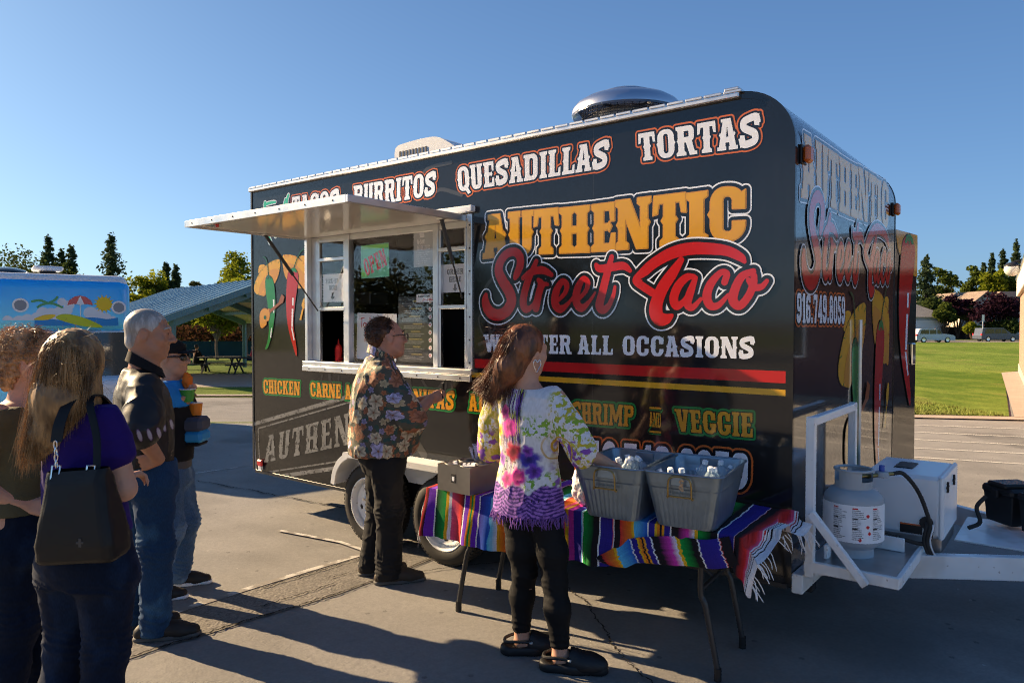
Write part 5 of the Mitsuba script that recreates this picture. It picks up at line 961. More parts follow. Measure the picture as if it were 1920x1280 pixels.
# --- man at the window in a flowered shirt
MX, MY = -.845, 4.80
def aloha(p, n, uv):
    u, v = dr.atan2(p.y - MY, p.x - MX) * .22, p.z; col = C(.080, .078, .060) * (.8 + .4 * fbm(u * 30, v * 30, 1., 2))
    l, r, _ = flower(u * 15 + 3, v * 15, 2, .8); col = dr.select(l < .9, mix((.03, .075, .075), (.06, .09, .06), r), col)
    s, r, _ = flower(u * 17 + 11, v * 17, 5, .45); sc = dr.select(r < .55, C(.36, .14, .07), dr.select(r < .8, C(.46, .37, .22), C(.28, .25, .40))); col = dr.select(s < 1, sc * (.55 + .45 * s), col)
    b, r, ph = flower(u * 9.5 + 7, v * 9.5 + 3, 5, .30); bc = dr.select(r < .45, C(.52, .44, .31), dr.select(r < .72, C(.42, .40, .60), C(.36, .16, .09))); vein = 1 - .35 * smoothstep(.86, 1., dr.abs(dr.cos(ph * 2.5)))
    col = dr.select(b < 1, bc * (.55 + .5 * smoothstep(.05, .9, b)) * vein, col); col = dr.select(b < .16, C(.22, .10, .05), col)
    return col * (.9 + .2 * noise(p.x * 500, p.y * 500, p.z * 500))
scene['aloha_cloth'] = {'type': 'twosided', 'b': {'type': 'principled', 'base_color': mikit.proc(aloha), 'roughness': .75, 'specular': .25, 'sheen': .5}}
clothm('charcoal_cloth', (.016, .016, .018)); clothm('legging_black', (.009, .009, .010), rough=.7); clothm('black_cloth', (.011, .011, .013)); prin('shoe_dark', varied((.022, .018, .016), 30, .5), .55, .35); prin('shoe_brown', varied((.05, .035, .024), 30, .5), .6, .3); prin('shoe_sole', varied((.10, .095, .09), 30, .3), .7, .3); prin('croc_foam', (.010, .010, .012), .5, .4)
p = Person('man in a flowered short sleeved shirt standing at the serving window', MX, MY); R = yawm(18)
def B(r, f, z): return R @ V(r, f, z)                                  # right, forward, up of this figure
HR = face_frame(22, 6); hd, hw_ = head(B(-.01, .035, 1.595), HR, 1.06, .95)
rs, re, rw = B(.215, -.01, 1.375), B(.275, .135, 1.105), B(.075, .30, 1.195); ls, le, lw = B(-.205, .0, 1.375), B(-.27, .15, 1.10), B(-.05, .31, 1.185)
hn = hand(rw, R @ V(-.55, .75, .25), R @ V(-.75, -.5, -.2), 1.02, (50, 55, 40), (.8, .3, .5), .9, -1) + hand(lw, R @ V(.45, .85, .2), R @ V(.6, -.3, .75), 1.02, (35, 45, 30), (.8, .3, .5), .9, 1)
body = hd + [cap(hw_(0, -.03, -.06), B(0, -.03, 1.44), .064, .075, .04), loft([(.86, 0, 0, .17, .16), (1.0, 0, .02, .18, .19), (1.2, 0, .01, .19, .18), (1.36, 0, -.02, .165, .10), (1.46, 0, -.03, .08, .06)], R)] + chain([rs, re, rw], [.050, .046, .030]) + chain([ls, le, lw], [.058, .046, .030]) + hn
p.add('body', nets(body, .0065), 'skin_red')
sh = [loft([(.835, 0, -.015, .205, .212), (.90, 0, -.005, .210, .225), (1.02, 0, .015, .214, .240), (1.15, 0, .005, .214, .225), (1.28, 0, -.02, .214, .180), (1.38, 0, -.035, .205, .135), (1.44, 0, -.035, .15, .10), (1.475, 0, -.03, .09, .085)], R, k=.05, pw=2.3)]
sh += [above(.84), below(1.50), group([cap(rs + B(-.03, 0, -.01), rs * .3 + re * .7, .085, .090, .05), cap(rs * .4 + re * .6, re + (re - rs) * .03, .090, .096, .03), cutp(rw - re, re + (rw - re) * .16)], .045), group([cap(ls, le, .085, .092, .05)], .045)]
m = nets(sh, .0085); crease(m, folds(.016, 8, 3.2, 2, .65)); shirt = p.add('shirt', m, 'aloha_cloth', label='flowered grey shirt with beige, lilac and rust blossoms')
a = np.linspace(0, 2 * PI, 26, endpoint=False); col_ = [np.stack([B(.088 * math.cos(t) * s, -.02 + .082 * math.sin(t) * s, z - .042 * math.sin(t)) for t in a]) for s, z in ((1.05, 1.462), (.90, 1.512), (.98, 1.518), (1.14, 1.468))]
p.add('collar', loop_skin(col_), 'aloha_cloth', 40, shirt)
ra, la = B(.085, .02, .08), B(-.115, -.06, .08); rk, lk = B(.10, .02, .48), B(-.105, -.01, .48)
tr = [loft([(.72, 0, -.01, .165, .135), (.80, 0, -.01, .178, .160), (.92, 0, 0, .185, .185)], R)] + chain([B(.085, 0, .80), rk, B(.085, .01, .06)], [.108, .088, .082], .05) + chain([B(-.085, -.02, .80), lk, B(-.115, -.075, .06)], [.108, .088, .082], .05) + [above(.035), below(.90)]
m = nets(tr, .0085); crease(m, folds(.013, 12, 6, 5, .6)); crease(m, bunch([(.48, .09), (.12, .07)], .007, 3)); p.add('trousers', m, 'charcoal_cloth')
p.add('belt', loop_skin([np.stack([B(.187 * math.cos(t), .0 + .188 * math.sin(t), z) for t in a]) for z in (.865, .905)]), 'shoe_dark')
for an, y_, nm in ((ra, 14, 'shoe'), (la, 20, 'shoe')):
    u, s_ = shoe_prims(an, y_, .30, .046); k = p.add(nm, nets(u, .008), 'shoe_brown'); p.add('sole', nets(s_, .008), 'shoe_sole', parent=k)
hh = [ell(hw_(0, -.035, .050), (.086, .092, .084), HR), ell(hw_(0, -.085, .01), (.070, .045, .075), HR, .04), minus(ell(hw_(0, .115, .035), (.12, .080, .10), HR)), cutp(HR @ V(0, .6, -1), hw_(0, -.03, -.055)), minus(ell(hw_(.082, .0, -.01), (.03, .030, .045), HR)), minus(ell(hw_(-.082, .0, -.01), (.03, .030, .045), HR))]
m = nets(hh, .006); crease(m, folds(.012, 30, 22, 4, .5)); hk = p.add('hair', m, 'hair_brown')
def root_on(w, f0=-.14, up=.2, r_=.094):
    def f(r):
        while True:
            d = r.normal(0, 1, 3); d /= np.linalg.norm(d)
            if d[2] > up - .8 * (d[1] < -.2) and d[1] < .62: return np.concatenate([w(*(d * [.082, r_, .09] + [0, -.03, .045])), d])
    return f
def short_path(Rm, L, back=(0, -.6, -.5)):
    def f(rt, r): q, d = rt[:3], Rm @ rt[3:]; t = d * .5 + Rm @ V(*back) + r.normal(0, .25, 3); t /= np.linalg.norm(t); return np.stack([q - d * .006, q + d * L * .35, q + d * L * .3 + t * L * .6, q + t * L * 1.1])
    return f
p.add('strands', strands(1300, root_on(hw_), short_path(HR, .030), 21, .0016, 5), 'hair_brown', False, hk, kind='stuff')
gl_ = p.add('glasses', tube(spline([hw_(.076, -.01, .016), hw_(.072, .05, .018), hw_(.064, .094, .012)], 5), .0026, 6), 'glasses_frame'); 
for x in (-1, 1): p.add('lens', lathe([(0, 0), (.021, 0), (.022, .002), (0, .003)], 20, M=np.vstack([np.c_[HR @ np.array([[1, 0, 0], [0, 0, -1], [0, 1, 0.]]), hw_(x * .035, .113, .006)], [0, 0, 0, 1]])), 'lens_dark', 40, gl_)
p.add('bridge', tube([hw_(-.062, .106, .016), hw_(0, .118, .016), hw_(.062, .106, .016)], .0026, 6), 'glasses_frame', 40, gl_)
p.add('eyebrow', tube(spline([hw_(.016, .094, .036), hw_(.036, .092, .042), hw_(.054, .078, .034)], 4), .0045, 6), 'hair_brown', 40)
obj('smartphone', cbox(p.o[:3, 3] + B(.01, .395, 1.245), [.012, .075, .11], .006, None), 'black_plastic', label='small dark phone with a pale edge held by the man in the flowered shirt', cat='phone')
# --- woman at the table in a bright print blouse
FX, FY = .17, 3.62
BLOOM = [(-.085, 1.255, .040, (.55, .05, .22)), (-.052, 1.185, .058, (.52, .03, .26)), (-.022, 1.065, .060, (.36, .02, .05)), (.012, .945, .052, (.55, .03, .24)), (-.055, .925, .048, (.50, .04, .22)), (.062, 1.035, .060, (.05, .035, .30)), (.088, .975, .045, (.13, .04, .34)), (-.115, 1.02, .040, (.22, .08, .36)), (-.13, 1.16, .035, (.55, .36, .04)), (.055, 1.075, .034, (.20, .05, .36))]
def blouse(p, n, uv):
    x, y, z = p.x - FX, p.y - FY, p.z; wx, wz = fbm(x * 40, y * 40, z * 40, 3) - .5, fbm(x * 40 + 9, y * 40, z * 40 + 5, 3) - .5; a = x * .81 - y * .59 + .085; aw, zw = a + .022 * wx, z + .022 * wz; w = C(.68, .67, .70)
    q = fbm(a * 38 + 5, z * 30, y * 9, 4); q2 = fbm(a * 80 + 15, z * 70, y * 30 + 4, 4); q3 = fbm(a * 30 + 25, z * 34, y * 9 + 8, 3); fin = noise(a * 190, z * 70, y * 60); col = w
    left = smoothstep(-.06, -.13, aw); col = mix(col, mix((.66, .46, .05), (.60, .52, .22), q2), left * smoothstep(.40, .54, q) * .9)
    sleeve = smoothstep(.13, .17, dr.abs(a)); col = mix(col, mix((.62, .42, .04), (.34, .44, .05), q3), sleeve * smoothstep(.50, .55, q2)); col = mix(col, C(.22, .07, .36), sleeve * smoothstep(1.17, 1.12, z) * smoothstep(.50, .56, q3))
    sp = dr.sin(dr.atan2(z - 1.09, a - .20) + dr.sqrt(dr.square(z - 1.09) + dr.square(a - .20)) * 210); col = mix(col, C(.58, .34, .03), smoothstep(.6, .9, sp) * smoothstep(.10, .07, dr.sqrt(dr.square(z - 1.09) + dr.square(a - .20))))
    green = smoothstep(.56, .60, q2) * smoothstep(.0, .05, aw) * (smoothstep(.07, .03, dr.abs(zw - 1.19)) + smoothstep(.06, .02, dr.abs(zw - .93))); col = mix(col, mix((.30, .46, .04), (.10, .30, .04), q3), dr.clip(green, 0, 1))
    strip = smoothstep(.085, .060, dr.abs(aw + .050)); st = noise(a * 230 + 4 * q, z * 10, 1.); upz = smoothstep(1.02, 1.16, z)
    sc = dr.select(st < .36, C(.11, .035, .26), dr.select(st < .50, C(.02, .016, .03), dr.select(st < .62, C(.40, .40, .08), dr.select(st < .72, C(.28, .12, .42), w)))); col = mix(col, sc, strip * (.45 + .55 * upz)); col = mix(col, C(.03, .07, .03), strip * smoothstep(.58, .62, q2) * smoothstep(1.2, 1.0, z) * .8)
    for (fa, fz, fr, fc) in BLOOM:
        dx, dz = aw - fa, zw - fz; th = dr.atan2(dz, dx); rr = dr.sqrt(dx * dx + dz * dz) / (fr * (.72 + .28 * dr.abs(dr.cos(th * 2.5 + fa * 90)))); col = mix(col, C(*fc) * (.45 + .9 * smoothstep(.05, .8, rr)) * (.75 + .5 * q2), smoothstep(1.15, .62, rr))
    hem = .868 + .035 * dr.abs(dr.cos(a * 22.)) + .03 * (q - .5); hm = smoothstep(hem + .006, hem - .006, z); lace = fbm(a * 90, z * 90, 3., 3); ring = dr.abs(dr.sin((z + .03 * dr.abs(dr.cos(a * 22.)) + .012 * wx) * 170)); col = mix(col, mix((.045, .015, .15), (.32, .14, .50), smoothstep(.40, .75, lace * .65 + .35 * ring)), hm)
    hole = smoothstep(.35, .2, dr.abs(dr.sin(a * 105))) * smoothstep(.010, .005, dr.abs(z - .838)); col = mix(col, C(.02, .01, .04), hole)
    return col * (.86 + .2 * fin)
scene['blouse_cloth'] = {'type': 'twosided', 'b': {'type': 'principled', 'base_color': mikit.proc(blouse), 'roughness': .7, 'specular': .3, 'sheen': .4}}
p = Person('woman in a bright purple and white print blouse reaching into a tub', FX, FY); R = yawm(50)
HR = face_frame(33, -4); hc = V(-.088, .05, 1.552); hd, hw_ = head(hc, HR, .97, .92)
rs, re, rw = V(.050, -.035, 1.325), V(.150, -.115, 1.085), V(.300, .0, 1.005); ls, le, lw = V(-.235, .165, 1.325), V(-.300, .175, 1.06), V(-.19, .33, .93)
hn = hand(rw, (.75, .25, -.35), (-.2, .2, -1), .92, (25, 30, 20), (.6, .5, .4), 1., 1) + hand(lw, (.5, .6, -.3), (.2, .2, -1), .92, (25, 30, 20), (.6, .5, .4), 1., -1)
TO = (-.085, .05, 0)
T_ = [(.80, -.0, .01, .165, .125), (.92, 0, .0, .155, .115), (1.02, 0, 0, .140, .105), (1.15, 0, 0, .152, .115), (1.27, 0, 0, .160, .105), (1.345, 0, -.01, .135, .075), (1.385, 0, -.01, .07, .055)]
body = hd + [cap(hw_(0, -.03, -.06), V(-.088, .045, 1.36), .052, .062, .035), loft(T_, R, TO)] + chain([rs, re, rw], [.050, .040, .027]) + chain([ls, le, lw], [.050, .040, .027]) + hn
for an, kn in ((V(.065, -.085, .06), V(.045, -.06, .42)), (V(-.120, .10, .06), V(-.10, .06, .43))): body += chain([kn, an + V(0, 0, .06), an], [.05, .036, .034]) + [cap(an, an + V(.13, -.01, -.03), .035, .028, .03)]
p.add('body', nets(body, .0065), 'skin_fair')
bl = [loft([(.70, .0, .0, .204, .160), (.80, 0, 0, .198, .154), (.90, 0, 0, .180, .138), (1.02, 0, 0, .160, .120), (1.15, 0, 0, .168, .126), (1.27, 0, 0, .176, .114), (1.335, 0, -.01, .150, .085), (1.37, 0, -.015, .095, .065)], R, TO, .04)]
bl += [above(.745), below(1.385), group([cap(rs + V(-.02, .01, .0), rs * .5 + re * .5, .066, .072, .04), cap(rs * .5 + re * .5, re + (rw - re) * .20, .072, .080, .02), cutp(rw - re, re + (rw - re) * .26)]), group([cap(ls, ls * .5 + le * .5, .066, .074, .04), cap(ls * .5 + le * .5, le + (lw - le) * .2, .074, .078, .02), cutp(lw - le, le + (lw - le) * .24)])]
m = nets(bl, .0075); crease(m, folds(.008, 10, 5, 11, .6)); bk_ = p.add('blouse', m, 'blouse_cloth', label='white print blouse with magenta flowers and a purple lace hem')
r_ = np.random.default_rng(31); fr2 = []
for i in range(230):
    t = r_.uniform(0, 2 * PI); q = V(*TO) + R @ V(.200 * math.cos(t), .156 * math.sin(t), 0); q[2] = .752; e = q + V(r_.normal(0, .010), r_.normal(0, .010), -r_.uniform(.03, .06)); fr2.append(tube([q, (q + e) / 2 + r_.normal(0, .004, 3), e], [.0022, .002, .0012], 4))
p.add('fringe', cat_(fr2), prin('lilac_thread', varied((.20, .09, .34), 60, .6), .8, .2), True, bk_, kind='stuff')
hpL, hpR = V(-.145, .08, .80), V(-.02, .0, .80)
lg = [loft([(.72, 0, 0, .160, .135), (.80, 0, 0, .150, .118), (.9, 0, 0, .13, .09)], R, TO)] + chain([hpR + V(.0, 0, -.02), V(.030, -.035, .56), V(.040, -.05, .43), V(.052, -.085, .30), V(.066, -.085, .11)], [.090, .074, .058, .060, .046], .04) + chain([hpL, V(-.12, .06, .56), V(-.105, .065, .43), V(-.118, .095, .30), V(-.122, .10, .11)], [.090, .074, .058, .060, .046], .04) + [above(.115), below(.9)]
m = nets(lg, .0075); crease(m, folds(.002, 14, 30, 6, .8)); crease(m, bunch([(.43, .06), (.15, .05)], .003, 8)); p.add('leggings', m, 'legging_black')
def clog(an, yaw):
    f = V(math.cos(math.radians(yaw)), math.sin(math.radians(yaw)), 0); s = V(f[1], -f[0], 0); a = V(an[0], an[1], 0); P = lambda u, h, v=0.: a + f * u + V(0, 0, h) + s * v
    up = [cap(P(.06, .045), P(.14, .040), .052, .055, .02), cap(P(.12, .042), P(.185, .036), .052, .044, .03), ell(P(.05, .085), (.042, .035, .03), None, .03), minus(ell(P(-.015, .095), (.062, .062, .075))), above(.018)]
    k = p.add('clog', nets(up, .007), 'croc_foam'); sl = [cap(P(-.06, .02), P(.06, .02), .052, .050, .03), cap(P(.06, .02), P(.185, .022), .054, .046, .03), above(.0), below(.048), minus(ell(P(-.02, .062), (.062, .046, .032)))]; p.add('sole', nets(sl, .007), 'croc_foam', parent=k)
    st = spline([P(.045, .075, .050), P(-.03, .078, .050), P(-.078, .070, .03), P(-.088, .068, 0), P(-.078, .070, -.03), P(-.03, .078, -.050), P(.045, .075, -.050)], 5); p.add('strap', tube(st, .0085, 8), 'croc_foam', 40, k)
    for v in (.056, -.056): p.add('rivet', lathe([(0, -.004), (.009, -.003), (.009, .003), (0, .004)], 12, P(.045, .074, v)), 'eye_white', 40, k)
clog((.072, -.088), -10); clog((-.120, .10), 2)
hh = [ell(hw_(0, -.03, .045), (.092, .108, .098), HR), cap(hw_(0, -.06, .0), hw_(-.03, -.09, -.08), .082, .078, .05), cap(hw_(-.03, -.09, -.08), hw_(-.075, -.12, -.17), .072, .05, .05), cap(hw_(-.075, -.12, -.17), hw_(-.12, -.15, -.25), .048, .020, .03), minus(ell(hw_(.03, .105, -.02), (.105, .085, .115), HR)), minus(ell(hw_(.085, .01, -.045), (.03, .035, .05), HR))]
m = nets(hh, .007); crease(m, folds(.008, 30, 5, 8, .6)); hk = p.add('hair', m, 'hair_auburn', label='long windblown auburn hair')
def wind_path(tips):
    def f(rt, r):
        q, d = rt[:3], HR @ rt[3:]; i = r.integers(len(tips)); e = hw_(*tips[i]) + r.normal(0, 1, 3) * [.022, .02, .025]; return np.stack([q, q + d * .05 + V(-.01, 0, -.01), hw_(-.035, -.105, -.07) + r.normal(0, .014, 3) + d * .045, e])
    return f
p.add('strands', strands(6500, root_on(hw_, up=.05, r_=.105), wind_path([(-.06, -.12, -.15), (-.10, -.14, -.22), (-.13, -.15, -.26), (-.12, -.16, -.18), (-.05, -.11, -.22), (-.16, -.18, -.21)]), 22, .0008, 10), 'hair_auburn', False, hk, kind='stuff')
def wild_path(rt, r): q, d = rt[:3], HR @ rt[3:]; return np.stack([q, q + d * .02, q + d * .03 + V(-.03, 0, 0) + r.normal(0, .02, 3), q + d * .035 + V(-.06, 0, -.02) + r.normal(0, .035, 3)])
p.add('flyaway', strands(160, root_on(hw_, up=.1, r_=.108), wild_path, 23, .0008, 7), 'hair_auburn', False, hk, kind='stuff')
er = hw_(.082, .0, -.038); hp = [er + HR @ V(.004, u * .020, -v * .026) for u, v in ((0, .4), (.5, 0), (1, .2), (1.05, .9), (.5, 1.7), (0, 2.3), (-.5, 1.7), (-1.05, .9), (-1, .2), (-.5, 0))]
p.add('earring', tube(spline(hp, 5, True), .0022, 7, close=True), 'chrome', 40, label='silver heart hoop earring')
# --- grey-haired man in a black shirt
DX, DY = -1.905, 3.90
def embro(p, n, uv):
    x, y, z = p.x - DX, p.y - DY, p.z; col = C(.012, .012, .014) * (.8 + .4 * fbm(x * 30, y * 30, z * 30, 2)); k = (x + y * .6) / .052; u = k - dr.floor(k) - .5
    e = dr.square((u + (z - 1.155) * 6) / .24) + dr.square((z - 1.155) / .032); col = dr.select((e < 1) & (x > -.04), mix((.38, .36, .42), (.12, .06, .16), smoothstep(.3, 1., e)), col)
    k2 = (x * .8 - y * .5) / .040; u2 = k2 - dr.floor(k2) - .5; L = smoothstep(.20, .12, dr.abs(u2)) * smoothstep(.96, 1.02, z + .06 * mikit.cell_rand(dr.floor(k2))) * smoothstep(1.22, 1.15, z - .05 * mikit.cell_rand(dr.floor(k2), 2)); br = dr.select((x < -.03) & (z < 1.25), L, 0.)
    col = mix(col, mix((.16, .075, .035), (.30, .27, .26), smoothstep(.55, .75, fbm(x * 60, y * 60, z * 22, 2))), br * .8); w = smoothstep(.57, .64, fbm(x * 16 + 4, y * 16, z * 30, 3)) * smoothstep(.985, .995, z) * smoothstep(1.02, 1.01, z); return mix(col, C(.22, .14, .08), w)
scene['embroidered_cloth'] = {'type': 'twosided', 'b': {'type': 'principled', 'base_color': mikit.proc(embro), 'roughness': .5, 'specular': .4, 'sheen': .15}}
jeans('denim_blue', (.012, .038, .095), (.045, .12, .22)); jeans('denim_light', (.05, .10, .19), (.17, .26, .38)); jeans('denim_dark', (.0035, .008, .022), (.009, .022, .055))
p = Person('grey haired man in a black embroidered shirt with his hand on his hip', DX, DY); R = yawm(32); HR = face_frame(12, -3)
hd, hw_ = head((-.042, .02, 1.635), HR, 1.08, 1.04); rs, re, rw = V(.045, -.175, 1.365), V(.070, -.315, 1.145), V(.085, -.165, 1.000); ls, le, lw = V(-.215, .20, 1.365), V(-.25, .27, 1.11), V(-.16, .20, .94); TO = (-.085, .02, 0)
hn = hand(rw, (-.80, .12, -.22), (.05, .95, .1), 1.04, (18, 18, 12), (.4, .7, .2), 1.05, -1, 4.) + hand(lw, (.8, .2, -.1), (0, 0, -1), 1.04, (25, 30, 20))
body = hd + [cap(hw_(0, -.035, -.06), V(-.065, .01, 1.43), .066, .078, .04), loft([(.92, 0, 0, .165, .125), (1.1, 0, 0, .165, .125), (1.3, 0, 0, .165, .105), (1.40, 0, -.01, .125, .07), (1.46, 0, -.01, .07, .055)], R, TO)] + chain([rs, re, rw], [.048, .047, .031]) + chain([ls, le, lw], [.060, .05, .031]) + hn
p.add('body', nets(body, .0065), 'skin_tan')
sh = [loft([(.94, 0, 0, .185, .150), (1.05, 0, 0, .185, .152), (1.2, 0, 0, .196, .148), (1.32, 0, -.005, .208, .132), (1.40, 0, -.015, .175, .098), (1.455, 0, -.015, .10, .078)], R, TO, .05), cap(rs + V(-.03, .02, 0), rs * .35 + re * .65, .082, .094, .05), cap(rs * .4 + re * .6, rs * .12 + re * .88, .094, .098, .02), cap(ls, le, .082, .095, .05), above(.945), below(1.475)]
m = nets(sh, .0085); crease(m, folds(.011, 9, 4, 21, .65)); shirt = p.add('shirt', m, 'embroidered_cloth', label='black shirt with pale feather embroidery')
a = np.linspace(0, 2 * PI, 26, endpoint=False); p.add('collar', loop_skin([np.stack([V(-.066, .012, z - .05 * math.sin(t)) + R @ V(.090 * math.cos(t) * s, .084 * math.sin(t) * s, 0) for t in a]) for s, z in ((1.08, 1.445), (.88, 1.497), (.96, 1.503), (1.18, 1.45))]), 'black_cloth', 40, shirt)
tr = [loft([(.80, 0, 0, .178, .140), (.96, 0, 0, .175, .135)], R, (-.06, .03, 0))] + chain([V(-.005, -.045, .84), V(.005, -.035, .50), V(-.015, -.02, .06)], [.112, .084, .076], .05) + chain([V(-.13, .10, .84), V(-.15, .12, .50), V(-.20, .13, .06)], [.112, .084, .076], .05) + [above(.03), below(.97)]
m = nets(tr, .0085); crease(m, folds(.010, 10, 8, 15, .7)); crease(m, bunch([(.50, .10), (.13, .07)], .006, 4)); p.add('jeans', m, 'denim_blue')
for an, y_ in (((-.02, -.02), 14), ((-.20, .13), 18)): u, s_ = shoe_prims(an, y_, .30, .047); k = p.add('shoe', nets(u, .008), 'shoe_dark'); p.add('sole', nets(s_, .008), 'shoe_sole', parent=k)
hh = [ell(hw_(0, -.022, .040), (.087, .108, .097), HR), ell(hw_(0, -.066, -.035), (.070, .052, .056), HR, .03), minus(ell(hw_(0, .125, .012), (.12, .080, .10), HR)), cutp(HR @ V(0, .45, -1), hw_(0, -.02, -.070)), minus(ell(hw_(.088, .010, -.01), (.03, .028, .042), HR)), minus(ell(hw_(-.088, .010, -.01), (.03, .028, .042), HR))]
m = nets(hh, .006); crease(m, folds(.0016, 60, 60, 4, .3)); hk = p.add('hair', m, 'hair_grey', label='short cropped grey hair')
for x in (.034, -.034): p.add('eye', lathe([(0, .0015), (.006, 0)], 12, M=np.vstack([np.c_[HR @ np.array([[1, 0, 0], [0, 0, 1], [0, -1, 0.]]), hw_(x, .0925, .010)], [0, 0, 0, 1]])), 'iris', 40)
p.add('eyebrow', tube(spline([hw_(.014, .096, .034), hw_(.036, .094, .040), hw_(.056, .076, .032)], 4), .004, 6), 'hair_grey', 40); p.add('lips', tube(spline([hw_(-.020, .082, -.0635), hw_(0, .0915, -.0635), hw_(.020, .082, -.0635)], 4), .0025, 6), 'lip', 40)
# --- person in a black cap and sunglasses, eating
CX_, CY_ = -2.115, 4.52
p = Person('person in a black cap and sunglasses holding an orange napkin and a green cup', CX_, CY_); R = yawm(12); HR = face_frame(5, 4)
hd, hw_ = head((-.005, .0, 1.475), HR, 1.0, .98); rs, re, rw = V(-.005, -.17, 1.27), V(-.035, -.205, 1.035), V(.050, -.09, 1.205); ls, le, lw = V(-.03, .17, 1.27), V(.03, .20, 1.06), V(.055, .05, 1.275)
hn = hand(rw, (.72, .35, .28), (-.15, .75, .6), .96, (45, 50, 30), (.6, .4, .5), .95, -1) + hand(lw, (.70, -.45, .45), (.1, -.7, -.6), .96, (50, 60, 40), (.6, .4, .5), .9, 1)
body = hd + [cap(hw_(0, -.03, -.06), V(-.02, 0, 1.30), .054, .064, .035), loft([(.80, 0, 0, .155, .115), (.95, 0, .0, .15, .115), (1.1, 0, .01, .155, .12), (1.24, 0, 0, .165, .10), (1.31, 0, -.01, .13, .07), (1.36, 0, -.01, .07, .055)], R, (-.02, 0, 0))] + chain([rs, re, rw], [.050, .042, .028]) + chain([ls, le, lw], [.05, .042, .028]) + hn
p.add('body', nets(body, .0065), 'skin_warm')
sh = [loft([(.84, 0, 0, .172, .135), (1.0, 0, .005, .170, .140), (1.12, 0, .01, .176, .138), (1.20, 0, .0, .182, .125), (1.245, 0, 0, .178, .112)], R, (-.02, 0, 0), .04), cap(rs + V(0, .02, -.02), re, .070, .072, .04), cap(ls, le, .070, .07, .04), cap(re, re + (rw - re) * .12, .070, .066, .02), above(.85), below(1.235)]
m = nets(sh, .0085); crease(m, folds(.008, 10, 6, 33, .6)); p.add('jacket', m, 'black_cloth'); clothm('sky_cloth', (.02, .22, .62), amt=.2); clothm('grey_cloth', (.09, .085, .085))
m = nets([loft([(1.17, 0, .005, .178, .134), (1.24, 0, .0, .184, .122), (1.30, 0, -.005, .155, .095), (1.345, 0, -.005, .095, .075)], R, (-.015, 0, 0)), cap(rs + V(0, .03, .0), rs + V(0, -.01, -.06), .078, .078, .03), above(1.185), below(1.345)], .008); crease(m, folds(.006, 14, 9, 35, .6)); p.add('blue_top', m, 'sky_cloth', label='bright blue top round the shoulders')
m = nets([loft([(.80, 0, 0, .164, .126), (.87, 0, 0, .166, .128)], R, (-.02, 0, 0)), above(.80), below(.88)], .0085); p.add('undershirt', m, 'grey_cloth')
tr = [loft([(.70, 0, 0, .165, .125), (.82, 0, 0, .158, .120)], R, (-.02, 0, 0))] + chain([V(-.015, -.085, .72), V(.02, -.085, .44), V(-.085, -.10, .06)], [.105, .078, .070], .05) + chain([V(-.02, .085, .72), V(.03, .10, .44), V(-.045, .16, .06)], [.105, .078, .070], .05) + [above(.03), below(.815)]
m = nets(tr, .0085); crease(m, folds(.010, 11, 9, 37, .7)); crease(m, bunch([(.45, .10), (.13, .08)], .007, 5)); p.add('jeans', m, 'denim_light')
for an, y_ in (((-.095, -.10), 14), ((-.055, .16), 14)): u, s_ = shoe_prims(an, y_, .27, .042); k = p.add('shoe', nets(u, .008), 'shoe_dark'); p.add('sole', nets(s_, .008), 'paper', parent=k)
hh = [ell(hw_(0, -.030, .035), (.084, .100, .085), HR), ell(hw_(0, -.075, -.02), (.065, .045, .06), HR, .03), minus(ell(hw_(0, .115, -.01), (.12, .085, .10), HR)), cutp(HR @ V(0, .5, -1), hw_(0, -.03, -.06)), minus(ell(hw_(.082, .012, -.02), (.03, .03, .042), HR))]
p.add('hair', crease(nets(hh, .007), folds(.006, 30, 20, 5)), 'hair_black')
cp = [ell(hw_(0, -.012, .052), (.088, .108, .082), HR), cutp(HR @ V(0, -.08, -1), hw_(0, 0, .038))]; k = p.add('cap', nets(cp, .007), 'black_cloth', label='black baseball cap')
t = np.linspace(-1, 1, 15); br = np.stack([np.stack([hw_(.078 * u * w_, .070 + l * (1 - .45 * u * u), .046 - .014 * u * u - .10 * l * .25 + zz) for u in t]) for l, w_, zz in ((0, 1, .004), (.045, 1, .003), (.088, .93, 0), (.088, .93, -.004), (.045, 1, -.003), (0, 1, -.002))]); p.add('brim', grid_mesh(br), 'black_cloth', True, k)
gl_ = p.add('sunglasses', tube(spline([hw_(.076, -.01, .014), hw_(.075, .05, .016), hw_(.066, .085, .012)], 5), .005, 6), 'glasses_frame')
for x in (-1, 1): p.add('lens', nets([ell(hw_(x * .036, .090, .004), (.030, .018, .022), HR @ np.array([[math.cos(x * .25), math.sin(x * .25), 0], [-math.sin(x * .25), math.cos(x * .25), 0], [0, 0, 1.]]))], .005), 'lens_dark', True, gl_)
p.add('lips', tube(spline([hw_(-.018, .080, -.064), hw_(0, .0895, -.064), hw_(.018, .080, -.064)], 4), .003, 6), 'lip', 40)
W_ = lambda x, y, z: V(CX_, CY_, 0) + V(x, y, z)
prin('napkin_orange', varied((.72, .17, .02), 30, .3), .7, .2); prin('cup_green', (.06, .30, .04), .4, .4); prin('cup_orange', (.75, .22, .02), .4, .4)
ic2 = trimesh.creation.icosphere(subdivisions=3, radius=1); v = np.array(ic2.vertices); v *= (.75 + .5 * meshkit.fbm(v * 2.3 + 3, 3, 9))[:, None]
obj('napkin', trimesh.Trimesh(v * [.030, .032, .055] + W_(.100, -.005, 1.335), ic2.faces, process=False), 'napkin_orange', smooth=40, label='orange napkin in the hand of the person in the cap', cat='napkin')
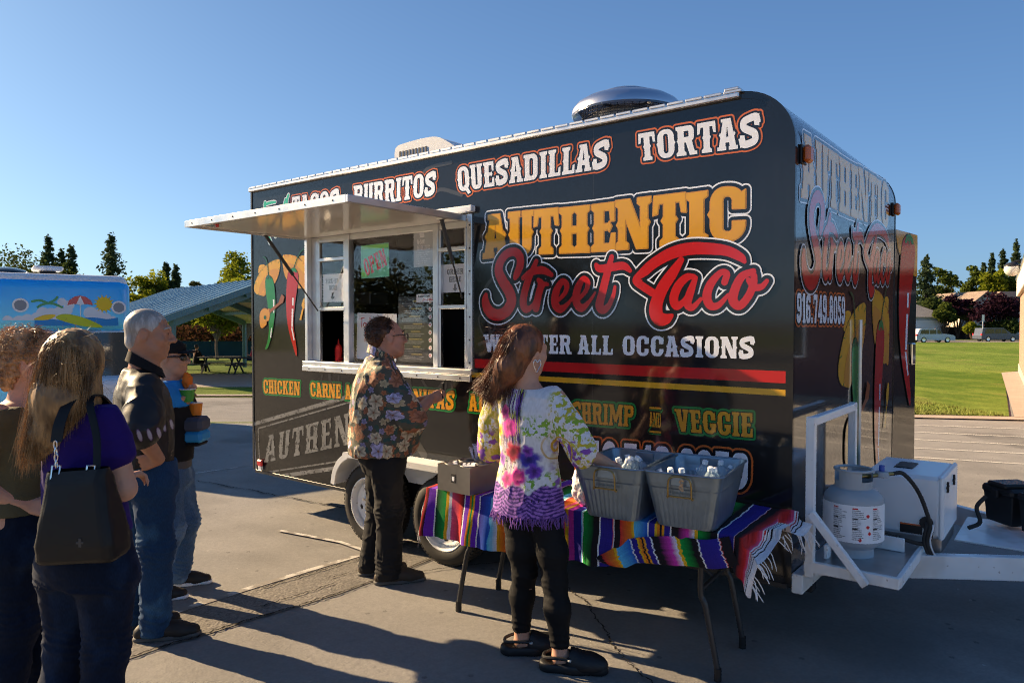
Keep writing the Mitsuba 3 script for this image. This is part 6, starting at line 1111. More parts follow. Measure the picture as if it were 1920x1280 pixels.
obj('green_cup', lathe([(0, 0), (.034, 0), (.046, .075), (.048, .078), (.044, .076), (.040, .02)], 24, W_(.115, -.045, 1.215)), 'cup_green', smooth=40, label='green paper cup with a pale rim held by the person in the cap', cat='cup'); scene['green_cup__rim'] = mikit.ply(tube([W_(.115 + .047 * math.cos(t), -.045 + .047 * math.sin(t), 1.293) for t in np.linspace(0, 2 * PI, 28, endpoint=False)], .003, 6, close=True), 'paper', smooth=40)
obj('orange_cup', lathe([(0, 0), (.036, 0), (.044, .07), (.046, .075), (0, .074)], 24, W_(.135, .02, 1.125)), 'cup_orange', smooth=40, label='orange cup above the blue insulated bag', cat='cup')
lbag = thing('insulated_bag', 'small dark and blue insulated bag carried in front of the person in the cap', 'bag'); obj('body', cbox(W_(.155, -.01, 1.075), [.12, .16, .085], .02), prin('bag_slate', (.045, .055, .085), .7), lbag); obj('pocket', cbox(W_(.157, -.01, 1.000), [.118, .155, .075], .02), prin('bag_blue', (.01, .22, .52), .6), lbag); obj('base', cbox(W_(.15, -.01, .955), [.10, .14, .025], .01), 'black_cloth', lbag)
# --- woman with long light brown hair, seen from behind, with a black tote
GX, GY = -1.61, 2.68
clothm('purple_jersey', (.020, .008, .115), amt=.3); clothm('olive_jersey', (.085, .078, .045), amt=.3)
p = Person('woman with long light brown hair in a purple top seen from behind', GX, GY); R = yawm(68); HR = face_frame(100, 4)
hd, hw_ = head((-.012, .03, 1.54), HR, .96); rs, re, rw = V(.140, -.03, 1.345), V(.178, -.01, 1.09), V(.03, .235, 1.05); ls, le, lw = V(-.125, .09, 1.345), V(-.145, .16, 1.09), V(-.02, .33, 1.05)
body = hd + [cap(hw_(0, -.03, -.06), V(-.01, .02, 1.37), .054, .064, .035), loft([(.85, 0, 0, .17, .13), (1.0, 0, 0, .14, .11), (1.2, 0, 0, .15, .115), (1.33, 0, -.01, .12, .07), (1.385, 0, -.01, .07, .055)], R, (.015, .03, 0))] + chain([rs, re, rw], [.044, .044, .028]) + chain([ls, le, lw], [.054, .044, .028]) + hand(rw, (-.5, .8, .1), (-.3, 0, -1), .93) + hand(lw, (.5, .8, .1), (.3, 0, -1), .93)
p.add('body', nets(body, .0065), 'skin_fair')
sh = [loft([(.90, 0, 0, .178, .142), (1.02, 0, 0, .160, .128), (1.15, 0, 0, .160, .130), (1.28, 0, 0, .168, .118), (1.35, 0, -.01, .150, .088), (1.39, 0, -.01, .095, .07)], R, (.015, .03, 0), .04), cap(rs + V(-.02, 0, 0), rs * .55 + re * .45, .066, .068, .04), cap(ls, ls * .5 + le * .5, .066, .068, .04), above(.925), below(1.40)]
m = nets(sh, .0085); crease(m, folds(.007, 9, 6, 41, .7)); p.add('top', m, 'purple_jersey')
def jean_legs(hx, hy, L, Rr, kn, th=.106, mk=.072, cf=.072, an=.060): return chain([V(*L[0]), V(*L[1]), V(*L[2]), V(*L[3])], [th, mk, cf, an], .05) + chain([V(*Rr[0]), V(*Rr[1]), V(*Rr[2]), V(*Rr[3])], [th, mk, cf, an], .05)
tr = [loft([(.74, 0, 0, .180, .140), (.84, 0, -.01, .182, .148), (.94, 0, 0, .164, .125)], R, (.02, .03, 0))] + jean_legs(0, 0, [(-.075, .06, .76), (-.085, .07, .47), (-.105, .05, .30), (-.11, .06, .06)], [(.105, .0, .76), (.095, .01, .47), (.085, -.02, .30), (.08, .0, .06)], 0) + [above(.04), below(.945)]
m = nets(tr, .0085); crease(m, folds(.003, 10, 9, 43, .8)); crease(m, bunch([(.50, .09), (.74, .03), (.15, .08)], .005, 6)); p.add('jeans', m, 'denim_dark')
for an in ((-.11, .06), (.08, .0)): u, s_ = shoe_prims(an, 40, .25, .040); k = p.add('shoe', nets(u, .009), 'shoe_dark'); p.add('sole', nets(s_, .009), 'shoe_sole', parent=k)
q0 = V(-.005, .0, 1.545)
hh = [ell(hw_(0, -.022, .045), (.092, .110, .098), HR), cap(hw_(0, -.045, .0), q0 + V(-.01, -.03, -.12), .094, .104, .05), cap(q0 + V(-.01, -.03, -.12), q0 + V(-.055, -.045, -.24), .100, .075, .05), cap(q0 + V(-.055, -.045, -.24), q0 + V(-.115, -.05, -.335), .062, .022, .04), minus(ell(hw_(0, .13, -.03), (.08, .080, .13), HR))]
m = nets(hh, .007); crease(m, folds(.009, 26, 4, 45, .6)); hk = p.add('hair', m, 'hair_blonde', label='long straight light brown hair blown to the left')
def fall_path(rt, r):
    q, d = rt[:3], HR @ rt[3:]; s = np.clip(.5 + (q[0] - q0[0]) / .20 + r.normal(0, .10), 0, 1); e = q0 + V(-.150 + .235 * s, -.075, -.35 + .20 * s) + r.normal(0, 1, 3) * [.012, .02, .030]; b = q0 + V(-.095 + .19 * s, -.135 + .05 * abs(s - .5), -.10) + r.normal(0, .007, 3)
    return np.stack([q, q + d * .045 + V(0, 0, .0), b, e])
p.add('strands', strands(7500, root_on(hw_, up=.0, r_=.110), fall_path, 26, .00075, 12), 'hair_blonde', False, hk, kind='stuff')
def wild2(rt, r): q, d = rt[:3], HR @ rt[3:]; b = q + V(0, 0, -.12 * r.random()); return np.stack([b, b + d * .03, b + d * .04 + r.normal(0, .02, 3), b + d * .05 + V(.02, 0, -.03) + r.normal(0, .035, 3)])
p.add('flyaway', strands(200, root_on(hw_, up=.0, r_=.110), wild2, 27, .0007, 7), 'hair_blonde', False, hk, kind='stuff')
bag = thing('tote_bag', 'large black tote bag hanging from the shoulder of the woman in purple', 'bag'); prin('bag_leather', varied((.006, .006, .007), 25, .4), .5, .3)
def G(x, y, z): return V(GX + x, GY + y, z)
bl_ = []
for z, x0, x1, d in ((.885, -.022, .262, .065), (.90, -.026, .272, .075), (.95, -.022, .272, .080), (1.05, -.010, .252, .07), (1.15, .0, .232, .05), (1.195, .002, .225, .030)):
    L = rrect(x1 - x0, d * 2, min(d, .04) * .9, 5); bl_.append(np.c_[L[:, 0] + (x0 + x1) / 2 + GX, L[:, 1] - .175 + GY + (L[:, 0]) * -.15, np.full(len(L), z) + .012 * np.sin(L[:, 0] * 9)])
m = loop_skin(bl_, True).subdivide().subdivide(); crease(m, folds(.006, 9, 7, 51, .7)); obj('body', m, 'bag_leather', bag, 60)
for x in (.045, .165):
    pts = [G(x, -.135, 1.19), G(x - .008, -.13, 1.25)]; obj('buckle', [tube([G(x - .014, -.20, 1.165), G(x + .014, -.20, 1.165), G(x + .014, -.19, 1.21), G(x - .014, -.19, 1.21)], .0035, 6, close=True)], 'chrome', bag)
for i in range(4): c = G(.043 - .001 * i, -.185, 1.215 + .022 * i); obj('chain_link', tube([c + V(.006 * math.cos(t) * (i % 2) , .006 * math.cos(t) * (1 - i % 2), .014 * math.sin(t)) for t in np.linspace(0, 2 * PI, 12, endpoint=False)], .0025, 6, close=True), 'chrome', bag)
st = spline([G(.042, -.185, 1.29), G(.045, -.165, 1.36), G(.05, -.11, 1.425), G(.06, -.02, 1.43), G(.07, .08, 1.37)], 6); w_ = .02; obj('strap', loop_skin([np.array([q + V(-w_, 0, 0), q + V(w_, 0, 0), q + V(w_, .006, .006), q + V(-w_, .006, .006)]) for q in st]), 'bag_leather', bag, 30)
st = spline([G(.18, -.185, 1.20), G(.16, -.15, 1.30), G(.11, -.10, 1.415), G(.10, -.02, 1.43), G(.10, .08, 1.36)], 6); obj('strap', loop_skin([np.array([q + V(-.012, 0, 0), q + V(.012, 0, 0), q + V(.012, .006, .006), q + V(-.012, .006, .006)]) for q in st]), 'bag_leather', bag, 30)
obj('ornament', [cbox(G(.165, -.262, .965), [.010, .004, .03], .001), cbox(G(.165, -.262, .965), [.026, .004, .008], .001)], 'steel_dark', bag)
# --- woman with short curly hair at the left edge
HX, HY = -2.02, 3.02
p = Person('woman with short curly blonde hair in an olive top at the left edge', HX, HY); R = yawm(28); HR = face_frame(22, 0)
hd, hw_ = head((.02, .02, 1.53), HR, .98); rs, re, rw = V(-.015, -.15, 1.33), V(-.10, -.17, 1.07), V(.06, -.10, .965); ls, le, lw = V(-.05, .17, 1.33), V(.0, .2, 1.08), V(.12, .15, 1.0)
body = hd + [cap(hw_(0, -.03, -.06), V(-.02, .01, 1.36), .05, .06, .035), loft([(.85, 0, 0, .165, .125), (1.0, 0, 0, .145, .115), (1.2, 0, 0, .155, .12), (1.32, 0, -.01, .145, .085), (1.37, 0, -.01, .08, .06)], R, (-.035, .01, 0))] + chain([rs, re, rw], [.052, .043, .028]) + chain([ls, le, lw], [.052, .043, .028]) + hand(rw, (.9, .2, -.2), (0, 1, -.3), .93) + hand(lw, (.8, -.3, 0), (0, 0, -1), .93)
p.add('body', nets(body, .0065), 'skin_fair')
sh = [loft([(.92, 0, 0, .176, .14), (1.02, 0, 0, .164, .132), (1.15, 0, 0, .17, .135), (1.28, 0, 0, .172, .115), (1.335, 0, -.01, .145, .085), (1.355, 0, -.01, .125, .078)], R, (-.035, .01, 0), .04), cap(rs, rs * .4 + re * .6, .068, .070, .04), cap(ls, ls * .4 + le * .6, .068, .07, .04), above(.925), below(1.36)]
m = nets(sh, .0085); crease(m, folds(.007, 9, 6, 61, .7)); p.add('top', m, 'olive_jersey')
tr = [loft([(.74, 0, 0, .178, .140), (.84, 0, 0, .178, .142), (.94, 0, 0, .165, .125)], R, (-.02, .02, 0))] + jean_legs(0, 0, [(-.01, .09, .76), (.0, .10, .47), (-.02, .10, .30), (-.02, .10, .06)], [(-.015, -.07, .76), (.0, -.07, .47), (-.03, -.09, .30), (-.03, -.09, .06)], 0, .105, .074, .068, .058) + [above(.04), below(.95)]
m = nets(tr, .0085); crease(m, folds(.005, 10, 9, 63, .8)); crease(m, bunch([(.50, .09), (.15, .08)], .005, 7)); p.add('jeans', m, 'denim_dark')
for an in ((-.02, .10), (-.03, -.09)): u, s_ = shoe_prims(an, 15, .25, .040); k = p.add('shoe', nets(u, .009), 'shoe_dark'); p.add('sole', nets(s_, .009), 'shoe_sole', parent=k)
hh = [ell(hw_(0, -.03, .05), (.095, .11, .095), HR), ell(hw_(0, -.085, -.02), (.085, .055, .085), HR, .05), minus(ell(hw_(.02, .12, -.03), (.10, .085, .12), HR)), minus(ell(hw_(.09, .0, -.03), (.035, .03, .045), HR))]
m = nets(hh, .007); crease(m, folds(.035, 34, 34, 65, .4)); hk = p.add('hair', m, 'hair_curly', label='short curly blonde hair')
def curl_path(rt, r):
    q, d = rt[:3], HR @ rt[3:]; L = r.uniform(.03, .075); u = np.cross(d, r.normal(0, 1, 3)); u /= np.linalg.norm(u); w = np.cross(d, u); t = np.linspace(0, 1, 11)[:, None]; ph = r.uniform(0, 6.28); n_ = r.uniform(1., 2.2) * 6.28; a_ = r.uniform(.006, .011)
    return q - d * .01 + d * L * t + V(0, 0, -.02) * t * t + a_ * (np.cos(ph + n_ * t) * u + np.sin(ph + n_ * t) * w)
p.add('curls', strands(1500, root_on(hw_, up=.0, r_=.115), curl_path, 28, .0017, 11), 'hair_curly', False, hk, kind='stuff')
p.add('hanging_strap', tube(spline([V(-.115, -.14, .93), V(-.10, -.16, .75), V(-.085, -.16, .62), V(-.105, -.15, .70)], 6), .005, 6), 'black_plastic', 40)
# ---- lawns, kerbs, walks ------------------------------------------------------------------------
def patch(poly, dz, m, name, step=4., kind='structure', label=None):
    """a polygon laid on the terrain"""
    g = Polygon(poly).buffer(0); x0, y0, x1, y1 = g.bounds; ms = []
    for X in np.arange(x0, x1, step):
        for Y in np.arange(y0, y1, step):
            c = g.intersection(sbox(X, Y, min(X + step, x1), min(Y + step, y1)))
            if c.area > 1e-4: f = flat(c); ms.append(f)
    v = cat_(ms); v.vertices = np.c_[v.vertices[:, :2], gz(*np.asarray(v.vertices)[:, :2].T) + dz]
    return obj(name, v, m, kind=kind, label=label)
KD = np.array([.978, -.208])
def kl(x, off=0.): return 12.94 - .2126 * (x - 7.22) + off
patch([(-2, kl(-2, .75)), (9.02, kl(9.02, .62)), (18.56, 27.45), (20.4, 29.2), (90, 88), (20, 92), (-4, 70), (-3, 30)], .02, 'lawn_green', 'lawn')
patch([(-2, kl(-2)), (30, kl(30)), (30, kl(30, .5)), (-2, kl(-2, .5))], .025, 'concrete', 'kerb_strip')
patch([(9.0, kl(9.0, .45)), (18.5, 27.5), (20, 28.6), (10.0, kl(10.0, .45))], .03, 'concrete', 'footpath')
patch([(-40, 20.9), (4, 20.9), (4, 24.6), (-40, 24.6)], .02, 'lawn_green', 'lawn'); patch([(-34, 24.6), (2, 24.6), (2, 33.3), (-34, 33.3)], .025, 'concrete', 'walkway'); patch([(-60, 33.3), (0, 33.3), (-4, 60), (-70, 60)], .02, 'lawn_green', 'lawn')
patch([(-40, 20.3), (4, 20.3), (4, 20.9), (-40, 20.9)], .03, 'concrete', 'kerb_strip')
patch([(20, 92), (100, 88), (160, 103), (30, 107)], .02, 'far_road', 'road', 8.); patch([(20, 90.4), (95, 86.6), (95, 88), (20, 92)], .03, 'concrete', 'pavement', 8.)
for (x0, y0), (x1, y1) in (((6.73, 12.06), (8.2, 11.63)), ((6.30, 11.29), (7.63, 10.81)), ((5.90, 10.57), (7.13, 10.10)), ((5.50, 9.84), (6.66, 9.44)), ((5.53, 9.0), (6.16, 8.73))):
    d = np.array([x1 - x0, y1 - y0]); d /= np.linalg.norm(d); a = np.array([x0, y0]); obj('parking_line', ribbon([a - d * 7, a, a + d * 6], .07, .004), 'line_paint', kind='structure')
# grass blades along the lawn's near edge
gr = np.random.default_rng(17); nb = 9000; gx = gr.uniform(2.5, 9.0, nb); gy = kl(gx, .60) + gr.random(nb) ** 2 * 5.; ok = (gx < 9.0 + (gy - 13.2) * .66 - .05); gx, gy = gx[ok], gy[ok]; nb = len(gx); hgt = gr.uniform(.03, .09, nb); an = gr.uniform(0, 6.28, nb); ln = gr.normal(0, .025, (nb, 2)); z0 = gz(gx, gy) + .015
w_ = np.c_[np.cos(an), np.sin(an)] * .008; bl = np.stack([np.c_[gx - w_[:, 0], gy - w_[:, 1], z0], np.c_[gx + w_[:, 0], gy + w_[:, 1], z0], np.c_[gx + ln[:, 0], gy + ln[:, 1], z0 + hgt]], 1)
prin('blade_green', grassy((.10, .16, .02), (.24, .26, .06)), .7, .2)
obj('grass_blades', trimesh.Trimesh(bl.reshape(-1, 3), np.arange(nb * 3).reshape(-1, 3), process=False), 'blade_green', kind='stuff', label='longer grass along the kerb of the right lawn')
# ---- trees
def leafmat(k, c0, c1, tr=.7):
    def fn(p, n, uv): return mix(c0, c1, smoothstep(.2, .8, .5 * fbm(p.x * .5, p.y * .5, p.z * .6, 3) + .5 * noise(p.x * 6, p.y * 6, p.z * 6)))
    return mat(k, {'type': 'principledthin', 'base_color': mikit.proc(fn), 'roughness': .55, 'diff_trans': tr, 'spec_trans': 0., 'eta': 1.35})
leafmat('leaf_conifer', (.030, .055, .030), (.085, .115, .055), .6); leafmat('leaf_dark', (.030, .050, .016), (.075, .10, .028)); leafmat('leaf_yellow', (.11, .15, .012), (.26, .27, .025), .9); leafmat('leaf_mid', (.055, .085, .018), (.13, .16, .035), .8); leafmat('leaf_olive', (.06, .07, .028), (.13, .13, .055), .7); leafmat('leaf_plum', (.016, .008, .014), (.045, .018, .030), .4); leafmat('leaf_rust', (.05, .025, .015), (.12, .06, .03), .5)
prin('bark', varied((.10, .07, .05), 14, .5), .9, .2); prin('bark_pale', varied((.16, .12, .09), 14, .5), .9, .2)
def cards(P, size, r, droop=0., ratio=1.6):
    n = len(P); d = r.normal(0, 1, (n, 3)); d[:, 2] = d[:, 2] * .6 - droop; d /= np.linalg.norm(d, axis=1, keepdims=True); s = np.cross(d, r.normal(0, 1, (n, 3))); s /= np.linalg.norm(s, axis=1, keepdims=True)
    L = (size * r.uniform(.6, 1.3, n))[:, None]; W = L / ratio / 2; v = np.stack([P - d * L * .5, P + s * W, P + d * L * .5, P - s * W], 1).reshape(-1, 3); i = np.arange(n)[:, None] * 4
    return trimesh.Trimesh(v, np.vstack([np.hstack([i, i + 1, i + 2]), np.hstack([i, i + 2, i + 3])]), process=False)
def tree(kind, x, y, h, rad, leaf, label, seed, name=None, n=None, base=None, trunk_h=None, card=None, group=None):
    r = np.random.default_rng(seed); z0 = gz(x, y); t = thing(name or ('conifer_tree' if kind == 'cone' else 'leafy_tree'), label, 'tree' if kind != 'bush' else 'bush', group); P = []; tb_ = []; c = V(x, y, z0)
    if kind == 'cone':
        nw = int(max(12, h * 2.0)); 
        for i in range(nw):
            f = (i + .5) / nw; z = h * (.10 + .88 * f); R = rad * (1.02 - f) ** .75 * r.uniform(.45, 1.35) + .08
            for j in range(max(5, int(11 * (1 - f)))):
                a = r.uniform(0, 6.28); Lb = R * r.uniform(.45, 1.2); z = h * min(.98, .10 + .88 * f + r.normal(0, .02)); m = int(max(6, (n or 3200) / nw / 6 * (1.4 - f))); u = r.uniform(.05, 1, m) ** .7; q = np.c_[np.cos(a) * Lb * u, np.sin(a) * Lb * u, z - Lb * .28 * u + .1 * R * u * u] + r.normal(0, .12 * R + .10, (m, 3)) * [1, 1, .7]; P.append(q)
        P.append(np.c_[r.normal(0, .12, 30), r.normal(0, .12, 30), h * r.uniform(.93, 1.02, 30)])
        tb_ = tube([c, c + V(0, 0, h * .5), c + V(0, 0, h * .97)], [h * .022, h * .013, .02], 8)
    else:
        th = trunk_h if trunk_h is not None else h * .10; ncl = {'round': 44, 'lacy': 40, 'willow': 40, 'bush': 22}[kind]; limbs = []
        for i in range(ncl):
            d = r.normal(0, 1, 3); d /= np.linalg.norm(d); d[2] = abs(d[2]) if kind == 'bush' else d[2]; ctr = V(0, 0, th + (h - th) * .52) + d * r.uniform(.25, .88) * V(rad, rad, (h - th) * .5); ctr[2] = max(ctr[2], th * .8 + .1); R = rad * r.uniform(.28, .50) * (.85 if kind == 'lacy' else 1)
            m = int((n or 3600) / ncl); q = r.normal(0, 1, (m, 3)); q /= np.linalg.norm(q, axis=1, keepdims=True); q = ctr + q * R * (r.random((m, 1)) ** .45) * V(1, 1, .8)
            if kind == 'willow': q[:, 2] -= r.random(m) ** 2 * h * .22
            P.append(q); limbs.append(tube(spline([V(0, 0, th * .7), V(0, 0, th) * .6 + ctr * .4 + r.normal(0, .1, 3), ctr], 3), np.linspace(rad * .035 + .02, .012, 7), 5))
        for l in limbs: l.apply_translation(c)
        tr_ = tube(spline([c, c + V(r.normal(0, .05), r.normal(0, .05), th * .5), c + V(0, 0, th * 1.15)], 4), np.linspace(max(.05, h * .022), max(.04, h * .015), 9), 9); tb_ = cat_([tr_] + limbs)
    P = np.vstack(P) + c; obj('trunk', tb_, 'bark_pale' if kind == 'round' else 'bark', t, 40)
    obj('crown', cards(P, card or max(.10, (.0052 if kind == 'cone' else .0046) * y), r, .5 if kind in ('cone', 'willow') else .1), leaf, t, kind='stuff'); return t
# kind, x, y, height, crown radius, leaves, label
TREES = [
    ('willow', -51.50, 75.0, 10.17, 2.53, 'leaf_olive', 'drooping willow at the left edge above the painted van'),
    ('cone', -53.95, 85.0, 12.56, 1.49, 'leaf_conifer', 'pointed conifer left of the gap in the skyline above the van'),
    ('round', -53.38, 84.0, 9.99, 2.46, 'leaf_dark', 'dark round tree in front of the pointed conifers above the van'),
    ('cone', -54.24, 88.0, 11.24, 0.97, 'leaf_conifer', 'shorter dark conifer of the pair behind the white roof, left one'),
    ('cone', -51.88, 86.0, 11.42, 1.20, 'leaf_conifer', 'shorter dark conifer of the pair behind the white roof, right one'),
    ('cone', -38.38, 70.0, 10.94, 1.84, 'leaf_conifer', 'tall lone conifer standing between the van and the shelter roof'),
    ('lacy', -37.17, 75.0, 7.65, 1.48, 'leaf_mid', 'pale lacy tree behind the ridge of the shelter'),
    ('cone', -45.07, 95.0, 10.27, 1.11, 'leaf_conifer', 'left one of two grey green conifers behind the shelter ridge'),
    ('cone', -44.20, 96.0, 10.00, 1.27, 'leaf_conifer', 'right one of two grey green conifers behind the shelter ridge'),
    ('round', -30.08, 70.0, 6.58, 0.97, 'leaf_olive', 'small round tree top showing over the shelter roof'),
    ('round', -23.42, 62.0, 8.83, 1.50, 'leaf_yellow', 'bright yellow green tree behind the rear corner of the trailer'),
    ('round', -26.19, 66.0, 6.64, 0.87, 'leaf_dark', 'dark tree beside the bright tree at the trailer corner'),
    ('round', -26.57, 60.0, 3.84, 1.93, 'leaf_mid', 'green tree behind the fence seen under the left half of the shelter roof'),
    ('round', -23.15, 62.0, 4.11, 2.09, 'leaf_mid', 'green tree behind the fence nearest the trailer corner'),
    ('cone', 68.08, 120.0, 13.38, 2.99, 'leaf_conifer', 'broad dark conifer beside the open trailer door'),
    ('lacy', 77.18, 130.0, 12.41, 2.38, 'leaf_mid', 'thin yellow green tree right of the broad conifer'),
    ('round', 64.94, 112.0, 6.16, 1.97, 'leaf_dark', 'low dark tree over the garage roof'),
    ('lacy', 83.30, 132.0, 12.76, 2.22, 'leaf_mid', 'thin green tree left of the row of pointed conifers'),
    ('cone', 89.10, 138.0, 13.54, 1.52, 'leaf_conifer', 'first pointed conifer from the left in the row over the brown roof'),
    ('cone', 92.04, 140.0, 15.45, 1.64, 'leaf_conifer', 'second pointed conifer from the left in the row over the brown roof'),
    ('cone', 94.76, 141.0, 16.47, 1.75, 'leaf_conifer', 'third pointed conifer from the left in the row over the brown roof'),
    ('cone', 95.17, 138.0, 17.89, 2.22, 'leaf_conifer', 'tallest conifer of the row beside the globe lamp'),
    ('round', 83.39, 126.0, 12.47, 2.40, 'leaf_yellow', 'bright yellow green tree in front of the conifer row'),
    ('round', 86.74, 127.0, 11.81, 1.86, 'leaf_mid', 'duller green tree beside the bright one under the globe lamp'),
    ('bush', 69.64, 105.0, 6.21, 3.38, 'leaf_plum', 'large purple leaved plum tree in front of the house'),
    ('bush', 66.10, 108.0, 6.57, 1.74, 'leaf_plum', 'dark purple shrub behind the wooden fence'),
    ('bush', 63.60, 107.0, 5.19, 1.57, 'leaf_mid', 'light green shrub left of the purple one behind the fence'),
    ('bush', 66.74, 107.0, 5.51, 1.02, 'leaf_olive', 'olive shrub at the right end of the wooden fence'),
    ('bush', 65.00, 103.0, 2.29, 1.06, 'leaf_yellow', 'low bright shrub by the end of the wooden fence'),
    ('bush', 70.04, 104.0, 2.82, 2.13, 'leaf_dark', 'dark shrub under the plum tree behind the grey van'),
    ('round', -49.00, 72.0, 9.90, 3.60, 'leaf_dark', 'dense dark green tree at the far left edge behind the van'),
    ('round', -55.50, 86.0, 9.80, 3.20, 'leaf_mid', 'lighter green tree between the far left clump and the conifers'),
    ('round', -43.50, 80.0, 7.20, 3.00, 'leaf_dark', 'low dark tree at the foot of the tall lone conifer'),
    ('lacy', -37.00, 74.0, 7.40, 2.60, 'leaf_yellow', 'light yellow green tree over the left end of the shelter roof'),
]
for i, (kd, x, y, h, rd, lf, lb) in enumerate(TREES):
    nm = 'bush' if kd == 'bush' else None; rd *= 1.25 if kd == 'cone' else (1.35 if x < 0 and kd != 'lacy' else 1.15); h *= 1.04 if kd != 'cone' else 1; tree(kd, x, y, h, rd, lf, lb, 100 + i, name=nm, trunk_h=(.15 if kd == 'bush' else None), n=3800 if y > 100 else 5600)
# trees left of the picture, seen only as reflections in the window
for i, (x, y, h, rd, lf) in enumerate(((-36, -7, 7.5, 3.6, 'leaf_dark'), (-41, -2, 6.2, 3.2, 'leaf_mid'), (-34, -13, 8.5, 3.8, 'leaf_dark'), (-45, 3, 5.5, 3, 'leaf_olive'))): tree('round', x, y, h, rd, lf, ('tall dark', 'middling green', 'tallest dark', 'low olive')[i] + ' tree out of the picture to the left, mirrored in the serving window', 300 + i, n=2500, trunk_h=h * .2, card=.35)
# young trees on the lawn under the shelter
tree('round', -19.6, 48.4, 4.9, 2.3, 'leaf_yellow', 'young bright green tree with a bare trunk on the lawn behind the shelter', 201, n=5200, trunk_h=1.9, card=.24)
tree('round', -17.3, 47.5, 5.2, 2.2, 'leaf_yellow', 'young green tree whose trunk stands by the people in red', 202, n=5200, trunk_h=2.1, card=.24)
# ---- the fence and the hedge on the bank behind the lawn
def lbar(p, q, w, h): return bar(p, q, w, h, .0)
prin('teal_screen', varied((.012, .045, .060), 2, .3), .8, .2)
fnc = thing('screen_fence', 'dark teal screened fence along the far side of the left lawn', 'fence')
fx_ = np.linspace(-46, -12, 12)
for i, x in enumerate(fx_):
    y = 52 + (x + 46) * -.02; z = gz(x, y); obj('post', tube([[x, y, z], [x, y, z + 1.25]], .035, 6), 'teal_screen', fnc)
    if i < 11: x1 = fx_[i + 1]; y1 = 52 + (x1 + 46) * -.02; obj('screen', bar([x + .04, y, z + .62], [x1 - .04, y1, gz(x1, y1) + .62], .02, 1.15, 0), 'teal_screen', fnc)
r = np.random.default_rng(77); n_ = 9000; hx = r.uniform(-48, -11, n_); obj('hedge', cards(np.c_[hx, 54 + r.normal(0, .6, n_), gz(hx, 54) + r.uniform(0, 2.3, n_)], .34, r), 'leaf_rust', kind='stuff', label='dark rusty hedge behind the screened fence')
# ---- picnic shelter
prin('steel_teal', varied((.055, .15, .20), 3, .2), .45, .5)
def roof_fn(p, n, uv): return C(.13, .27, .40) * (.85 + .3 * fbm(p.x * .8, p.y * .8, p.z * 2, 3))
prin('roof_metal', mikit.proc(roof_fn), .4, .5); prin('soffit_cream', varied((.36, .34, .31), 2, .2), .8, .2)
SA, SG, SE = V(-11.45, 24.3, 0), V(.754, .657, 0), V(-.657, .754, 0); zE, zR, half, LEN = 1.86, 3.38, 3.9, 14.2
sh_ = thing('picnic_shelter', 'picnic shelter with a blue ribbed metal roof on teal posts', 'shelter')
def SP(g, e, z): return SA + SG * g + SE * e + V(0, 0, z)
def rz(g): return zE + (zR - zE) * (1 - abs(g - half) / half)
for side in (0, 1):
    g0, g1 = (-.35, half) if side == 0 else (2 * half + .35, half)
    for i in range(18):
        e0, e1_ = -.3 + i * .79, -.3 + (i + 1) * .79; a, b = rz(g0) if abs(g0 - half) <= half else zE - .14, zR; q = [SP(g0, e0 + .012, a), SP(g0, e1_ - .012, a), SP(g1, e1_ - .012, b), SP(g1, e0 + .012, b)]
        v = np.array([*q, *[k_ - V(0, 0, .04) for k_ in q]]); f = [[0, 1, 2], [0, 2, 3], [4, 6, 5], [4, 7, 6], [0, 4, 5], [0, 5, 1], [1, 5, 6], [1, 6, 2], [2, 6, 7], [2, 7, 3], [3, 7, 4], [3, 4, 0]]
        m = trimesh.Trimesh(v, f, process=False); k = obj('roof_panel', m, 'roof_metal', sh_)
        obj('rib', bar(SP(g0, e0, a + .03), SP(g1, e0, b + .03), .05, .045, 0), 'roof_metal', k)
    q = [SP(g0, -.28, zE - .20), SP(g0, LEN, zE - .20), SP(g1, LEN, zR - .055), SP(g1, -.28, zR - .055)]; obj('ceiling', trimesh.Trimesh(np.array(q), [[0, 1, 2], [0, 2, 3]], process=False), 'soffit_cream', sh_)
    obj('fascia', bar(SP(g0, -.33, zE - .10), SP(g1, -.33, zR - .01), .05, .22, .004), 'steel_teal', sh_); obj('eave_beam', bar(SP(g0, -.3, zE - .12), SP(g0, LEN, zE - .12), .06, .16, .004), 'steel_teal', sh_)
for e in (0.1, 4.6, 9.1, 13.4):
    for g in (.15, 2 * half - .15):
        b = SP(g, e, 0); zg = gz(b[0], b[1]); obj('post', bar(SP(g, e, zg), SP(g, e, zE - .08), .17, .17, .01, (1, 0, 0)), 'steel_teal', sh_); obj('rafter', bar(SP(g, e, zE - .17), SP(half, e, zR - .20), .14, .26, .01), 'steel_teal', sh_)
for g in (1.3, 2.6, 5.2, 6.5): obj('purlin', bar(SP(g, -.2, rz(g) - .18), SP(g, LEN - .1, rz(g) - .18), .10, .16, .004), 'steel_teal', sh_)
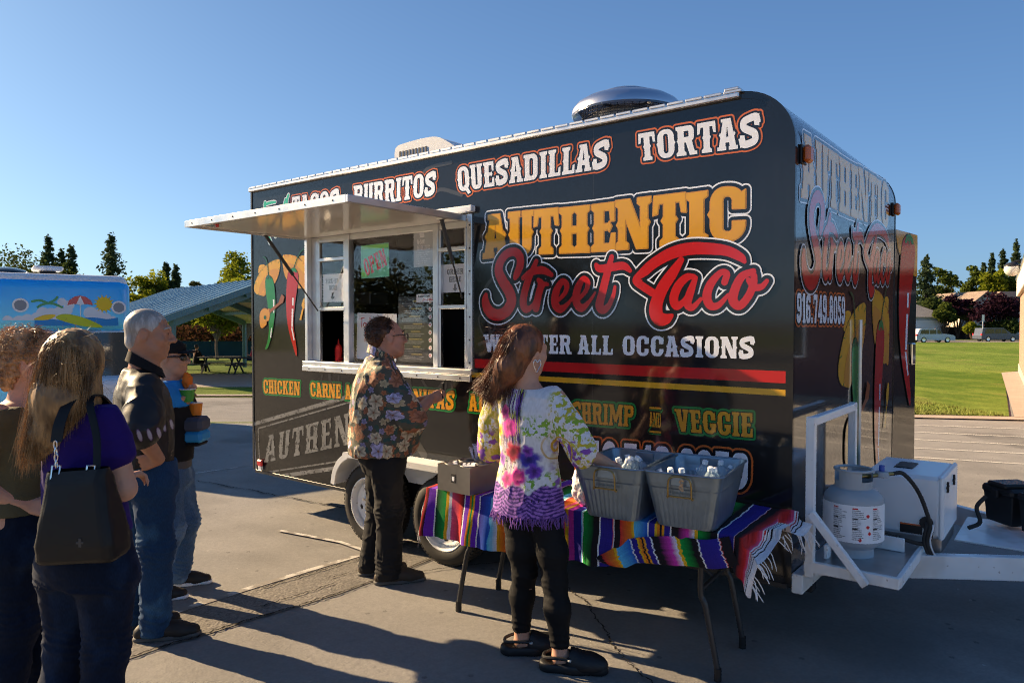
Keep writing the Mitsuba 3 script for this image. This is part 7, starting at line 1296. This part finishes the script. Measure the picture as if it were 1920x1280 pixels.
# ---- picnic tables and the people sitting far off
prin('bench_grey', varied((.05, .055, .065), 3, .3), .7, .2)
def picnic(x, y, rot, label):
    t = thing('picnic_table', label, 'picnic table'); M = trimesh.transformations.translation_matrix([x, y, gz(x, y)]) @ rotm([0, 0, 1], math.radians(rot))
    obj('tabletop', bx(-.95, .95, -.38, .38, .72, .77), 'bench_grey', t, M=M)
    for s in (-1, 1):
        obj('bench', bx(-.95, .95, s * .72 - .14, s * .72 + .14, .42, .46), 'bench_grey', t, M=M)
        obj('leg', [bar([s * .6, -.72, .02], [s * .6, .30, .72], .06), bar([s * .6, .72, .02], [s * .6, -.30, .72], .06), bar([s * .6, -.75, .40], [s * .6, .75, .40], .06)], 'bench_grey', t, M=M)
picnic(-13.9, 34.5, 8, 'dark picnic table under the shelter beside the people in black'); picnic(-12.0, 33.6, 4, 'dark picnic table by the rear corner of the trailer'); picnic(-15.6, 33.0, 12, 'dark picnic table under the shelter nearer the walkway')
clothm('red_cloth', (.42, .03, .05)); clothm('pink_cloth', (.6, .35, .36))
def far_person(label, x, y, yaw, top, pants, hair, seat=.45, lean=.05, stand=False, base=None):
    p = Person(label, x, y); p.o[2, 3] = gz(x, y) if base is None else base; R = yawm(yaw); q = lambda r_, f, z: R @ V(r_, f, z); h0 = .92 if stand else seat + .08; hd = q(0, lean, h0 + .68)
    arms = [cap(q(s * .19, lean * .7, h0 + .46), q(s * .24, .14, h0 + .2), .045, .04) for s in (-1, 1)] + [cap(q(s * .24, .14, h0 + .2), q(s * .12, .36, h0 + .24), .04, .032) for s in (-1, 1)]
    p.add('body', nets([ell(hd, (.078, .095, .115), R), cap(hd, q(0, lean * .6, h0 + .42), .05, .06), cap(q(0, 0, h0), q(0, lean * .6, h0 + .42), .12, .12)] + arms, .016), 'skin_tan')
    p.add('shirt', nets([loft([(h0 - .06, 0, -.02, .18, .13), (h0 + .2, 0, lean * .4, .18, .13), (h0 + .42, 0, lean * .7, .19, .11), (h0 + .52, 0, lean * .8, .09, .08)], R)] + [cap(q(s * .19, lean * .7, h0 + .44), q(s * .24, .14, h0 + .2), .068, .06) for s in (-1, 1)], .016), top)
    lg = [c for s in (-1, 1) for c in (chain([q(s * .09, 0, .88), q(s * .09, .02, .48), q(s * .09, 0, .06)], [.10, .07, .055]) if stand else chain([q(s * .10, 0, seat + .04), q(s * .12, .42, seat + .04), q(s * .12, .44, .06)], [.095, .075, .055]))]
    p.add('trousers', nets(lg + [cap(q(-.08, 0, h0), q(.08, 0, h0), .12, .12)], .016), pants); p.add('hair', nets([ell(hd + R @ V(0, -.02, .03), (.09, .105, .11), R), minus(ell(hd + R @ V(0, .11, -.02), (.1, .08, .11), R))], .014), hair)
far_person('person in black sitting at the picnic table with the back to the camera', -15.15, 34.9, 60, 'black_cloth', 'black_cloth', 'hair_black'); far_person('person in black sitting at the far left end of the picnic tables', -16.7, 37.2, 200, 'black_cloth', 'charcoal_cloth', 'hair_black')
far_person('person in red sitting on the grass by the trailer corner', -16.2, 45.6, 200, 'red_cloth', 'denim_dark', 'hair_brown', .16); far_person('person in a dark red top beside the one on the grass', -16.0, 46.3, 230, 'red_cloth', 'black_cloth', 'hair_black', .3)
# ---- white roofed block behind the van
wb = thing('storage_building', 'low building with a white metal roof behind the painted van', 'building'); bX, bY = -30.2, 46.; zz = gz(bX, bY)
obj('wall', bx(bX - 4, bX + 2.6, bY, bY + 5, zz, 4.05), 'roof_white', wb); obj('roof', bar([bX - 4.4, bY + 2.5, 4.32], [bX + 2.9, bY + 2.5, 4.32], 5.8, .5, .05), 'roof_white', wb)
# ---- painted ice van
RO, RE, RB = V(-5.2, 9.9, 0), V(-.8, -.6, 0), V(-.6, .8, 0)
RM = np.eye(4); RM[:3, 0], RM[:3, 1], RM[:3, 3] = -RE, RB, RO          # x: right seen from the front, y: backwards
van = thing('painted_van', 'blue painted high roofed van with a sun and clouds over its windscreen', 'van')
def vb(name, mesh, m, par=None, smooth=False, **k): return obj(name, mesh, m, par or van, smooth, M=RM, **k)
def wrap_blue(p, n, uv):
    t = smoothstep(1.55, 2.2, p.z); return mix((.18, .72, .95), (.012, .38, .95), t) * (.92 + .16 * fbm(p.x * 4, p.y * 4, p.z * 4, 2))
prin('van_blue', mikit.proc(wrap_blue), .25, .5, clearcoat=.6); prin('van_white', varied((.72, .73, .75), 4, .1), .3, .5, clearcoat=.5); prin('van_glass', (.008, .018, .022), .06, .7, clearcoat=1.)
def rbox(x0, x1, y0, y1, z0, z1, r): return [cap((xx, yy, zz_), (xx2, yy, zz_), r, r, 0) for xx, xx2 in ((x0 + r, x1 - r),) for yy in (y0 + r, y1 - r) for zz_ in (z0 + r, z1 - r)]
def hullbox(x0, x1, y0, y1, z0, z1, r):
    s = trimesh.creation.icosphere(subdivisions=2, radius=r).vertices; P = np.vstack([s + [x, y, z] for x in (x0 + r, x1 - r) for y in (y0 + r, y1 - r) for z in (z0 + r, z1 - r)]); return trimesh.convex.convex_hull(P)
vb('overcab', hullbox(-1.62, .03, -.02, 5.2, 1.585, 2.30, .16), 'van_blue', smooth=40); vb('roof_cap', hullbox(-1.60, .0, .02, 5.18, 2.10, 2.335, .11), 'van_white', smooth=40)
cab = [(-1.20, -.02), (.0, -.02), (.04, .5), (.04, 5.1), (-1.75, 5.1), (-1.75, .95), (-1.5, .40)]
lowc = Polygon(cab).buffer(-.08).buffer(.08)
m = prism(lowc, .66); m.apply_translation([0, 0, .30]); vb('lower_body', m, 'van_blue', smooth=30)
def ringz(poly, z, sh=0.): return [(x, y + sh, z) for x, y in poly]
pl = [(-1.16, .02), (-.03, .02), (0, .5), (0, 5.1), (-1.72, 5.1), (-1.72, .95), (-1.47, .42)]
m = prism(Polygon(pl), .63); m.apply_translation([0, 0, .96]); vb('cab', m, 'van_white')
ws = np.array([(-1.13, -.03, 1.57), (-.05, -.03, 1.57), (-.02, -.10, 1.0), (-1.16, -.10, 1.0)]); vb('windscreen', trimesh.Trimesh(np.vstack([ws, ws + [0, .05, 0]]), [[0, 3, 2], [0, 2, 1], [4, 5, 6], [4, 6, 7], [0, 1, 5], [0, 5, 4], [1, 2, 6], [1, 6, 5], [2, 3, 7], [2, 7, 6], [3, 0, 4], [3, 4, 7]], process=False), 'van_glass')
d0, d1 = V(-1.205, .085, 0), V(-1.70, .93, 0); dd = (d1 - d0) / np.linalg.norm(d1 - d0); nn = V(-dd[1], dd[0], 0) * 1; nn = nn if nn[0] < 0 else -nn
def dpt(t, z, o=.02): return d0 + (d1 - d0) * t + nn * o + V(0, 0, z)
q = [dpt(.10, 1.02), dpt(.95, 1.02), dpt(.95, 1.50), dpt(.26, 1.50)]; vb('door_window', cat_([trimesh.Trimesh(np.array(q), [[0, 1, 2], [0, 2, 3]], process=False), trimesh.Trimesh(np.array(q)[::-1] - nn * .004, [[0, 1, 2], [0, 2, 3]], process=False)]), 'van_glass')
vb('hood', hullbox(-1.18, .0, -.62, .1, .45, 1.0, .12), 'van_white', smooth=40); vb('bumper', hullbox(-1.2, .02, -.72, -.5, .30, .52, .05), 'black_plastic', smooth=40)
for x in (-1.02, -.16): vb('headlamp', hullbox(x - .11, x + .11, -.65, -.55, .68, .84, .03), 'polished_aluminium', smooth=40)
for x in (-1.62, .0):
    for y in (.15, 4.2): M_ = np.array([[0, 0, 1, x - .05 if x < -1 else x - .12], [1, 0, 0, y], [0, 1, 0, .34], [0, 0, 0, 1.0]]); k = vb('wheel', lathe([(.2, 0), (.2, .16), (0, .16)], 24, M=M_), 'steel_dark'); vb('tyre', lathe([(.2, -.02), (.32, -.02), (.34, .02), (.34, .16), (.32, .19), (.2, .19)], 32, M=M_), 'rubber', k, 40)
def vdec(name, s, m, lay, par=None, **k):
    f = flat(s); 
    if f is None: return None
    f = on(f, S2); f.apply_translation([0, -.022 - .002 * lay, 0]); return vb(name, f, m, par, **k)
FACE = sbox(-1.47, 1.73, -.13, 2.13); prin('cloud_white', (.62, .68, .76), .3, .4); prin('sun_yellow', (.75, .52, .02), .3, .4); prin('board_lime', (.48, .55, .02), .3, .4); prin('wave_blue', (.01, .22, .55), .3, .4); prin('speaker_grey', (.25, .27, .30), .6, .3)
def puffs(l): return unary_union([Point(-x, z).buffer(r_, 12) for x, z, r_ in l]).intersection(FACE)
vdec('cloud', puffs([(.99, 1.83, .07), (.90, 1.80, .09), (.80, 1.83, .08), (.72, 1.86, .06), (.78, 1.97, .05), (.70, 1.93, .06), (1.06, 1.78, .05)]), 'cloud_white', 0, label='white cloud left of the sun'); vdec('cloud', puffs([(.46, 1.83, .08), (.38, 1.80, .08), (.28, 1.76, .07), (.20, 1.74, .05)]), 'cloud_white', 0, label='white cloud below the sun'); vdec('cloud', puffs([(1.36, 1.74, .05), (1.24, 1.72, .07), (1.15, 1.74, .07), (1.30, 1.70, .06), (1.10, 1.70, .04)]), 'cloud_white', 0, label='low white cloud at the left')
sn = vdec('sun', Point(-.30, 1.95).buffer(.088, 16), 'sun_yellow', 2, label='round yellow sun with short rays'); vdec('rays', unary_union([Polygon([(-.30 + .085 * math.cos(a - .14), 1.95 + .085 * math.sin(a - .14)), (-.30 + .13 * math.cos(a), 1.95 + .13 * math.sin(a)), (-.30 + .085 * math.cos(a + .14), 1.95 + .085 * math.sin(a + .14))]) for a in np.linspace(0, 6.28, 15)[:-1]] + [Point(-.30, 1.95).buffer(.09)]), 'sun_yellow', 1, sn)
vdec('surfboard', Polygon(spline([(-.85, 1.775), (-.74, 1.815), (-.52, 1.76), (-.32, 1.645), (-.55, 1.655), (-.78, 1.725)], 6, True)), 'board_lime', 2, label='lime surfboard on the wave')
vdec('wave', Polygon(spline([(-.95, 1.70), (-.80, 1.735), (-.62, 1.69), (-.42, 1.655), (-.26, 1.70), (-.14, 1.69), (-.14, 1.735)], 4).tolist() + [(-.14, 1.74), (-1.2, 1.74)]).buffer(0).intersection(FACE) if False else Polygon(np.vstack([spline([(-1.08, 1.735), (-.92, 1.75), (-.80, 1.735), (-.62, 1.76), (-.42, 1.77), (-.26, 1.75), (-.14, 1.77)], 4), [(-.14, 1.66), (-1.08, 1.66)]])), 'wave_blue', 1, label='blue wave')
um = vdec('umbrella', Polygon([(-.72, 1.93), (-.70, 1.99), (-.64, 2.04), (-.575, 2.055), (-.51, 2.04), (-.45, 1.99), (-.43, 1.93), (-.50, 1.945), (-.575, 1.935), (-.65, 1.945)]), 'ink_red', 3, label='red beach umbrella picture'); vdec('stripe', Polygon([(-.575, 2.053), (-.62, 1.942), (-.575, 1.936), (-.53, 1.942)]), 'van_white', 4, um); vdec('pole', sbox(-.581, 1.78, -.569, 1.935), 'van_white', 3, um); vdec('leaf', unary_union([LineString(spline(l, 5)).buffer(.014) for l in ([(-.93, 1.95), (-1.02, 1.985), (-1.10, 1.97)], [(-.93, 1.95), (-.86, 1.99), (-.83, 2.03)], [(-.93, 1.95), (-.86, 1.94), (-.78, 1.90)], [(-.93, 1.95), (-1.0, 1.93), (-1.04, 1.90)])]), 'ink_green', 2, label='green palm fronds'); vdec('surfboard', Polygon(spline([(-1.09, 1.74), (-.97, 1.80), (-.85, 1.80), (-.93, 1.74)], 5, True)), 'sun_yellow', 2, label='small yellow surfboard')
for x, z in ((-1.225, 1.92), (-.128, 1.905)): k = vdec('speaker', Point(x, z).buffer(.075, 20), 'speaker_grey', 2, label='round grey speaker'); vdec('ring', Point(x, z).buffer(.088, 20).difference(Point(x, z).buffer(.066, 20)), 'van_white', 3, k)
vb('roof_vent', hullbox(-1.06, -.72, .35, .75, 2.39, 2.45, .025), 'van_white', smooth=40); vb('vent_foot', bx(-.98, -.80, .45, .65, 2.33, 2.39), 'black_plastic'); vb('roof_dome', nets([ell((-1.35, .6, 2.32), (.28, .35, .11)), above(2.30)], .03), 'van_glass', None, True)
# ---- school building at the right with its globe lamp
def stucco(c): 
    c = [float(v) for v in c]
    return mikit.proc(lambda p, n, uv: C(*c) * (.88 + .16 * fbm(p.x * 3, p.y * 3, p.z * 3, 3) + .06 * noise(p.x * 60, p.y * 60, p.z * 60)))
prin('pink_stucco', stucco((.31, .155, .12)), .85, .2); prin('fascia_white', stucco((.50, .485, .475)), .7, .3); prin('added_dark_stucco', stucco((.17, .10, .10)), .85, .2); prin('globe_white', (.60, .59, .58), .3, .5)  # facade stucco darkened to dim its reflection in the trailer front
BO, BX_, BY_ = V(9.55, 13.15, 0), V(.83, -.557, 0), V(.557, .83, 0); BMx = np.eye(4); BMx[:3, 0], BMx[:3, 1], BMx[:3, 3] = BX_, BY_, BO
sb = thing('school_building', 'pink stucco building with a white fascia at the right edge', 'building')
def bb(name, mesh, m, par=None, **k): return obj(name, mesh, m, par or sb, False, M=BMx, **k)
bb('wall', bx(0, 24, 0, 18.2, -.4, 2.72, .0), 'pink_stucco'); bb('fascia', bx(-.12, 24.2, -1.3, 18.32, 2.72, 3.34, .02), 'fascia_white'); bb('coping', bx(-.16, 24.2, -1.34, 18.36, 3.34, 3.42, .01), 'stainless'); bb('front_panel', bx(.3, 24, -.02, -.002, .12, 2.72, 0), 'added_dark_stucco'); bb('wing_wall', bx(0, .3, -1.3, 0, -.4, 2.72, 0), 'pink_stucco'); bb('base_trim', bx(-.03, 24, -.04, 18.23, -.4, .12, .01), 'concrete')  # unseen dark front panel, wing wall and deep eave added to dim the reflection
for i in range(4): w_ = bb('window', bx(3 + i * 5, 5.4 + i * 5, -.03, .02, 1.0, 2.3, .01), 'van_glass'); bb('frame', [bx(2.94 + i * 5, 3.0 + i * 5, -.05, .0, .95, 2.35), bx(5.4 + i * 5, 5.46 + i * 5, -.05, .0, .95, 2.35), bx(3.0 + i * 5, 5.4 + i * 5, -.05, .0, .94, 1.0), bx(3.0 + i * 5, 5.4 + i * 5, -.05, .0, 2.3, 2.36)], 'aluminium', w_)
lp = thing('globe_lamp', 'white globe lamp on the fascia of the pink building', 'lamp'); obj('globe', trimesh.creation.icosphere(subdivisions=3, radius=.20), 'globe_white', lp, True, M=BMx @ trimesh.transformations.translation_matrix([-.36, 9.6, 3.26])); obj('cap', [lathe([(.205, .08), (.19, .13), (.12, .19), (0, .2)], 20), ], 'black_metal', lp, 40, M=BMx @ trimesh.transformations.translation_matrix([-.36, 9.6, 3.26])); obj('bracket', tube([[-.36, 9.6, 3.45], [-.2, 9.6, 3.5], [-.1, 9.6, 3.44]], .03, 8), 'black_metal', lp, 40, M=BMx)
# ---- houses, wooden fence and cars across the far street
prin('house_cream', stucco((.58, .52, .45)), .85, .2); prin('house_shade_blue', stucco((.42, .47, .52)), .85, .2); prin('shingle', varied((.22, .17, .14), 1.5, .4), .9, .2); prin('shingle_grey', varied((.16, .16, .17), 1.5, .4), .9, .2); prin('fence_wood', varied((.055, .035, .03), 2, .5), .9, .1)  # shade on the white garage house put into its wall colour as blue
def house(name, label, x0, x1, y, dep, zw, zr, wall, roof, gable, gar=False):
    """gable: ridge runs along x if False; otherwise the gable faces the street"""
    h = thing(name, label, 'house'); zg = gz((x0 + x1) / 2, y) - .1; obj('wall', bx(x0, x1, y, y + dep, zg, zw, 0), wall, h); o = .6
    if gable: pr = Polygon([(x0 - o, zw - .1), ((x0 + x1) / 2, zr), (x1 + o, zw - .1), (x1 + o, zw - .35), ((x0 + x1) / 2, zr - .25), (x0 - o, zw - .35)]); m = on(prism(pr, dep + 2 * o), S2); m.apply_translation([0, y + dep + o, 0]); obj('roof', m, roof, h); g = on(prism(Polygon([(x0, zw), (x1, zw), ((x0 + x1) / 2, zr - .25)]), .2), S2); g.apply_translation([0, y + .2, 0]); obj('gable_wall', g, wall, h)
    else:
        ym = y + dep / 2; P_ = np.array([(x0 - o, y - o, zw), (x1 + o, y - o, zw), (x1 + o, y + dep + o, zw), (x0 - o, y + dep + o, zw), (x0 + 2, ym, zr), (x1 - 2, ym, zr)]); obj('roof', trimesh.convex.convex_hull(P_), roof, h)
    if gar: k = obj('garage_door', bx(x0 + .6, x1 - .6, y - .08, y, zg + .1, zw - .5, 0), 'roof_white', h); [obj('panel', bx(x0 + .7, x1 - .7, y - .11, y - .085, zg + .2 + .5 * i, zg + .62 + .5 * i, 0), 'roof_white', k) for i in range(4)]
    return h
house('house', 'pale house with a garage door behind the white cars', 50, 64.2, 108, 9, 2.55, 4.6, 'house_shade_blue', 'shingle_grey', False, True)
mh = house('house', 'cream house with a wide gable behind the plum tree', 68.9, 76.5, 112, 12, 3.2, 6.6, 'house_cream', 'shingle', True); obj('side_wing', bx(76.5, 92, 114, 122, -.9, 4.4, 0), 'house_cream', mh); obj('side_roof', bar([75.5, 118, 5.6], [92, 118, 5.6], 9.5, 2.0, .9), 'shingle', mh)
house('house', 'brown roofed house half hidden behind the shrubs', 72, 79, 127, 8, 4.0, 6.6, 'house_cream', 'shingle', False)
wf = thing('wooden_fence', 'dark brown board fence between the two houses', 'fence'); bd = []
for i in range(42): x = 63.2 + i * .148; bd.append(bx(x, x + .138, 110.0 + .01 * (i % 2), 110.03 + .01 * (i % 2), gz(66, 110), gz(66, 110) + 1.85 + .02 * math.sin(i * 5.1), 0))
obj('board', cat_(bd), 'fence_wood', wf, kind='stuff'); [obj('post', bx(63.2 + i * 2, 63.32 + i * 2, 110.05, 110.15, gz(66, 110), gz(66, 110) + 1.9, 0), 'fence_wood', wf) for i in range(4)]
patch([(55, 103), (100, 100), (100, 112), (55, 112)], .03, 'lawn_green', 'lawn', 8.)
def car(label, x, y, rot, m, L=4.7, H=1.68, van_=False, rack=False, group=None):
    t = thing('parked_car', label, 'car', group); M = trimesh.transformations.translation_matrix([x, y, gz(x, y)]) @ rotm([0, 0, 1], math.radians(rot)); q = lambda n_, me, mm, par=None, s=False: obj(n_, me, mm, par or t, s, M=M)
    lo = [(-L / 2, .35), (-L / 2 - .02, .75), (-L / 2 + .06, .98), (L / 2 - 1.1, 1.0), (L / 2 - .25, .88), (L / 2, .70), (L / 2, .32)]; b = on(prism(Polygon(lo).buffer(.04), 1.78), S2); b.apply_translation([0, .89, 0]); q('body', b, m, None, 30)
    up = [(-L / 2 + .08, .97), (-L / 2 + (.22 if van_ else .38), H - .08), (-L / 2 + .7, H), (.1 if not van_ else .45, H - .02), (L / 2 - (1.35 if not van_ else .95), .99)]; g = on(prism(Polygon(up), 1.50), S2); g.apply_translation([0, .75, 0]); q('cabin', g, m, None, 30)
    for s in (-1, 1):
        for x0, x1, tl, tr in ((-L / 2 + .45, -.75, .18, .0), (-.68, .15, 0, 0), (.22, L / 2 - 1.5, .0, .35)):
            P = Polygon([(x0, 1.02), (x1, 1.02), (x1 - tr, H - .14), (x0 + tl, H - .14)]); w = on(prism(P, .02), S2); w.apply_translation([0, s * .755 + .01, 0]); q('window', w, 'van_glass')
    for wx in (-L / 2 + .85, L / 2 - .90):
        for s in (-1, 1): Mw = np.array([[1, 0, 0, wx], [0, 0, 1.0 * s, s * .74], [0, 1, 0, .34], [0, 0, 0, 1.0]]); k = q('wheel', lathe([(0, .15), (.22, .16), (.235, .12)], 16, M=Mw), 'polished_aluminium', None, 40); q('tyre', lathe([(.23, .0), (.34, .0), (.34, .14), (.32, .17), (.23, .17)], 20, M=Mw), 'rubber', k, 40)
    for s in (-1, 1): q('tail_lamp', bx(-L / 2 - .06, -L / 2 + .16, s * .8 - .1, s * .8 + .1, .78, 1.02, .02), 'red_lens'); q('headlamp', bx(L / 2 - .12, L / 2 + .05, s * .7 - .16, s * .7 + .16, .66, .80, .02), 'polished_aluminium')
    if rack: q('roof_box', hullbox(-1.2, .7, -.4, .4, H, H + .36, .12), 'van_white', None, 40)
prin('car_silver', (.55, .57, .62), .25, .6, clearcoat=1.); prin('car_slate', (.06, .075, .11), .22, .6, clearcoat=1.)
car('silver white estate car parked nearest the trailer door', 50.9, 88.4, 3, 'car_silver'); car('white car with a roof box behind the silver white estate car', 51.8, 97, 3, 'van_white', rack=True); car('slate grey minivan parked beside the pale sign pole', 62.8, 94.5, 2, 'car_slate', 5.0, 1.78, True)
far_person('person in pink standing behind the silver white car', 53.4, 91.8, 200, 'pink_cloth', 'denim_dark', 'hair_brown', stand=True)
sp = thing('sign_pole', 'pale street sign pole in front of the plum tree', 'sign pole'); sx_, sy_ = 61.5, 95.2; obj('pole', tube([[sx_, sy_, gz(sx_, sy_)], [sx_, sy_, 2.75]], .05, 8), 'aluminium', sp); obj('plate', bx(sx_ - .16, sx_ + .16, sy_ - .08, sy_ - .06, 1.9, 2.75, .01), 'aluminium', sp)
